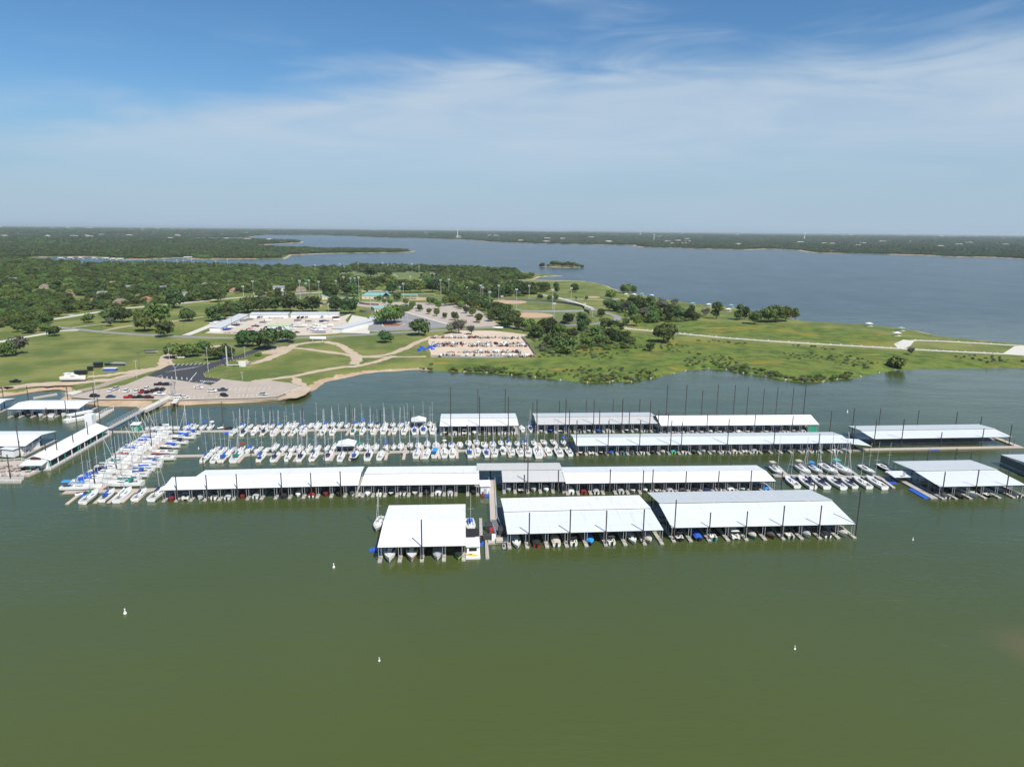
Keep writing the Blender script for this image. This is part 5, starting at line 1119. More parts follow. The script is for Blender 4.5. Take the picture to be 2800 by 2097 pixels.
# far land: canopy patches
def patch(seed, n=16, size=34.0):
    R = random.Random(seed); V, Fc = [], []
    for i in range(n):
        v, f = crown_verts(seed * 50 + i, 95, 'round', 7, .21); a, r = R.random() * 6.283, math.sqrt(R.random()) * size * .5; s = R.uniform(3.6, 7.0); k = len(V)
        V += [(math.cos(a) * r + p[0] * s, math.sin(a) * r + p[1] * s, p[2] * s * 1.05 - .6) for p in v]; Fc += [tuple(i + k for i in q) for q in f]
    return me_of('canopy_patch', V, Fc, m_wood)
protos_near, protos_far = bpy.data.collections.new('wood_trees'), bpy.data.collections.new('canopy_patches')
for key in ('round', 'oak', 'bright', 'round'):
    for c, t in TREES[key][:2]:
        if len(protos_near.objects) < 8:
            me = c.copy(); me.name = 'wood_crown'
            protos_near.objects.link(bpy.data.objects.new('wood_crown', me))
for s in range(5): protos_far.objects.link(bpy.data.objects.new('canopy_patch', patch(s + 1)))
def instanced(name, label, x, y, z, scale, coll, seed):
    R = np.random.RandomState(seed); n = len(x); me = bpy.data.meshes.new(name)
    me.vertices.add(n); me.vertices.foreach_set('co', np.stack([x, y, z], 1).astype(np.float32).ravel())
    for nm, ty, arr in (('sc', 'FLOAT', scale), ('ry', 'FLOAT', R.rand(n) * 6.283)):
        a = me.attributes.new(nm, ty, 'POINT'); a.data.foreach_set('value', arr.astype(np.float32))
    a = me.attributes.new('ix', 'INT', 'POINT'); a.data.foreach_set('value', R.randint(0, len(coll.objects), n).astype(np.int32))
    o = ob(name, me); tag(o, label, kind='stuff')
    g = bpy.data.node_groups.new(name, 'GeometryNodeTree'); g.interface.new_socket('Geometry', in_out='INPUT', socket_type='NodeSocketGeometry'); g.interface.new_socket('Geometry', in_out='OUTPUT', socket_type='NodeSocketGeometry')
    gi, go = g.nodes.new('NodeGroupInput'), g.nodes.new('NodeGroupOutput'); ip = g.nodes.new('GeometryNodeInstanceOnPoints'); ci = g.nodes.new('GeometryNodeCollectionInfo')
    ci.inputs['Collection'].default_value = coll; ci.inputs['Separate Children'].default_value = True; ci.inputs['Reset Children'].default_value = True
    mp = g.nodes.new('GeometryNodeMeshToPoints'); g.links.new(gi.outputs[0], mp.inputs[0]); g.links.new(mp.outputs[0], ip.inputs['Points']); g.links.new(ci.outputs[0], ip.inputs['Instance']); ip.inputs['Pick Instance'].default_value = True
    def attr(nm, ty):
        n_ = g.nodes.new('GeometryNodeInputNamedAttribute'); n_.data_type = ty; n_.inputs[0].default_value = nm; return n_.outputs[0]
    g.links.new(attr('ix', 'INT'), ip.inputs['Instance Index']); g.links.new(attr('sc', 'FLOAT'), ip.inputs['Scale'])
    cb = g.nodes.new('ShaderNodeCombineXYZ'); g.links.new(attr('ry', 'FLOAT'), cb.inputs[2]); g.links.new(cb.outputs[0], ip.inputs['Rotation'])
    g.links.new(ip.outputs[0], go.inputs[0]); md = o.modifiers.new('scatter', 'NODES'); md.node_group = g
    return o
R_ = np.random.RandomState(8)
instanced('woodland', 'dense green woodland covering the left of the peninsula', wx, wy, np.full(len(wx), LAND_Z), 3.4 + 4.6 * R_.rand(len(wx)) ** 1.4, protos_near, 3)
# scrub under and between (meadow)
mxs, mys = scatter(None, 6.0, 12, world=[tuple(p) for p in MEADOW]); k = vnoise(mxs, mys, 34, 40) > .53; mxs, mys = mxs[k], mys[k]
protos_scrub = bpy.data.collections.new('scrub')
for key in ('shrub', 'greyshrub'):
    for c, t in TREES[key][:2]: protos_scrub.objects.link(bpy.data.objects.new('scrub', c.copy()))
instanced('meadow_scrub', 'low scrub scattered over the wild meadow', mxs, mys, np.full(len(mxs), LAND_Z), R_.uniform(.7, 1.7, len(mxs)), protos_scrub, 6)
# dense brush band on the meadow shore
bx, by = scatter(None, 2.6, 18, world=[tuple(GL(*p)[:2]) for p in [(1140,1000),(1200,1005),(1300,1003),(1420,1008),(1530,1018),(1640,1020),(1750,1020),(1840,1005),(1900,990),(1990,995),(2060,1005),(2160,1018),(2260,1020),(2330,1018),(2330,1040),(2190,1060),(2050,1040),(1930,1020),(1800,1050),(1600,1060),(1400,1045),(1240,1030),(1140,1022)]], msd=.8)
bs = land_sd(bx, by); k = (bs < 2 + 20 * vnoise(bx, by, 26, 61) ** 1.3) & (vnoise(bx, by, 9, 62, 2) > .36); bx, by, bs = bx[k], by[k], bs[k]
instanced('shore_brush', 'grey green brush fringing the meadow shore', bx, by, ground_z(bx, by) - .1, .7 + 1.9 * R_.rand(len(bx)) ** 1.6, protos_scrub, 16)
tx, ty = scatter(None, 7.5, 21, world=[tuple(GL(*p)[:2]) for p in [(1430,905),(1500,897),(1620,900),(1700,915),(1740,935),(1720,955),(1640,958),(1560,965),(1480,968),(1455,940)]]); k = vnoise(tx, ty, 40, 33) > .42; tx, ty = tx[k], ty[k]
instanced('thicket', 'mixed young growth filling the meadow thicket', tx, ty, np.full(len(tx), LAND_Z), R_.uniform(1.4, 3.6, len(tx)), protos_scrub, 17)
ux, uy = scatter(None, 7.0, 22, world=[tuple(GL(*p)[:2]) for p in [(1650,835),(1700,822),(1800,832),(1880,848),(1920,868),(1880,880),(1780,885),(1720,872)]]); k = vnoise(ux, uy, 40, 34) > .38; ux, uy = ux[k], uy[k]
instanced('thicket', 'bushy growth between the thicket trees behind the path', ux, uy, np.full(len(ux), LAND_Z), R_.uniform(1.6, 4.2, len(ux)), protos_scrub, 19)
ix_, iy_ = scatter(None, 6.5, 15, world=ISL); ix_, iy_ = (np.concatenate([ix_] * 2), np.concatenate([iy_] * 2)) if len(ix_) < 60 else (ix_, iy_)
# the little wooded island: each tree a thing
isl = [(1482,728.5,17),(1499,728,10),(1513,728,19),(1524,728,20),(1539,729,16),(1552,729,19),(1565,729.5,18),(1579,730,17),(1592,730,12)]
for i, (x, y, w) in enumerate(isl): tree('bright' if i % 2 else 'round', x, y, w, 'island tree, %s from left on the small lake island' % nth(i + 1), 'trees on the small lake island', .85)
def far_points():
    out = []
    for r0, r1, sp in ((1500, 4200, 27), (4200, 8000, 46), (8000, 15500, 95)):
        g = np.arange(-r1, r1, sp); X, Y = np.meshgrid(g, np.arange(r0 * .55, r1, sp)); X, Y = X.ravel() + R_.uniform(-.5, .5, X.size) * sp, Y.ravel() + R_.uniform(-.5, .5, Y.size) * sp
        r = np.hypot(X, Y); k = (r > r0) & (r < r1) & (np.abs(np.arctan2(X, Y)) < math.radians(47)); X, Y = X[k], Y[k]
        s = land_sd(X, Y); k = (s > 16 + 26 * vnoise(X, Y, 200, 3)) & (vnoise(X, Y, 260, 52) < .70); X, Y = X[k], Y[k]
        k = ~inside(X, Y, [tuple(GL(*p)[:2]) for p in WOOD_A]) & ~inside(X, Y, PEN); X, Y = X[k], Y[k]
        out.append((X, Y, np.full(len(X), {27: .95, 46: 1.55, 95: 2.6}[sp]) * R_.uniform(.85, 1.15, len(X))))
    return [np.concatenate(c) for c in zip(*out)]
PEN = [tuple(GL(*p)[:2]) for p in NEAR_SHORE + [q for q in FAR_SHORE if q[1] > 711.5 and q[0] < 3600][:45]]
fx, fy, fs = far_points(); fz = ground_z(fx, fy)
instanced('far_forest', 'hazy forest on the far shores of the lake', fx, fy, fz - .3, fs, protos_far, 9)
print('TREES wood', len(wx), 'far', len(fx), 'scrub', len(mxs))
# ------------------------------------------------------------------ buildings on land
m_wallw = mat('white_siding', (.70, .71, .70), .7, var=.06, scale=.4); m_wallb = mat('pale_blue_siding', (.52, .60, .64), .7); m_brick = mat('pale_brick', (.42, .33, .25), .85, var=.12, scale=2); m_beige = mat('beige_block', (.60, .52, .38), .85)
m_teal = mat('teal_metal_roof', (.19, .37, .36), .5); m_roofs = [mat('roof_terracotta', (.34, .17, .10), .85, var=.2, scale=1), mat('roof_grey_shingle', (.20, .20, .21), .9, var=.2, scale=1), mat('roof_brown_shingle', (.19, .15, .12), .9, var=.2, scale=1)]
m_shopg = mat('shop_green_roof', (.38, .50, .27), .6); m_shed = roof_mat('shed_roof', (.56, .58, .58), 0)
def gable_building(name, label, cat, a, b, depth, h, rise, wall, roof, group=None, z=None, over=.4, hip=0.0, doors=(), windows=0, base=LAND_Z):
    """a, b: photo pixels of the wall foot along the front; depth to the back"""
    A, B = G(*a, base), G(*b, base); L = (B - A).length; rz = math.atan2(B.y - A.y, B.x - A.x)
    r = empty(name, (A.x, A.y, base), rz); tag(r, label, cat, group); w = depth
    if rise > 0: MB().prism([(0, 0), (L, 0), (L, w), (0, w)], -.1, h).add([(0, 0, h), (0, w, h), (0, w / 2, h + rise * (1 - hip * .99)), (L, 0, h), (L, w, h), (L, w / 2, h + rise * (1 - hip * .99))], [(0, 2, 1), (3, 4, 5)]).obj('wall', wall, r)
    else: MB().box(0, L, 0, w, -.1, h).obj('wall', wall, r)
    o = over; hx = hip * w / 2
    if rise > 0:
        MB().slab([(-o, -o, h - .05), (L + o, -o, h - .05), (L + o - hx, w / 2, h + rise + .1), (-o + hx, w / 2, h + rise + .1)], .12).obj('roof_slope', roof, r)
        MB().slab([(-o + hx, w / 2 + .004, h + rise + .1), (L + o - hx, w / 2 + .004, h + rise + .1), (L + o, w + o, h - .05), (-o, w + o, h - .05)], .12).obj('roof_slope', roof, r)
        if hip:
            MB().slab([(-o, w + o, h - .06), (-o, -o, h - .06), (-o + hx, w / 2, h + rise + .09)], .12).obj('roof_slope', roof, r); MB().slab([(L + o, -o, h - .06), (L + o, w + o, h - .06), (L + o - hx, w / 2, h + rise + .09)], .12).obj('roof_slope', roof, r)
    else:
        MB().slab([(-o, -o, h + .15), (L + o, -o, h + .15), (L + o, w + o, h + .15 - rise), (-o, w + o, h + .15 - rise)], .14).obj('roof', roof, r)
    for x, dw, dh in doors: MB().box(x * L, x * L + dw, -.06, .05, 0, dh).obj('door', m_dark, r)
    for i in range(windows):
        x = L * (i + .7) / (windows + .4); f = MB().box(x, x + 1.3, -.05, .05, 1.0, 2.2).obj('window', m_white, r); MB().box(x + .1, x + 1.2, -.08, -.04, 1.1, 2.1).obj('pane', m_win, f)
    return r
gable_building('storage_shed', 'long low storage shed slanting along the left of the boat yard', 'shed', (603.4,907), (681,868), 9, 3.0, -.8, m_wallw, m_shed, 'boat yard storage sheds')
gable_building('storage_shed', 'white shed closing the back left of the boat yard', 'shed', (683,870), (787.5,869.5), 11, 3.6, -.9, m_wallw, m_shed, 'boat yard storage sheds')
gable_building('storage_shed', 'white shed closing the back right of the boat yard', 'shed', (795,869.3), (925,868.8), 11, 3.6, -.9, m_wallw, m_shed, 'boat yard storage sheds')
gable_building('storage_shed', 'pale shed slanting along the right of the boat yard', 'shed', (907,908.5), (935,910), 90, 3.4, -.3, m_wallw, m_shed, 'boat yard storage sheds')
sh = gable_building('repair_shop', 'pale blue repair shop with a light green roof in the boat yard', 'shop', (731.8,903.5), (792,903.5), 13, 4.0, 1.0, m_wallb, m_shopg, doors=((.37, 5.2, 3.3),))
MB().box(4.2, 9.0, -.12, -.02, 2.9, 3.7).obj('sign', m_white, sh); MB().box(15.0, 18.6, -.12, -.02, 2.6, 3.5).obj('sign', m_white, sh)
HL = ['terracotta roofed house at the road bend by the wood', 'grey roofed house with a brown fence by the road', 'white gabled house amid the trees', 'terracotta roofed house hidden in trees behind the gabled one', 'grey house left of the gabled house', 'grey roofed house in trees right of the gable', 'low grey house by the parked cars', 'house with a stone chimney among trees', 'small terracotta roofed house behind the fence', 'terracotta roofed house at the ball park road', 'white two storey house at the ball park road', 'brown roofed house right of the white one', 'grey roof hidden left of the ball park', 'terracotta roof near the ball park road end', 'brown roof in the upper wood', 'grey roof peeping from the left wood', 'brown roof deep in the left wood', 'grey roof at the far left of the wood', 'terracotta roof at the left wood edge']
for (hx, hy, hw, c), lab in zip(HOUSES, HL):
    p = mpp(hx, hy, LAND_Z); s = hw / 2 / p
    gable_building('house', lab, 'house', (hx - s, hy + (.3 if c else -.2)), (hx + s, hy), 10.5, 3.4 if hx != 762 else 5.2, 2.6 if c != 2 else 3.2, m_wallw if c == 1 else m_brick, m_roofs[c], 'houses in the lakeside suburb', hip=.0 if c == 1 else .8, windows=4, doors=((.45, 1.1, 2.1),))
# ball park buildings with teal roofs
def pavilion(label, x, y, w, d, h, rise=1.2, cat='pavilion', rz=0.06):
    p = GL(x, y); r = empty('pavilion', (p.x, p.y, LAND_Z), rz); tag(r, label, cat, 'teal roofed ball park buildings')
    MB().slab([(-w/2, -d/2, h), (w/2, -d/2, h), (w/2, 0, h + rise), (-w/2, 0, h + rise)], .12).obj('roof_slope', m_teal, r); MB().slab([(-w/2, .004, h + rise), (w/2, .004, h + rise), (w/2, d/2, h), (-w/2, d/2, h)], .12).obj('roof_slope', m_teal, r)
    for i in range(4):
        for sy in (-1, 1): MB().box(-.15, .15, -.15, .15, 0, h).obj('post', m_conc2, r, loc=(-w/2 + .6 + (w - 1.2) * i / 3, sy * (d/2 - .5), 0))
    for k in range(3): MB().box(-w * .38, w * .38, -d * .2 + k * .8, -d * .2 + k * .8 + .5, .3 + k * .4, .45 + k * .4).obj('bench', m_greyh, r)
    return r
hall = gable_building('park_hall', 'long teal roofed hall with a central cross gable in the ball park', 'hall', A2(915, 690), A2(1150, 690), 16, 4.5, 3.0, m_beige, m_teal, 'teal roofed ball park buildings', hip=.6, doors=((.45, 3.0, 3.0),), windows=6)
MB().slab([(26, -4, 4.6), (31, -4, 8.6), (31, 9, 8.6), (26, 9, 4.6)], .12).obj('roof_slope', m_teal, hall); MB().slab([(31.01, -4, 8.6), (36, -4, 4.6), (36, 9, 4.6), (31.01, 9, 8.6)], .12).obj('roof_slope', m_teal, hall); MB().box(29.5, 32.5, 5, 8, 8.0, 10.0).obj('cupola', m_teal, hall)
gable_building('field_house', 'beige block field house with teal roof by the grey lot', 'field house', A2(1025, 800), A2(1130, 793), 9, 3.6, 1.6, m_beige, m_teal, 'teal roofed ball park buildings', doors=((.1, 1.2, 2.2),), windows=2)
gable_building('field_house', 'small beige hut with steep teal roof right of the big infield', 'field house', A2(1790, 680), A2(1845, 680), 9, 3.6, 3.0, m_beige, m_teal, 'teal roofed ball park buildings', doors=((.4, 1.2, 2.2),))
gable_building('field_house', 'teal roofed box left of the covered bleachers', 'field house', A2(570, 695), A2(640, 693), 8, 4.5, 1.6, m_beige, m_teal, 'teal roofed ball park buildings', windows=2)
gable_building('field_house', 'low pale roofed dugout behind the shed grove', 'field house', A2(385, 722), A2(475, 722), 7, 2.6, .8, m_wallw, m_wallb, 'teal roofed ball park buildings')
pavilion('covered bleachers with a flat teal roof left of the hall', *A2(745, 715), 34, 9, 5.5, .5); pavilion('teal roofed bleachers behind the big clay infield', *A2(1310, 690), 26, 10, 6.0, .9); pavilion('far teal roofed bleachers at the upper ball field', *A2(1195, 570), 22, 8, 4.5, .7); pavilion('far teal pavilion by the dark round tree', *A2(1385, 590), 20, 9, 4.5, .8); pavilion('low white roofed dugout on the big clay infield', *A2(1465, 660), 26, 4, 2.6, .3)
pavilion('teal dugout roof by the right ball field', *A2(2055, 790), 13, 4, 2.6, .5); pavilion('second dugout roof at the right ball field', *A3(20, 800), 14, 4, 2.6, .4)
def fence(label, px, h=2.4, m=None, posts=9):
    pts = catmull([GL(*p) for p in px], 4); r = empty('outfield_fence', (pts[0].x, pts[0].y, LAND_Z)); tag(r, label, 'fence', 'dark ball field fences'); o = pts[0]
    for p, q in zip(pts[:-1], pts[1:]): MB().bar((p - o) + Vector((0, 0, h / 2)), (q - o) + Vector((0, 0, h / 2)), .06, h).obj('fence_panel', m or m_curt, r)
    for p in pts[::2]: MB().box(-.06, .06, -.06, .06, 0, h + .2).obj('post', m_dark, r, loc=p - o)
fence('curved dark fence around the upper right outfield', [A3(-60, 700), A3(100, 705), A3(300, 713), A3(500, 735), A3(600, 755), A3(625, 772)]); fence('curved dark fence around the right outfield end', [A3(620, 790), A3(668, 812), A3(650, 850), A3(560, 885), A3(400, 900), A3(250, 903)]); fence('dark fence behind the big clay infield', [A2(1385, 605), A2(1500, 600), A2(1600, 612), A2(1680, 635)])
fence('straight dark fence left of the beige field house', [A2(895, 800), A2(950, 806), A2(1020, 803)]); fence('dark backstop wall left of the bleachers', [A2(30, 670), A2(150, 662), A2(300, 668), A2(480, 650)]); fence('grey fence line under the middle outfield', [A3(80, 800), A3(250, 802), A3(420, 800), A3(620, 798)], 2.0, mat('chain_link', (.33, .33, .33), .6)); fence('low dark fence of the left ball field', [A2(530, 725), A2(600, 738), A2(700, 700)]); fence('black fence behind the left grass field', [A2(890, 730), A2(960, 740), A2(1060, 745)])
# ------------------------------------------------------------------ poles
POLEM = MB().cone((0, 0, 0), (0, 0, 1), .16, .10, 6).me('pole', mat('pole_grey', (.50, .50, .48), .5)); POLED = MB().cone((0, 0, 0), (0, 0, 1), .15, .11, 6).me('pole', mat('pole_dark', (.12, .10, .085), .8))
LAMPB = MB().box(-1.6, 1.6, -.15, .15, -.1, .12).box(-1.5, -.3, -.45, -.1, -.35, -.1).box(.3, 1.5, -.45, -.1, -.35, -.1).me('lamp_bank', mat('lamp_grey', (.66, .67, .68), .4)); LAMP1 = MB().box(-.9, .9, -.18, .18, -.08, .12).me('lamp_head', m_greyh); ARM = MB().box(-1.3, 1.3, -.08, .08, -.25, -.1).me('cross_arm', m_dark)
def pole(x, yb, yt, label, kind, cat='light pole', group=None, base=LAND_Z):
    g = G(x, yb, base); h = max(mast_px(x, yt, g) - base, 4.0); r = empty({'sport': 'floodlight_pole', 'lot': 'street_lamp', 'wood': 'utility_pole'}[kind], (g.x, g.y, base)); tag(r, label, cat, group)
    o = ob('pole', POLED if kind == 'wood' else POLEM, r); o.scale.z = h; w = 1.5 if kind == 'sport' else 1.0; o.scale.x = o.scale.y = w
    if kind == 'sport':
        for dz in (0, -1.1): ob('lamp_bank', LAMPB, r, loc=(0, -.1, h + dz))
    elif kind == 'lot': ob('lamp_head', LAMP1, r, loc=(0, 0, h))
    else: ob('cross_arm', ARM, r, loc=(0, 0, h))
SP = [(385,720,527),(432,610,549),(462,620,523),(548,690,535),(695,640,527),(760,610,495),(820,600,503),(856,590,503),(892,700,497),(885,450,378),(765,460,405),(980,440,398),(1095,440,372),(1140,440,393),(1230,445,407),(1350,455,382),(1410,460,405),(1245,690,580),(1275,700,552),(990,780,615),(1200,560,475),(1217,570,490),(1335,560,490),(1427,620,518),(1508,520,465),(1540,560,468),(1597,650,520),(1667,650,515),(1822,640,583),(1943,720,567),(1960,730,583),(2020,790,622),(2097,700,568),(2125,800,660),(512,480,393),(728,455,383)]
for i, (x, yb, yt) in enumerate(sorted(SP)):
    px, pb = A2(x, yb); pole(px, pb, A2(x, yt)[1], 'ball park floodlight pole, %s from left behind the car parks' % nth(i + 1), 'sport', group='ball park floodlights')
SP3 = [(38,775,600),(148,695,570),(350,780,603),(362,905,720),(510,720,590),(627,770,725),(693,845,770)]
for i, (x, yb, yt) in enumerate(SP3): pole(*A3(x, yb), A3(x, yt)[1], 'floodlight pole, %s from left near the curved outfield fence' % nth(i + 1), 'sport', group='outfield floodlights')
for i, (x, yb, yt) in enumerate([(1255,405,350),(1430,420,355),(1533,410,350),(1590,405,352),(1660,400,345),(1870,420,360),(1970,415,345),(2105,660,575),(2190,640,530)]): pole(*A1(x, yb + 12), A1(x, yt)[1], 'thin far pole, %s from left at the ball field before the cove' % nth(i + 1), 'sport', group='far field poles')
LL = [(1045,300,133,'street lamp at the upper left of the asphalt lot'),(1117,520,333,'street lamp at the lower edge of the asphalt lot'),(1460,385,120,'tall street lamp on the kerb of the asphalt road'),(690,455,265,'street lamp beside the dirt road junction'),(240,575,385,'street lamp at the left end of the concrete lot'),(1858,235,115,'street lamp under the oaks by the asphalt road'),(1828,470,388,'short street lamp on the right side grass'),(1720,250,110,'thin lamp behind the tall steel pole')]
for x, yb, yt, lab in LL: pole(*Lz(x, yb), Lz(x, yt)[1], lab, 'lot', 'street lamp', 'street lamps at the waterside lot')
for x, yb, yt, lab in [(720,360,180,'dark utility pole by the scrap heap on the lawn'),(1105,640,490,'dark pole beside the lattice tower')]: pole(*Lz(x, yb), Lz(x, yt)[1], lab, 'wood', 'utility pole', 'utility poles on the lawn')
for x, yb, yt, lab in [(880,945,870,'utility pole by the dirt path on the upper lawn'),(1592,985,895,'utility pole in front of the storage drive'),(2005,955,850,'thin pole in the left of the boat yard')]: pole(*A1(x, yb), A1(x, yt)[1], lab, 'wood', 'utility pole', 'utility poles on the lawn')
for x, yb, yt, lab in [(188,1005,890,'utility pole before the repair shop door'),(630,850,760,'thin pole at the back right shed'),(745,970,905,'slim pole at the front of the right shed'),(1310,870,808,'lamp in the grey lot island'),(1442,895,845,'lamp at the lower side of the grey lot'),(1652,800,745,'lamp in the upper pale car park'),(1762,860,790,'lamp in the lower pale car park')]: pole(*A2(x, yb), A2(x, yt)[1], lab, 'lot', 'street lamp', 'yard and car park lamps')
g = GL(*Lz(1665, 320)); h = mast_px(Lz(1665, 82)[0], Lz(1665, 82)[1], g) - LAND_Z; r = empty('steel_pole', (g.x, g.y, LAND_Z)); tag(r, 'tall thick steel pole with side pipe by the white trailer', 'pole')
MB().cone((0, 0, 0), (0, 0, h), .55, .38, 10).obj('pole', mat('pole_concrete', (.46, .46, .44), .8), r); MB().box(-.6, .6, -.4, .4, h - 1.2, h + .5).obj('lamp_head', m_dark, r); MB().bar((0, 0, .8), (8, 1, .8), .3).obj('pipe', m_white, r)
g = GL(*Lz(1078, 650)); h = mast_px(Lz(1075, 480)[0], Lz(1075, 480)[1], g) - LAND_Z; r = empty('lattice_tower', (g.x, g.y, LAND_Z)); tag(r, 'square steel lattice tower at the parking lot edge', 'tower')
for sx in (-.9, .9):
    for sy in (-.9, .9): MB().bar((sx, sy, 0), (sx * .8, sy * .8, h), .16).obj('leg', m_post, r)
for k in range(7):
    z0 = h * k / 7; z1 = h * (k + 1) / 7
    for s in (-.88, .88): MB().bar((-.88, s, z0), (.88, s, z1), .09).obj('brace', m_post, r); MB().bar((s, -.88, z0), (s, .88, z1), .09).obj('brace', m_post, r)
# ------------------------------------------------------------------ cars
def car_meshes(L, Wd, H, hood, tail, pickup=False):
    p = {}; hb = H * .56; w = Wd / 2
    prof = [(-L/2, .35), (-L/2 + .05, hb), (-L/2 + tail, hb + .04), (L/2 - hood, hb + .03), (L/2 - .25, hb - .12), (L/2, hb - .35), (L/2, .35)]
    if pickup: prof = [(-L/2, .45), (-L/2, hb + .08), (-L * .13, hb + .08), (L/2 - hood, hb + .06), (L/2 - .2, hb - .06), (L/2, hb - .3), (L/2, .45)]
    b = MB(); n = len(prof); R = [[(x, s * w * k, z) for x, z in prof] for s, k in ((-1, .93), (-1, 1.0), (1, 1.0), (1, .93))]
    R[0] = [(x * .98, -w * .9, z + (.05 if z > .5 else 0)) for x, z in prof]; R[3] = [(x * .98, w * .9, z + (.05 if z > .5 else 0)) for x, z in prof]; R = [R[1], R[0], R[3], R[2]]
    p['body'] = MB().loft([R[0], R[1], R[2], R[3]]).me('body', m_gel)
    x0, x1 = (-L * .13, L/2 - hood) if pickup else (-L/2 + tail * .6, L/2 - hood)
    p['windows'] = MB().loft([[(x, -w * .90 * k, z), (x, w * .90 * k, z)] for x, k, z in ((x0, 1, hb), (x0 + (.25 if pickup else .55), .84, H - .07), (x1 - .75, .84, H - .07), (x1, 1, hb))], closed=False, cap=False)
    q = p['windows']; xs_ = ((x0, hb, 1), (x0 + (.25 if pickup else .55), H - .07, .84), (x1 - .75, H - .07, .84), (x1, hb, 1))
    q.add([(x, -w * .9 * k, z) for x, z, k in xs_] + [(x, w * .9 * k, z) for x, z, k in xs_], [(0, 1, 2, 3), (7, 6, 5, 4)]); p['windows'] = q.me('windows', m_win)
    p['roof'] = MB().box(xs_[1][0] - .05, xs_[2][0] + .05, -w * .77, w * .77, H - .075, H).me('roof', m_gel)
    p['wheel'] = MB().cone((0, -.11, 0), (0, .11, 0), .34, .34, 10).me('wheel', m_dark); p['wx'], p['wy'] = L * .3, w * .9
    if pickup: p['bed'] = MB().box(-L/2 + .12, -L * .15, -w * .8, w * .8, hb + .06, hb + .10).me('bed', m_dark)
    return p
CARS = {'suv': car_meshes(4.8, 1.95, 1.78, 1.15, .15), 'sedan': car_meshes(4.7, 1.85, 1.45, 1.25, .95), 'pickup': car_meshes(5.8, 2.0, 1.88, 1.35, 2.1, True), 'van': car_meshes(5.0, 1.98, 1.85, .8, .1)}
PAINT = {'white': mat('car_white', (.78, .78, .78), .25), 'black': mat('car_black', (.012, .012, .014), .2), 'blue': mat('car_blue_grey', (.045, .07, .12), .25), 'grey': mat('car_grey', (.30, .31, .32), .25), 'red': mat('car_red', (.32, .015, .02), .25), 'maroon': mat('car_maroon', (.07, .012, .016), .25), 'silver': mat('car_silver', (.48, .49, .50), .25)}
def car(kind, col, x, y, deg, label, group='vehicles parked at the waterside lot', zb=LAND_Z + .12):
    p = CARS[kind]; g = GL(x, y); r = empty({'suv': 'suv', 'sedan': 'car', 'pickup': 'pickup_truck', 'van': 'van'}[kind], (g.x, g.y, zb), math.radians(deg)); tag(r, label, {'suv': 'SUV', 'sedan': 'car', 'pickup': 'pickup', 'van': 'van'}[kind], group)
    set_mat(ob('body', p['body'], r), PAINT[col]); ob('windows', p['windows'], r); set_mat(ob('roof', p['roof'], r), PAINT[col])
    if 'bed' in p: ob('bed', p['bed'], r)
    for sx in (-1, 1):
        for sy in (-1, 1): ob('wheel', p['wheel'], r, loc=(sx * p['wx'], sy * p['wy'], .34))
for kind, col, x, y, a, lab in [('suv','black',235,655,10,'black SUV alone at the left end of the lot'),('sedan','blue',408,662,12,'dark blue sedan right of the lone black SUV'),('sedan','white',410,594,95,'white car left in the upper stall row'),('suv','silver',468,572,95,'silver SUV behind the left white car'),('suv','white',577,600,96,'white SUV alone in the middle of the stalls'),('suv','white',693,605,96,'white SUV left beside the red one'),('pickup','red',747,609,97,'red pickup nose out between white and black cars'),('suv','white',798,575,97,'white SUV behind the black car in the stalls'),('sedan','black',803,612,97,'black car in front of the white SUV in the stalls'),('suv','maroon',860,603,98,'dark maroon SUV in the stalls'),('suv','black',910,586,98,'black SUV left of the last stall pair'),('suv','black',967,586,98,'black SUV in the last stall'),('pickup','white',932,637,-8,'white pickup crossing below the last stalls'),('pickup','red',613,668,10,'red pickup along the grass kerb'),('pickup','black',712,668,10,'black pickup along the grass kerb'),('suv','maroon',820,671,12,'maroon SUV at the right end of the kerb row'),('pickup','black',935,528,12,'black pickup at the asphalt corner'),('suv','black',1020,530,14,'black SUV beside the lattice tower'),('sedan','white',1355,563,-3,'white sedan alone on the right half of the lot'),('suv','white',1505,600,-2,'white SUV behind the dark loaded pickup'),('pickup','blue',1612,590,8,'dark pickup with a roof rack on the right lot'),('suv','black',1632,648,-30,'black SUV near the right kerb'),('van','white',1138,665,25,'white van at the lot corner by the path'),('sedan','white',1200,665,60,'small white car right of the white van'),('sedan','silver',2055,633,-25,'silver hatchback at the far right end of the lot'),('pickup','white',1157,238,4,'white pickup in the shade under the oak row')]: car(kind, col, *Lz(x, y), a, lab)
GP = 'vehicles elsewhere in the park'
for kind, col, x, y, a, lab in [('sedan','white',618,833,18,'white car driving along the pale road by the wood'),('pickup','white',1840,905,25,'white pickup parked on the storage drive'),('pickup','white',1868,893,25,'second white pickup farther up the storage drive')]: car(kind, col, *A1(x, y), a, lab, GP, LAND_Z + .2)
car('pickup', 'black', 42.5, 1046, 5, 'weathered black pickup on the dirt by the left inlet', GP)
for kind, col, x, y, a, lab in [('sedan','blue',355,982,8,'dark sedan parked before the repair shop'),('suv','white',460,958,60,'white SUV left of the large yachts'),('suv','white',337,945,70,'white SUV at the repair shop corner'),('sedan','black',300,1068,-10,'black car in the shade of the yard oak'),('sedan','white',1490,760,5,'white car at the back of the pale car park'),('suv','white',1345,772,10,'white SUV under a small car park tree'),('sedan','grey',1385,775,10,'grey car at the upper edge of the pale car park'),('pickup','white',195,640,5,'white pickup in front of the two storey house')]: car(kind, col, *A2(x, y), a, lab, GP, LAND_Z + .2)
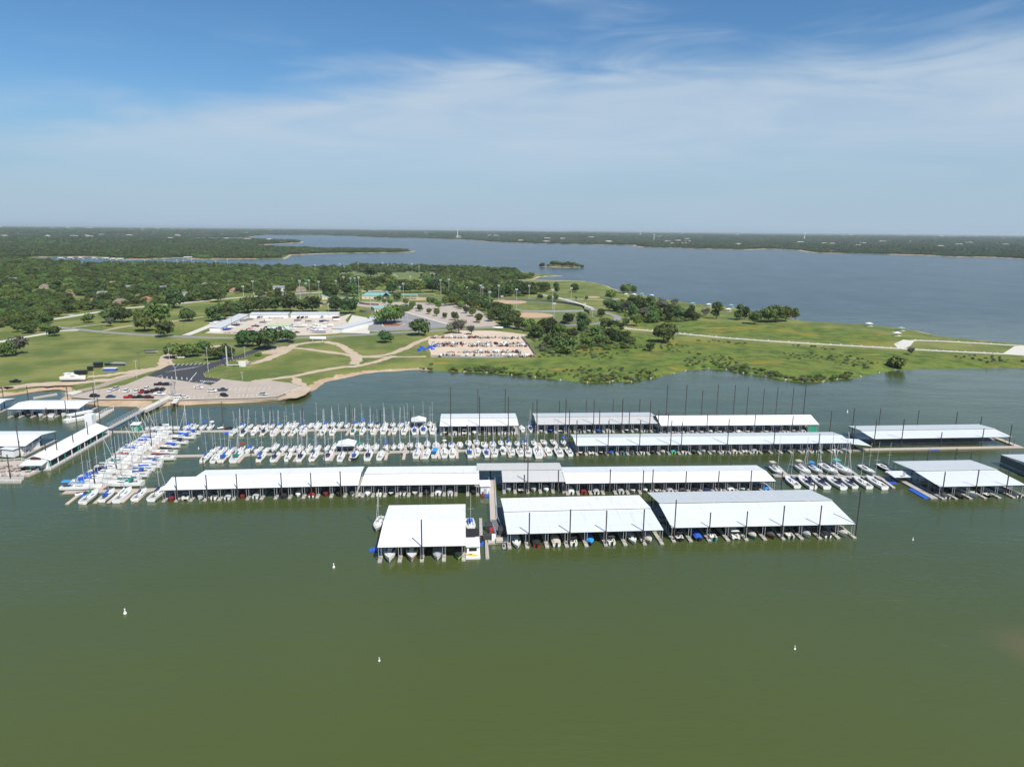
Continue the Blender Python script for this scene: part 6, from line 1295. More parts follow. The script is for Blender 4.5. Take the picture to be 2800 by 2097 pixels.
# ------------------------------------------------------------------ boats and trailers ashore
TRAIL = {'frame': MB().bar((-2.6, -.8, .55), (2.2, -.5, .55), .12).bar((-2.6, .8, .55), (2.2, .5, .55), .12).bar((2.2, -.5, .55), (3.8, 0, .5), .12).bar((2.2, .5, .55), (3.8, 0, .5), .12).bar((-2.4, -.8, .6), (-2.4, .8, .6), .12).bar((0, -.65, .6), (0, .65, .6), .12).bar((3.4, 0, .5), (3.4, 0, 1.2), .1).me('frame', m_dark), 'wheel': MB().cone((0, -.1, 0), (0, .1, 0), .33, .33, 10).me('wheel', m_dark)}
def trailer(p, head, label, group, z=LAND_Z + .1):
    r = empty('boat_trailer', (p.x, p.y, z), head); tag(r, label, 'trailer', group); ob('frame', TRAIL['frame'], r)
    for s in (-1, 1): ob('wheel', TRAIL['wheel'], r, loc=(-1.0, s * 1.0, .33))
    return r
Z7 = lambda x, y: (1140 + .16275 * x, 890 + .16275 * y)
ry = random.Random(31)
YR = [('top row of trailer yard', 214, [250,300,350,395,440,510,560,610,655,700,765,850,905,985,1060,1115,1175,1240,1320,1450,1510,1580,1645,1715]), ('second row of trailer yard', 318, [275,340,405,485,545,610,680,742,808,955,1030,1095,1155,1235,1300,1380,1455,1520,1585,1655,1735,1810]), ('third row of trailer yard', 352, [270,355,425,500,590,650,890,970,1050,1120,1195,1350,1415,1510,1590,1665,1735,1830]), ('fourth row of trailer yard', 458, [528,615,780,855,940,1025,1110,1185,1245,1310,1405,1490,1570,1640,1720]), ('front row of trailer yard', 522, [370,430,495,560,630,710,960,1180,1245,1310,1360,1410,1475,1540,1600,1660,1740,1800,1860,1920,1970])]
for where, y, xs_ in YR:
    xs_ = sorted(xs_ + [(a_ + b_) / 2 + ry.uniform(-8, 8) for a_, b_ in zip(xs_[:-1], xs_[1:]) if b_ - a_ > 48])
    for i, x in enumerate(xs_):
        p = GL(*Z7(x, y + ry.uniform(-4, 6) + (8 if 'top' in where and x > 1400 else 0))); hd = ry.choice((1, -1)) * math.pi / 2 + ry.uniform(-.3, .3); q = ry.random()
        if q < .40: trailer(p, hd, 'empty dark trailer, %s from left in the %s' % (nth(i + 1), where), 'trailers in the dirt yard')
        elif q < .86: hl, cv = ry.choice(((None, 'white'), (None, None), (None, 'white'), (None, 'grey'), (m_greyh, 'grey'), (m_redh, None), (m_navyh, 'charcoal'), (None, 'tan'))); powerboat('run', p, hd, '%s trailered boat%s, %s from left, %s' % (HN[hl], ' in %s cover' % cv if cv else '', nth(i + 1), where), 'boats stored in the dirt yard', hull=hl, cover=cv, z=LAND_Z + .75, scale=ry.uniform(.85, 1.05))
        else: powerboat('jet', p, hd, 'jet ski on a stand, %s from left in the %s' % (nth(i + 1), where), 'jet skis in the dirt yard', hull=ry.choice((m_gel, m_blackh, m_redh)), z=LAND_Z + .6, scale=1.2)
Z6 = lambda x, y: (560 + .18083 * x, 840 + .18083 * y)
YB = [(340,345,'blue',.5,'blue covered boat at the lower left shed end'),(400,318,'white',.5,'white covered boat second along the left shed'),(480,280,'charcoal',.5,'dark covered boat third along the left shed'),(540,258,'grey',.5,'grey covered boat fourth along the left shed'),(600,215,'maroon',.5,'maroon covered boat along the left shed'),(690,195,'charcoal',.5,'dark covered boat at the top of the left shed'),(820,165,'navy',1.5,'navy covered boat at the back left shed'),(885,155,'blue',1.5,'tall blue covered boat at the back left shed'),(1000,165,'white',1.5,'white boat at the back left shed'),(690,350,'red',.6,'red boat on a trailer left of the shop'),(730,330,'grey',.6,'grey boat on a trailer left of the shop'),(770,300,'charcoal',.6,'dark boat second row left of the shop'),(830,275,'grey',.6,'grey boat third row left of the shop'),(890,240,'charcoal',.6,'dark boat upper row left of the shop'),(960,215,'white',.6,'white boat above the shop roof'),(925,320,'black',1.6,'black boat beside the shop wall'),(1780,155,'sky',1.5,'bright blue covered boat at the back right shed'),(1420,165,'charcoal',1.5,'first dark boat at the back right shed'),(1480,165,'black',1.5,'second dark boat at the back right shed'),(1540,165,'charcoal',1.5,'third dark boat at the back right shed'),(1410,210,'charcoal',.3,'dark boat right above the shop'),(1580,230,'black',.2,'black boat in the middle of the right yard'),(1640,228,'grey',.2,'grey boat in the middle of the right yard'),(1790,222,'navy',.2,'navy boat behind the large yachts'),(1850,230,'charcoal',.2,'charcoal boat behind the large yachts'),(1990,205,'white',.2,'white boat beside the right shed top'),(1985,165,'maroon',.2,'maroon boat beside the right shed top')]
for x, y, cv, a, lab in YB: powerboat('run', GL(*Z6(x, y + 6)), a, lab, 'boats stored in the fenced boat yard', cover=cv, hull=m_gel if cv in ('white', 'grey') else ry.choice((m_gel, m_blackh, m_greyh)), z=LAND_Z + .7, scale=1.0)
for i, x in enumerate((330, 390, 480, 560)): trailer(GL(*Z6(x, 392)), .4, 'dark trailer, %s from left along the boat yard road fence' % nth(i + 1), 'trailers at the boat yard fence')
for i, x in enumerate((1060, 1110, 1165)): trailer(GL(*Z6(x, 170)), 1.5, 'dark trailer, %s from left at the back left shed' % nth(i + 1), 'trailers at the boat yard fence')
for x, y, k, s, lab in [(1720,392,'yacht',1.0,'largest white yacht on blocks at the front of the boat yard'),(1740,330,'cruiser',1.1,'second white yacht on blocks behind the largest'),(1690,312,'cruiser',1.0,'third white yacht on blocks, left of its group'),(1850,300,'cruiser',1.0,'white yacht on blocks nearest the right shed'),(1455,305,'cruiser',1.0,'cream and white cruiser on blocks right of the shop'),(1330,345,'run',1.0,'white runabout at the shop corner')]: powerboat(k, GL(*Z6(x, y)), math.pi + .08 if k == 'yacht' else .1, lab, 'yachts stored on blocks', z=LAND_Z + 1.1, scale=s, stripe=m_stripe if k == 'yacht' else None)
Z0 = lambda x, y: (.18083 * x, 860 + .18083 * y)
powerboat('yacht', GL(*Z0(1110, 1015)), .1, 'big white flybridge yacht on a trailer at the left lawn', None, z=LAND_Z + 1.2, scale=1.0); trailer(GL(*Z0(1330, 1005)), .12, 'black boat trailer hitched beneath the big yacht', None)
powerboat('run', GL(*Lz(850, 180)), .1, 'silver and black boat on the lawn above the dirt road', None, hull=m_greyh, cover='charcoal', z=LAND_Z + .6, scale=1.25); powerboat('cruiser', GL(*A2(2090, 953)), 3.2, 'cream cruiser parked by the road above the trailer yard', None, hull=m_cream, cover='white', z=LAND_Z + .9, scale=.9)
def bin_(label, x, y, w, d, h, m, rz=.1, name='dumpster', lid=None):
    g = GL(x, y); r = empty(name, (g.x, g.y, LAND_Z + .05), rz); tag(r, label, name.replace('_', ' '))
    MB().loft([[(-w/2 * k, -d/2 * k, z), (w/2 * k, -d/2 * k, z), (w/2 * k, d/2 * k, z), (-w/2 * k, d/2 * k, z)] for k, z in ((.9, 0), (1, h))]).obj('body', m, r); MB().box(-w/2 * 1.03, w/2 * 1.03, -d/2 * 1.03, d/2 * 1.03, h, h + .1).obj('rim' if lid is None else 'lid', lid or m, r)
bin_('long blue open top dumpster with white load on the lawn', *Z0(1672, 850), 8, 3, 1.6, m_blue, lid=m_white); bin_('blue bin in the oak shade by the asphalt road', *Lz(1610, 240), 2.6, 2.2, 2.0, m_blue); bin_('blue portable toilet at the path start', *A3(885, 912), 2.0, 2.0, 2.4, m_blue, name='portable_toilet')
for x, y, w, d, h, lab in [(1370,850,3,2.5,2.6,'upright black crate on the lawn'),(1490,800,5,3,3.2,'black angular tank on the lawn'),(1230,905,7,3,2.4,'black flatbed machine behind the big yacht'),(1680,770,7,2.5,1.4,'low dark scrap pile under the grey panels')]: bin_(lab, *Z0(x, y), w, d, h, m_blackh, .25, 'steel_tank')
g = GL(*Z0(1780, 770)); r = empty('panel_stack', (g.x, g.y, LAND_Z)); tag(r, 'stack of grey dock panels lying on the lawn', 'panel stack')
for k in range(5): MB().box(-5 + k * .5, 5 - k * .3, -1.5 + k * .2, 1.5, 1.3 + k * .14, 1.4 + k * .14).obj('panel', m_post, r)
MB().box(-4, 4, -1.2, 1.2, 0, 1.28).obj('block', m_dark, r)
g = GL(*A2(535, 1047)); r = empty('propane_tank', (g.x, g.y, LAND_Z)); tag(r, 'long white propane tank on legs beside the park road', 'tank'); MB().cone((-6, 0, 1.9), (6, 0, 1.9), 1.3, 1.3, 12).cone((-6.6, 0, 1.9), (-6, 0, 1.9), .8, 1.3, 12).cone((6, 0, 1.9), (6.6, 0, 1.9), 1.3, .8, 12).obj('vessel', m_white, r)
for x in (-4, 4): MB().box(x - .3, x + .3, -.9, .9, 0, .8).obj('leg', m_conc2, r)
bin_('white box trailer beside the tall steel pole', *Lz(1832, 325), 4.5, 2.2, 3.0, m_wallw, .1, 'box_trailer'); trailer(GL(*Lz(1760, 328)), .1, 'grey flat trailer at the foot of the tall steel pole', None)
g = GL(*Z7(170, 400)); r = empty('float_pile', (g.x, g.y, LAND_Z)); tag(r, 'heap of bright blue plastic floats beside the trailer yard', 'float pile')
for i in range(14): MB().box(-1.2, 1.2, -1.0, 1.0, 0, 1.0).obj('float_block', m_blue, r, loc=(ry.uniform(-5, 5), ry.uniform(-9, 12), ry.choice((0, 1.0, 1.02))), rz=ry.uniform(0, 3))
# chain link fence of the trailer yard
fence('grey mesh fence around the trailer yard right side', [Z7(1760, 205), Z7(1890, 360), Z7(1995, 515)], 2.0, MATS['chain_link']); fence('grey mesh fence along the trailer yard front', [Z7(245, 525), Z7(900, 545), Z7(1500, 532), Z7(1995, 518)], 1.2, MATS['chain_link'])
# picnic shelters
def picnic(label, x, y, m, w=5.8):
    g = GL(x, y); r = empty('picnic_shelter', (g.x, g.y, LAND_Z)); tag(r, label, 'picnic shelter', 'lakeside picnic shelters')
    h = 2.6; MB().add([(-w/2, -w/2, h), (w/2, -w/2, h), (w/2, w/2, h), (-w/2, w/2, h), (0, 0, h + 1.2)], [(0, 1, 4), (1, 2, 4), (2, 3, 4), (3, 0, 4), (3, 2, 1, 0)]).obj('roof', m, r)
    MB().box(-.25, .25, -.25, .25, 0, h + .6).obj('post', m_conc2, r); MB().box(-w * .55, w * .55, -w * .5, w * .5, 0, .12).obj('slab', m_conc2, r); MB().box(-2.2, -.6, -.5, .5, .7, .8).box(-1.9, -1.7, -.3, .3, .1, .7).obj('table', m_plank, r)
for x, y, m, lab, f in [(872,922,m_white,'white picnic shelter farthest along the right shore',A4),(1147,962,m_teal,'dark teal picnic shelter by the water near the path fork',A4),(1112,1005,m_white,'white picnic shelter nearest the path fork',A4),(988,662,m_white,'white picnic shelter right of the shore willows',A3),(1055,665,m_white,'second white shelter right of the shore willows',A3),(1122,658,m_teal,'dark shelter at the water right of the willows',A3),(1207,672,m_white,'upper of two white shelters stacked on the shore',A3),(1207,698,m_white,'lower of two white shelters stacked on the shore',A3),(1562,742,m_teal,'dark shelter on the beach before the tall trees',A3),(1700,752,m_white,'white shelter hidden by the tall lakeside trees',A3),(1893,760,m_teal,'dark shelter between the tall lakeside trees',A3),(1870,795,m_white,'white shelter between the tall lakeside trees',A3)]: picnic(lab, *f(x, y), m)
# buoys
def buoy(label, x, y, s=1.0):
    g = G(x, y); r = empty('buoy', (g.x, g.y, 0), 0, s); tag(r, label, 'buoy', 'white marker buoys')
    MB().cone((0, 0, -.4), (0, 0, .35), .42, .42, 10).obj('float', m_white, r, True); MB().cone((0, 0, .35), (0, 0, 1.5), .22, .17, 8).obj('spar', m_white, r); MB().cone((0, 0, 1.02), (0, 0, 1.16), .235, .232, 8).obj('band', mat('buoy_orange', (.75, .22, .04), .5), r)
for x, y, s_, lab in [(342,1677,.85,'white buoy in the open water at the lower left'),(912.6,1551,.8,'white buoy left of the nearest dock'),(1037,1806,.55,'white buoy at the bottom centre of the water'),(2173,1774,.55,'white buoy in the water at the lower right'),(2496,1476,.55,'white buoy right of the largest dock'),(2316.8,1127,.9,'white buoy behind the long third row dock'),(543,1227,.6,'round white buoy between the two sailboat docks')]: buoy(lab, x, y, s_)
# ------------------------------------------------------------------ restaurant, gangways, huts
A, B = G(133.5, 1258, 3.6), G(294, 1169, 3.6); L = (B - A).length; rz = math.atan2(B.y - A.y, B.x - A.x); rid = Matrix.Rotation(-rz, 3, 'Z') @ (G(92, 1247.5, 5.6) - A); wd = rid.y * 2
rest = empty('floating_restaurant', (A.x, A.y, 0), rz); tag(rest, 'long white roofed floating restaurant with a railed porch at the left', 'restaurant'); x0 = rid.x * .15
MB().slab([(0, -.6, 3.5), (L, -.6, 3.5), (L, wd / 2, 5.7), (x0 - 1, wd / 2, 5.7)], .1).obj('roof_slope', R_WHITE, rest); MB().slab([(x0 - 1, wd / 2 + .004, 5.7), (L, wd / 2 + .004, 5.7), (L, wd + .5, 3.5), (0, wd + .5, 3.5)], .1).obj('roof_slope', R_WHITE, rest)
MB().box(.8, L - .8, 2.2, wd - .3, .5, 3.5).add([(.8, 2.2, 3.5), (.8, wd - .3, 3.5), (.8, wd / 2, 5.5), (L - .8, 2.2, 3.5), (L - .8, wd - .3, 3.5), (L - .8, wd / 2, 5.5)], [(0, 2, 1), (3, 4, 5)]).obj('wall', mat('restaurant_dark_wall', (.10, .12, .12), .8), rest)
MB().box(-2, L + 1, -1.4, wd + 1.5, .05, .5).obj('deck', m_plank, rest)
for i in range(10):
    x = i * L / 9.2 + .2; MB().box(x, x + .25, -.5, -.25, .5, 3.5).obj('post', m_white if i % 2 else m_green, rest)
for z in (.85, 1.2, 1.5): MB().bar((-2, -1.35, z), (L + 1, -1.35, z), .07).obj('rail', m_white, rest)
for i in range(26): MB().box(-.05, .05, -1.4, -1.3, .5, 1.5).obj('rail_post', m_white, rest, loc=(-2 + (L + 3) * i / 25, 0, 0))
MB().box(-.3, .8, .4, wd - .3, .5, 3.4).add([(-.3, .4, 3.4), (-.3, wd - .3, 3.4), (-.3, wd / 2, 5.5), (.8, .4, 3.4), (.8, wd - .3, 3.4), (.8, wd / 2, 5.5)], [(0, 2, 1), (3, 4, 5), (0, 3, 5, 2), (4, 1, 2, 5)]).obj('front_gable', m_white, rest)
sg = MB().box(-.42, -.32, wd / 2 - 1.9, wd / 2 + 1.9, 3.9, 4.8).obj('sign', mat('sign_maroon', (.12, .03, .03), .6), rest)
MB().slab([(-4.2, .3, 2.9), (-.3, .3, 3.4), (-.3, wd - .3, 3.4), (-4.2, wd - .3, 2.9)], .08).obj('front_canopy', R_COOL, rest)
for y in (.6, wd / 2, wd - .6): MB().box(-4.1, -3.95, y, y + .15, .5, 2.85).obj('post', m_green, rest)
MB().box(-.45, -.38, wd * .4, wd * .55, .5, 2.6).obj('door', m_green, rest)
tw = Matrix.Rotation(-rz, 3, 'Z') @ (G(247, 1151, 5) - A); MB().box(tw.x - 1.6, tw.x + 1.6, tw.y - 1.6, tw.y + 1.6, .5, 8.2).obj('sign_tower', m_white, rest); MB().cone((tw.x - .9, tw.y - 1.62, 7.0), (tw.x - .9, tw.y - 1.64, 7.0), .75, .75, 14).obj('round_emblem', m_wallb, rest)
for x, yt, yb in [(125,1201,1269.6),(155,1186,1261.6),(199,1176,1238),(239,1154,1215.8),(270.6,1089,1170),(24,1242.7,1312),(205,1118,1160)]:
    g = G(x + 5, yb); piling(rest, Matrix.Rotation(-rz, 3, 'Z') @ (g - Vector((A.x, A.y, 0))), mast_px(x, yt, g)); 
def platform(name, label, cat, quad, m, h=.5, rails=True, group=None):
    P = [G(*q) for q in quad]; c = sum(P, Vector()) / len(P); r = empty(name, (c.x, c.y, 0)); tag(r, label, cat, group); q = [p - c for p in P]
    ar = sum(q[i].x * q[(i + 1) % len(q)].y - q[(i + 1) % len(q)].x * q[i].y for i in range(len(q)))
    if ar < 0: q = q[::-1]
    MB().prism([v[:2] for v in q], .0, h).obj('deck', m, r)
    if rails:
        for a, b in zip(q, q[1:] + q[:1]):
            for z in (.75, 1.1): MB().bar(a * .985 + Vector((0, 0, h + z - .1)), b * .985 + Vector((0, 0, h + z - .1)), .07).obj('rail', m_white, r)
            n = max(int((b - a).length / 2.4), 1)
            for i in range(n): MB().box(-.05, .05, -.05, .05, 0, 1.1).obj('rail_post', m_white, r, loc=(a * .985).lerp(b * .985, i / n) + Vector((0, 0, h)))
    return r, c
platform('patio_deck', 'railed dining deck with tables in front of the restaurant', 'deck', [(-40,1268),(60,1262),(132,1279),(80,1304),(-40,1302)], m_tan)
platform('service_barge', 'grey railed platform floating below the restaurant deck', 'platform', [(-40,1322),(58,1322),(66,1313),(66,1306),(-40,1306)], m_plank)
rtb = random.Random(2)
TB = MB().box(-.9, .9, -.4, .4, .7, .78).box(-.1, .1, -.1, .1, 0, .7).me('table_top', m_plank); BN = MB().box(-.9, .9, -.15, .15, .4, .46).box(-.7, -.6, -.1, .1, 0, .4).box(.6, .7, -.1, .1, 0, .4).me('bench', m_teak)
tbl = [(x, y) for y in (1275, 1282, 1290, 1297) for x in (8, 30, 52, 74)][:15]
for i, (x, y) in enumerate(tbl):
    g = G(x + rtb.uniform(-4, 4), y + rtb.uniform(-2, 2), .5); r = empty('picnic_table', (g.x, g.y, .5), rtb.uniform(0, 1)); tag(r, 'dark wooden table, %s from left in the %s row of the restaurant deck' % (nth(i % 4 + 1), nth(i // 4 + 1)), 'table', 'tables on the restaurant deck'); ob('table_top', TB, r); ob('bench', BN, r, loc=(0, .7, 0)); ob('bench', BN, r, loc=(0, -.7, 0))
ann = gable_building('restaurant_annex', 'low white annex with a pale roof behind the restaurant', 'annex', (38,1250), (110,1222), 5, 3.0, -.2, m_white, R_COOL, base=.5)
# truss gangway to the shore
def gangway(label, a, b, w, za, zb, truss=True, m=m_plank, rail=m_post):
    P, Q = G(*a, za), G(*b, zb); r = empty('gangway', (P.x, P.y, 0)); tag(r, label, 'gangway', 'gangways of the marina'); d = Q - P; u = Vector((d.x, d.y, 0)).normalized(); s = Vector((-u.y, u.x, 0)); o = Vector((0, 0, P.z))
    MB().bar(o, o + d, w, .25).obj('deck', m, r); n = max(int(d.length / 2.2), 2); hh = 1.9 if truss else 1.1
    for sg_ in (-1, 1):
        e = s * (w / 2) * sg_
        MB().bar(o + e + Vector((0, 0, hh)), o + d + e + Vector((0, 0, hh)), .12).obj('top_rail', rail, r)
        for i in range(n):
            p, q = o + d * (i / n) + e, o + d * ((i + 1) / n) + e; MB().bar(p, p + Vector((0, 0, hh)), .08).obj('rail_post', rail, r)
            if truss: MB().bar(p, q + Vector((0, 0, hh)), .07).obj('brace', rail, r)
gangway('long steel truss gangway from the restaurant to the shore', (298,1171), (392,1121), 2.2, 1.0, 2.3); 
m_brail = mat('pale_blue_rail', (.30, .44, .60), .5); gangway('upper wooden gangway with pale blue rails between the dock rows', (1345,1313), (1350,1421), 2.2, .6, .6, False, m_tan, m_brail); gangway('lower dark gangway bending toward the split ridge dock', (1350,1422), (1368,1466), 2.4, .6, .7, False, mat('dark_deck', (.14, .14, .14), .8), m_brail)
ribbon('shore_walk', [(386,1124),(410,1113),(440,1098),(470,1083)], 3.2, m_conc2, z=LAND_Z + .35, skirt=1.4); ribbon('shore_walk', [(473,1104),(480,1096),(484,1090)], 2.5, m_conc2, z=LAND_Z + .2, skirt=1.2)
def hut(label, x, y, w, d, h, wall, roof, name='hut', zb=.5):
    g = G(x, y, zb); r = empty(name, (g.x, g.y, zb), ROWAX); tag(r, label, name); MB().box(-w/2, w/2, -d/2, d/2, 0, h).obj('wall', wall, r); MB().slab([(-w/2 - .3, -d/2 - .4, h), (w/2 + .3, -d/2 - .4, h), (w/2 + .3, d/2 + .3, h + .5), (-w/2 - .3, d/2 + .3, h + .5)], .1).obj('roof', roof, r); MB().box(-.5, .5, -d/2 - .05, -d/2 + .02, 0, 2.0).obj('door', m_greyh, r)
hut('white hut with a sloping roof at the head of the wooden gangway', 1326, 1344, 3.2, 4.5, 2.9, m_white, R_WHITE); hut('small green kiosk with a white roof on the railed walkway', 374, 1178, 3.2, 2.6, 3.2, m_green, R_WHITE, 'kiosk'); hut('white dock office with a pale canopy beside the right sailboats', *ZF(230, 400), 7, 5, .2, m_plank, R_COOL, 'dock_stage', 2.4)
platform('work_float', 'cluttered work float at the foot of the lower gangway', 'float', [ZB1(1840, 720), ZB1(2120, 700), ZB1(2125, 825), ZB1(1860, 835)], m_plank, rails=False)
platform('finger_pier', 'short finger pier left of the wooden gangway', 'pier', [ZB1(1738, 475), ZB1(1780, 475), ZB1(1790, 740), ZB1(1745, 745)], m_plank, rails=False); platform('finger_pier', 'short finger pier below the cluttered work float', 'pier', [ZB1(1822, 790), ZB1(1862, 788), ZB1(1885, 1045), ZB1(1832, 1050)], m_plank, rails=False); platform('finger_pier', 'stub pier joining the houseboat to the work float', 'pier', [ZB1(1730, 730), ZB1(1840, 722), ZB1(1840, 755), ZB1(1730, 760)], m_plank, rails=False)
for x, y, w, d, h, m, lab in [(1880,600,2.2,2.4,1.6,m_dark,'dark tarp covered machine on the work float corner'),(1920,660,1.4,1.6,1.3,m_redh,'red engine block by the lower gangway'),(1865,750,3.0,1.8,1.5,m_dark,'charcoal locker on the work float'),(1948,765,1.2,1.5,1.6,m_white,'white locker on the work float'),(2065,790,3.6,2.0,.9,CL['tan'],'tarpaulin bundle on the work float'),(2075,690,2.6,2.6,2.2,m_dark,'black shed corner beside the split ridge dock')]:
    g = G(*ZB1(x, y), .5); r = empty('storage_box', (g.x, g.y, .5), ROWAX); tag(r, lab, 'storage box'); MB().loft([[(-w/2*k, -d/2*k, z), (w/2*k, -d/2*k, z), (w/2*k, d/2*k, z), (-w/2*k, d/2*k, z)] for k, z in ((1, 0), (1, h * .85), (.92, h))]).obj('body', m, r); MB().box(-w * .4, w * .4, -d * .4, d * .4, h, h + .06).obj('lid', m, r)
g = G(*ZB1(1645, 900)); r = empty('houseboat', (g.x, g.y, 0), ROWAX); tag(r, 'white houseboat with a black canopy and yellow kayak beside the nearest dock', 'houseboat')
MB().box(-2.0, 2.0, -6.5, 8.0, -.2, .55).obj('hull', m_gel, r); MB().box(-1.7, 1.7, -3.8, 1.5, .55, 2.6).obj('cabin', m_gel, r); MB().box(-1.1, 1.1, -3.86, -3.79, 1.2, 2.1).obj('window', m_win, r); MB().box(-2.0, 2.0, -4.2, 2.0, 2.6, 2.72).obj('roof_deck', m_gel, r)
MB().slab([(-1.9, 2.2, 2.9), (1.9, 2.2, 2.9), (1.9, 7.4, 3.1), (-1.9, 7.4, 3.1)], .08).obj('canopy', CL['black'], r)
for x in (-1.8, 1.8): MB().box(x - .05, x + .05, 7.2, 7.3, .55, 3.0).obj('post', m_alu, r)
k = empty('kayak', (g.x - .2, g.y - 5.2, .75), ROWAX - .3); tag(k, 'yellow kayak lying across the houseboat bow', 'kayak'); MB().loft([[(x, -w, .0), (x, -w * .5, .22), (x, w * .5, .22), (x, w, 0), (x, 0, -.12)] for x, w in ((-1.9, .04), (-1.0, .34), (0, .42), (1.0, .34), (1.9, .04))]).obj('hull', mat('kayak_yellow', (.75, .48, .03), .4), k); MB().box(-.5, .4, -.22, .22, .2, .26).obj('cockpit', m_dark, k)
# houseboat at the left shore dock
g = G(225, 1146); r = empty('cabin_boat', (g.x, g.y, 0), 1.0); tag(r, 'white cruising houseboat moored behind the restaurant roof', 'houseboat')
MB().loft([[(x, -w, 1.3), (x, -w * .9, 0), (x, w * .9, 0), (x, w, 1.3)] for x, w in ((-8, 1.9), (3, 2.2), (8, .5))]).obj('hull', m_gel, r); MB().box(-6, 4, -1.8, 1.8, 1.3, 3.2).obj('cabin', m_gel, r); MB().box(-5.5, 3.6, -1.86, 1.86, 2.1, 2.7).obj('window', m_win, r); MB().box(-6.4, 4.6, -2.0, 2.0, 3.2, 3.35).obj('roof', m_gel, r)
platform('shore_pier', 'railed service pier along the houseboat at the left', 'pier', [(245,1150),(292,1124),(312,1118),(312,1124),(262,1155)], m_plank); platform('shore_pier', 'bent grey floating pier at the boat ramp', 'pier', [Z0(500, 1262), Z0(680, 1232), Z0(860, 1200), Z0(870, 1222), Z0(700, 1248), Z0(505, 1284)], m_plank, rails=False)
# ------------------------------------------------------------------ small stuff
def stuff(name, label, items, m):
    b = MB(); R = random.Random(6)
    for p, s in items:
        a = R.uniform(0, 3); c, d = math.cos(a) * s, math.sin(a) * s
        b.add([p + Vector((c, d, -.1)), p + Vector((-d, c, -.1)), p + Vector((-c, -d, -.1)), p + Vector((d, -c, -.1)), p + Vector((c * .6, d * .6, s)), p + Vector((-d * .6, c * .6, s * .9)), p + Vector((-c * .6, -d * .6, s * .8)), p + Vector((d * .6, -c * .6, s))], [(0, 1, 5, 4), (1, 2, 6, 5), (2, 3, 7, 6), (3, 0, 4, 7), (4, 5, 6, 7)])
    tag(b.obj(name, m), label, kind='stuff')
def along(px, step, off, jit=.6, seed=1):
    R = random.Random(seed); P = catmull([GL(*p) for p in px], 6); out = []
    for a, b in zip(P[:-1], P[1:]):
        n = max(int((b - a).length / step), 1); d = (b - a).normalized(); s = Vector((-d.y, d.x, 0))
        for i in range(n): out.append((a.lerp(b, (i + R.random() * .5) / n) + s * (off + R.uniform(-jit, jit)), R.uniform(.35, .8)))
    return out
PTH = [(1707,897.5),(1789,905.5),(1849,911.5),(1970,923),(2100,932.5),(2258,942),(2432,951.5),(2505,956),(2620,962),(2739,967.5)]
m_rock = mat('pale_rock', (.55, .52, .47), .9, var=.2, scale=1)
stuff('path_rocks', 'pale boulders lining the white shore path', along(PTH, 5.0, 3.2) + along(PTH, 7.0, -3.2, seed=2) + along([(2505,931),(2638,936.5),(2765,944)], 5, 3) + along([(2450,941),(2475,953),(2490,945)], 4, 1), m_rock)
sr = [(G(x, y, .25), s) for x, y, s in [(random.uniform(380, 402), random.uniform(1119, 1129), random.uniform(.4, .8)) for _ in range(50)]]
stuff('shore_rocks', 'broken rock at the gangway landing', sr + [(G(x + random.uniform(-2, 2), y - 1 + random.uniform(-2, 1.0), .3), random.uniform(.2, .5)) for x, y in NEAR_SHORE[37:60] for _ in range(3)], m_rock)
def bollards(px, step, name, label):
    b = MB(); P = [GL(*p) for p in px]
    for a, c in zip(P[:-1], P[1:]):
        n = int((c - a).length / step)
        for i in range(n): q = a.lerp(c, i / n); b.box(q.x - .09, q.x + .09, q.y - .09, q.y + .09, LAND_Z, LAND_Z + .95)
    tag(b.obj(name, m_tan), label, kind='stuff')
bollards([(484,1091.5),(600,1088.5),(700,1086),(757,1082.5),(822,1059)], 3.2, 'bollards', 'low posts along the waterside kerb of the lot'); bollards([(684,971),(655,981),(630,988),(600,1001),(580,1010),(557,1023),(562,1032),(606,1037)], 3.0, 'verge_posts', 'low posts along the asphalt road verge')
# far shore: town specks, water towers, hill
rf = random.Random(77); twn = []
m_town = mat('town_pale', (.62, .56, .50), .8, randv=.2)
bt = MB()
for i in range(420):
    x = rf.uniform(-80, 2900); inf = 629 - 13.2 + x * 26.4 / 2800; y = inf + rf.choice((rf.uniform(7, 12), rf.uniform(9, 20), rf.uniform(12, 40)))
    p = G(x, y, 0)
    if p.y > 16000 or p.y < 3000: continue
    if float(land_sd(np.array([p.x]), np.array([p.y]))[0]) < 120: continue
    z = float(ground_z(p.x, p.y)[0]); s = p.y / 1000; w = rf.uniform(8, 20) + s * 2.2 * (3 if y < inf + 9 and rf.random() < .3 else 1); h = rf.uniform(7, 10) + s * .9
    bt.box(p.x - w, p.x + w, p.y - 6, p.y + 6, z - 1, z + h); bt.add([(p.x - w - 1, p.y - 7, z + h), (p.x + w + 1, p.y - 7, z + h), (p.x + w + 1, p.y + 7, z + h), (p.x - w - 1, p.y + 7, z + h), (p.x - w * .6, p.y, z + h + 3), (p.x + w * .6, p.y, z + h + 3)], [(0, 1, 5, 4), (1, 2, 5), (2, 3, 4, 5), (3, 0, 4)])
tag(bt.obj('far_town', m_town), 'pale roofs of the far off town across the lake', kind='stuff')
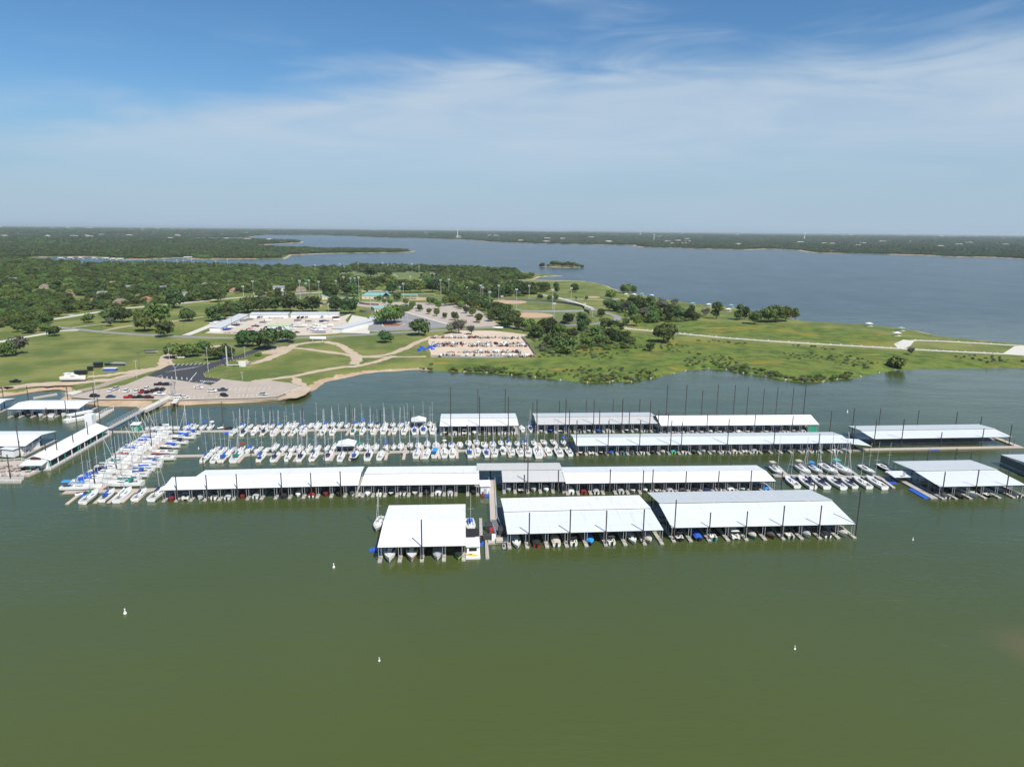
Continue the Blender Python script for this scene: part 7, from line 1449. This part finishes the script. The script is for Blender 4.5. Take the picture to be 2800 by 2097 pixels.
def water_tower(label, x, ytop, dist, s=1.0):
    d = _f * F_PX + _r * (x - CX) - _u * (ytop - CY); p = Vector((d.x, d.y, 0)) * (dist / d.y); zt = CAM_H + d.z * dist / d.y; z0 = float(ground_z(p.x, p.y)[0]); r = empty('water_tower', (p.x, p.y, z0), 0, 1); tag(r, label, 'water tower', 'water towers on the horizon'); h = max(zt - z0, 40); R0 = 11 * s
    MB().cone((0, 0, 0), (0, 0, h - R0 * .8), R0 * .42, R0 * .36, 12).obj('stem', m_wallw, r); MB().loft([[(R0 * k * math.cos(a), R0 * k * math.sin(a), h - R0 * .9 + R0 * .9 * t) for a in [i * math.pi / 6 for i in range(12)]] for k, t in ((.4, 0), (.95, .3), (1, .6), (.7, .92), (.1, 1))]).obj('tank', m_wallw, r)
water_tower('white water tower left of centre above the far shore', 1251, 628.5, 7000, .85); water_tower('white water tower small at the centre of the horizon', 1751, 633, 11000, 1.0); water_tower('white water tower right of centre on the horizon', 1866, 635, 12000); water_tower('white water tower at the right on the horizon', 2018, 634, 11000, 1.3); water_tower('larger white water tower at the right on the horizon', 2200.5, 638.5, 8000, 1.25); water_tower('slim white tower on the far wooded shore', 1788.5, 641, 6500, .7)
# white boat houses on the cove
for i, (x, y, w) in enumerate([(168,709,17),(194,708.5,14),(222,708.5,10),(259,709,10),(292,709.5,18),(312,711,14),(330,711.5,16),(515,707,23)]):
    p = G(x, y, 0); r = empty('boathouse', (p.x, p.y, 0), rf.uniform(-.2, .2)); tag(r, 'small white boathouse, %s from left on the far cove' % nth(i + 1), 'boathouse', 'white boathouses on the far cove'); ww = w * mpp(x, y) / 2
    MB().slab([(-ww, -5, 4), (ww, -5, 4), (ww, 0, 5.2), (-ww, 0, 5.2)], .2).obj('roof_slope', R_WHITE, r); MB().slab([(-ww, .01, 5.2), (ww, .01, 5.2), (ww, 5, 4), (-ww, 5, 4)], .2).obj('roof_slope', R_WHITE, r)
    for sx in (-1, 0, 1): MB().box(sx * ww * .95 - .2, sx * ww * .95 + .2, -4.8, -4.4, 0, 4).obj('post', m_white, r)
    MB().box(-ww, ww, 1, 4, 0, 1.5).obj('boat', m_gel, r)
# haze: thin even air
hz = bpy.data.materials.new('haze'); hz.use_nodes = True; t = hz.node_tree; t.nodes.remove(t.nodes['Principled BSDF']); v = N(t, 'ShaderNodeVolumePrincipled'); v.inputs['Color'].default_value = (.80, .90, 1.0, 1); v.inputs['Density'].default_value = 4.0e-5; v.inputs['Anisotropy'].default_value = .2
t.links.new(v.outputs[0], t.nodes['Material Output'].inputs['Volume'])
tag(MB().box(-45000, 45000, -45000, 45000, -4.5, 130).obj('haze', hz), 'thin bluish haze over the lake', kind='stuff')
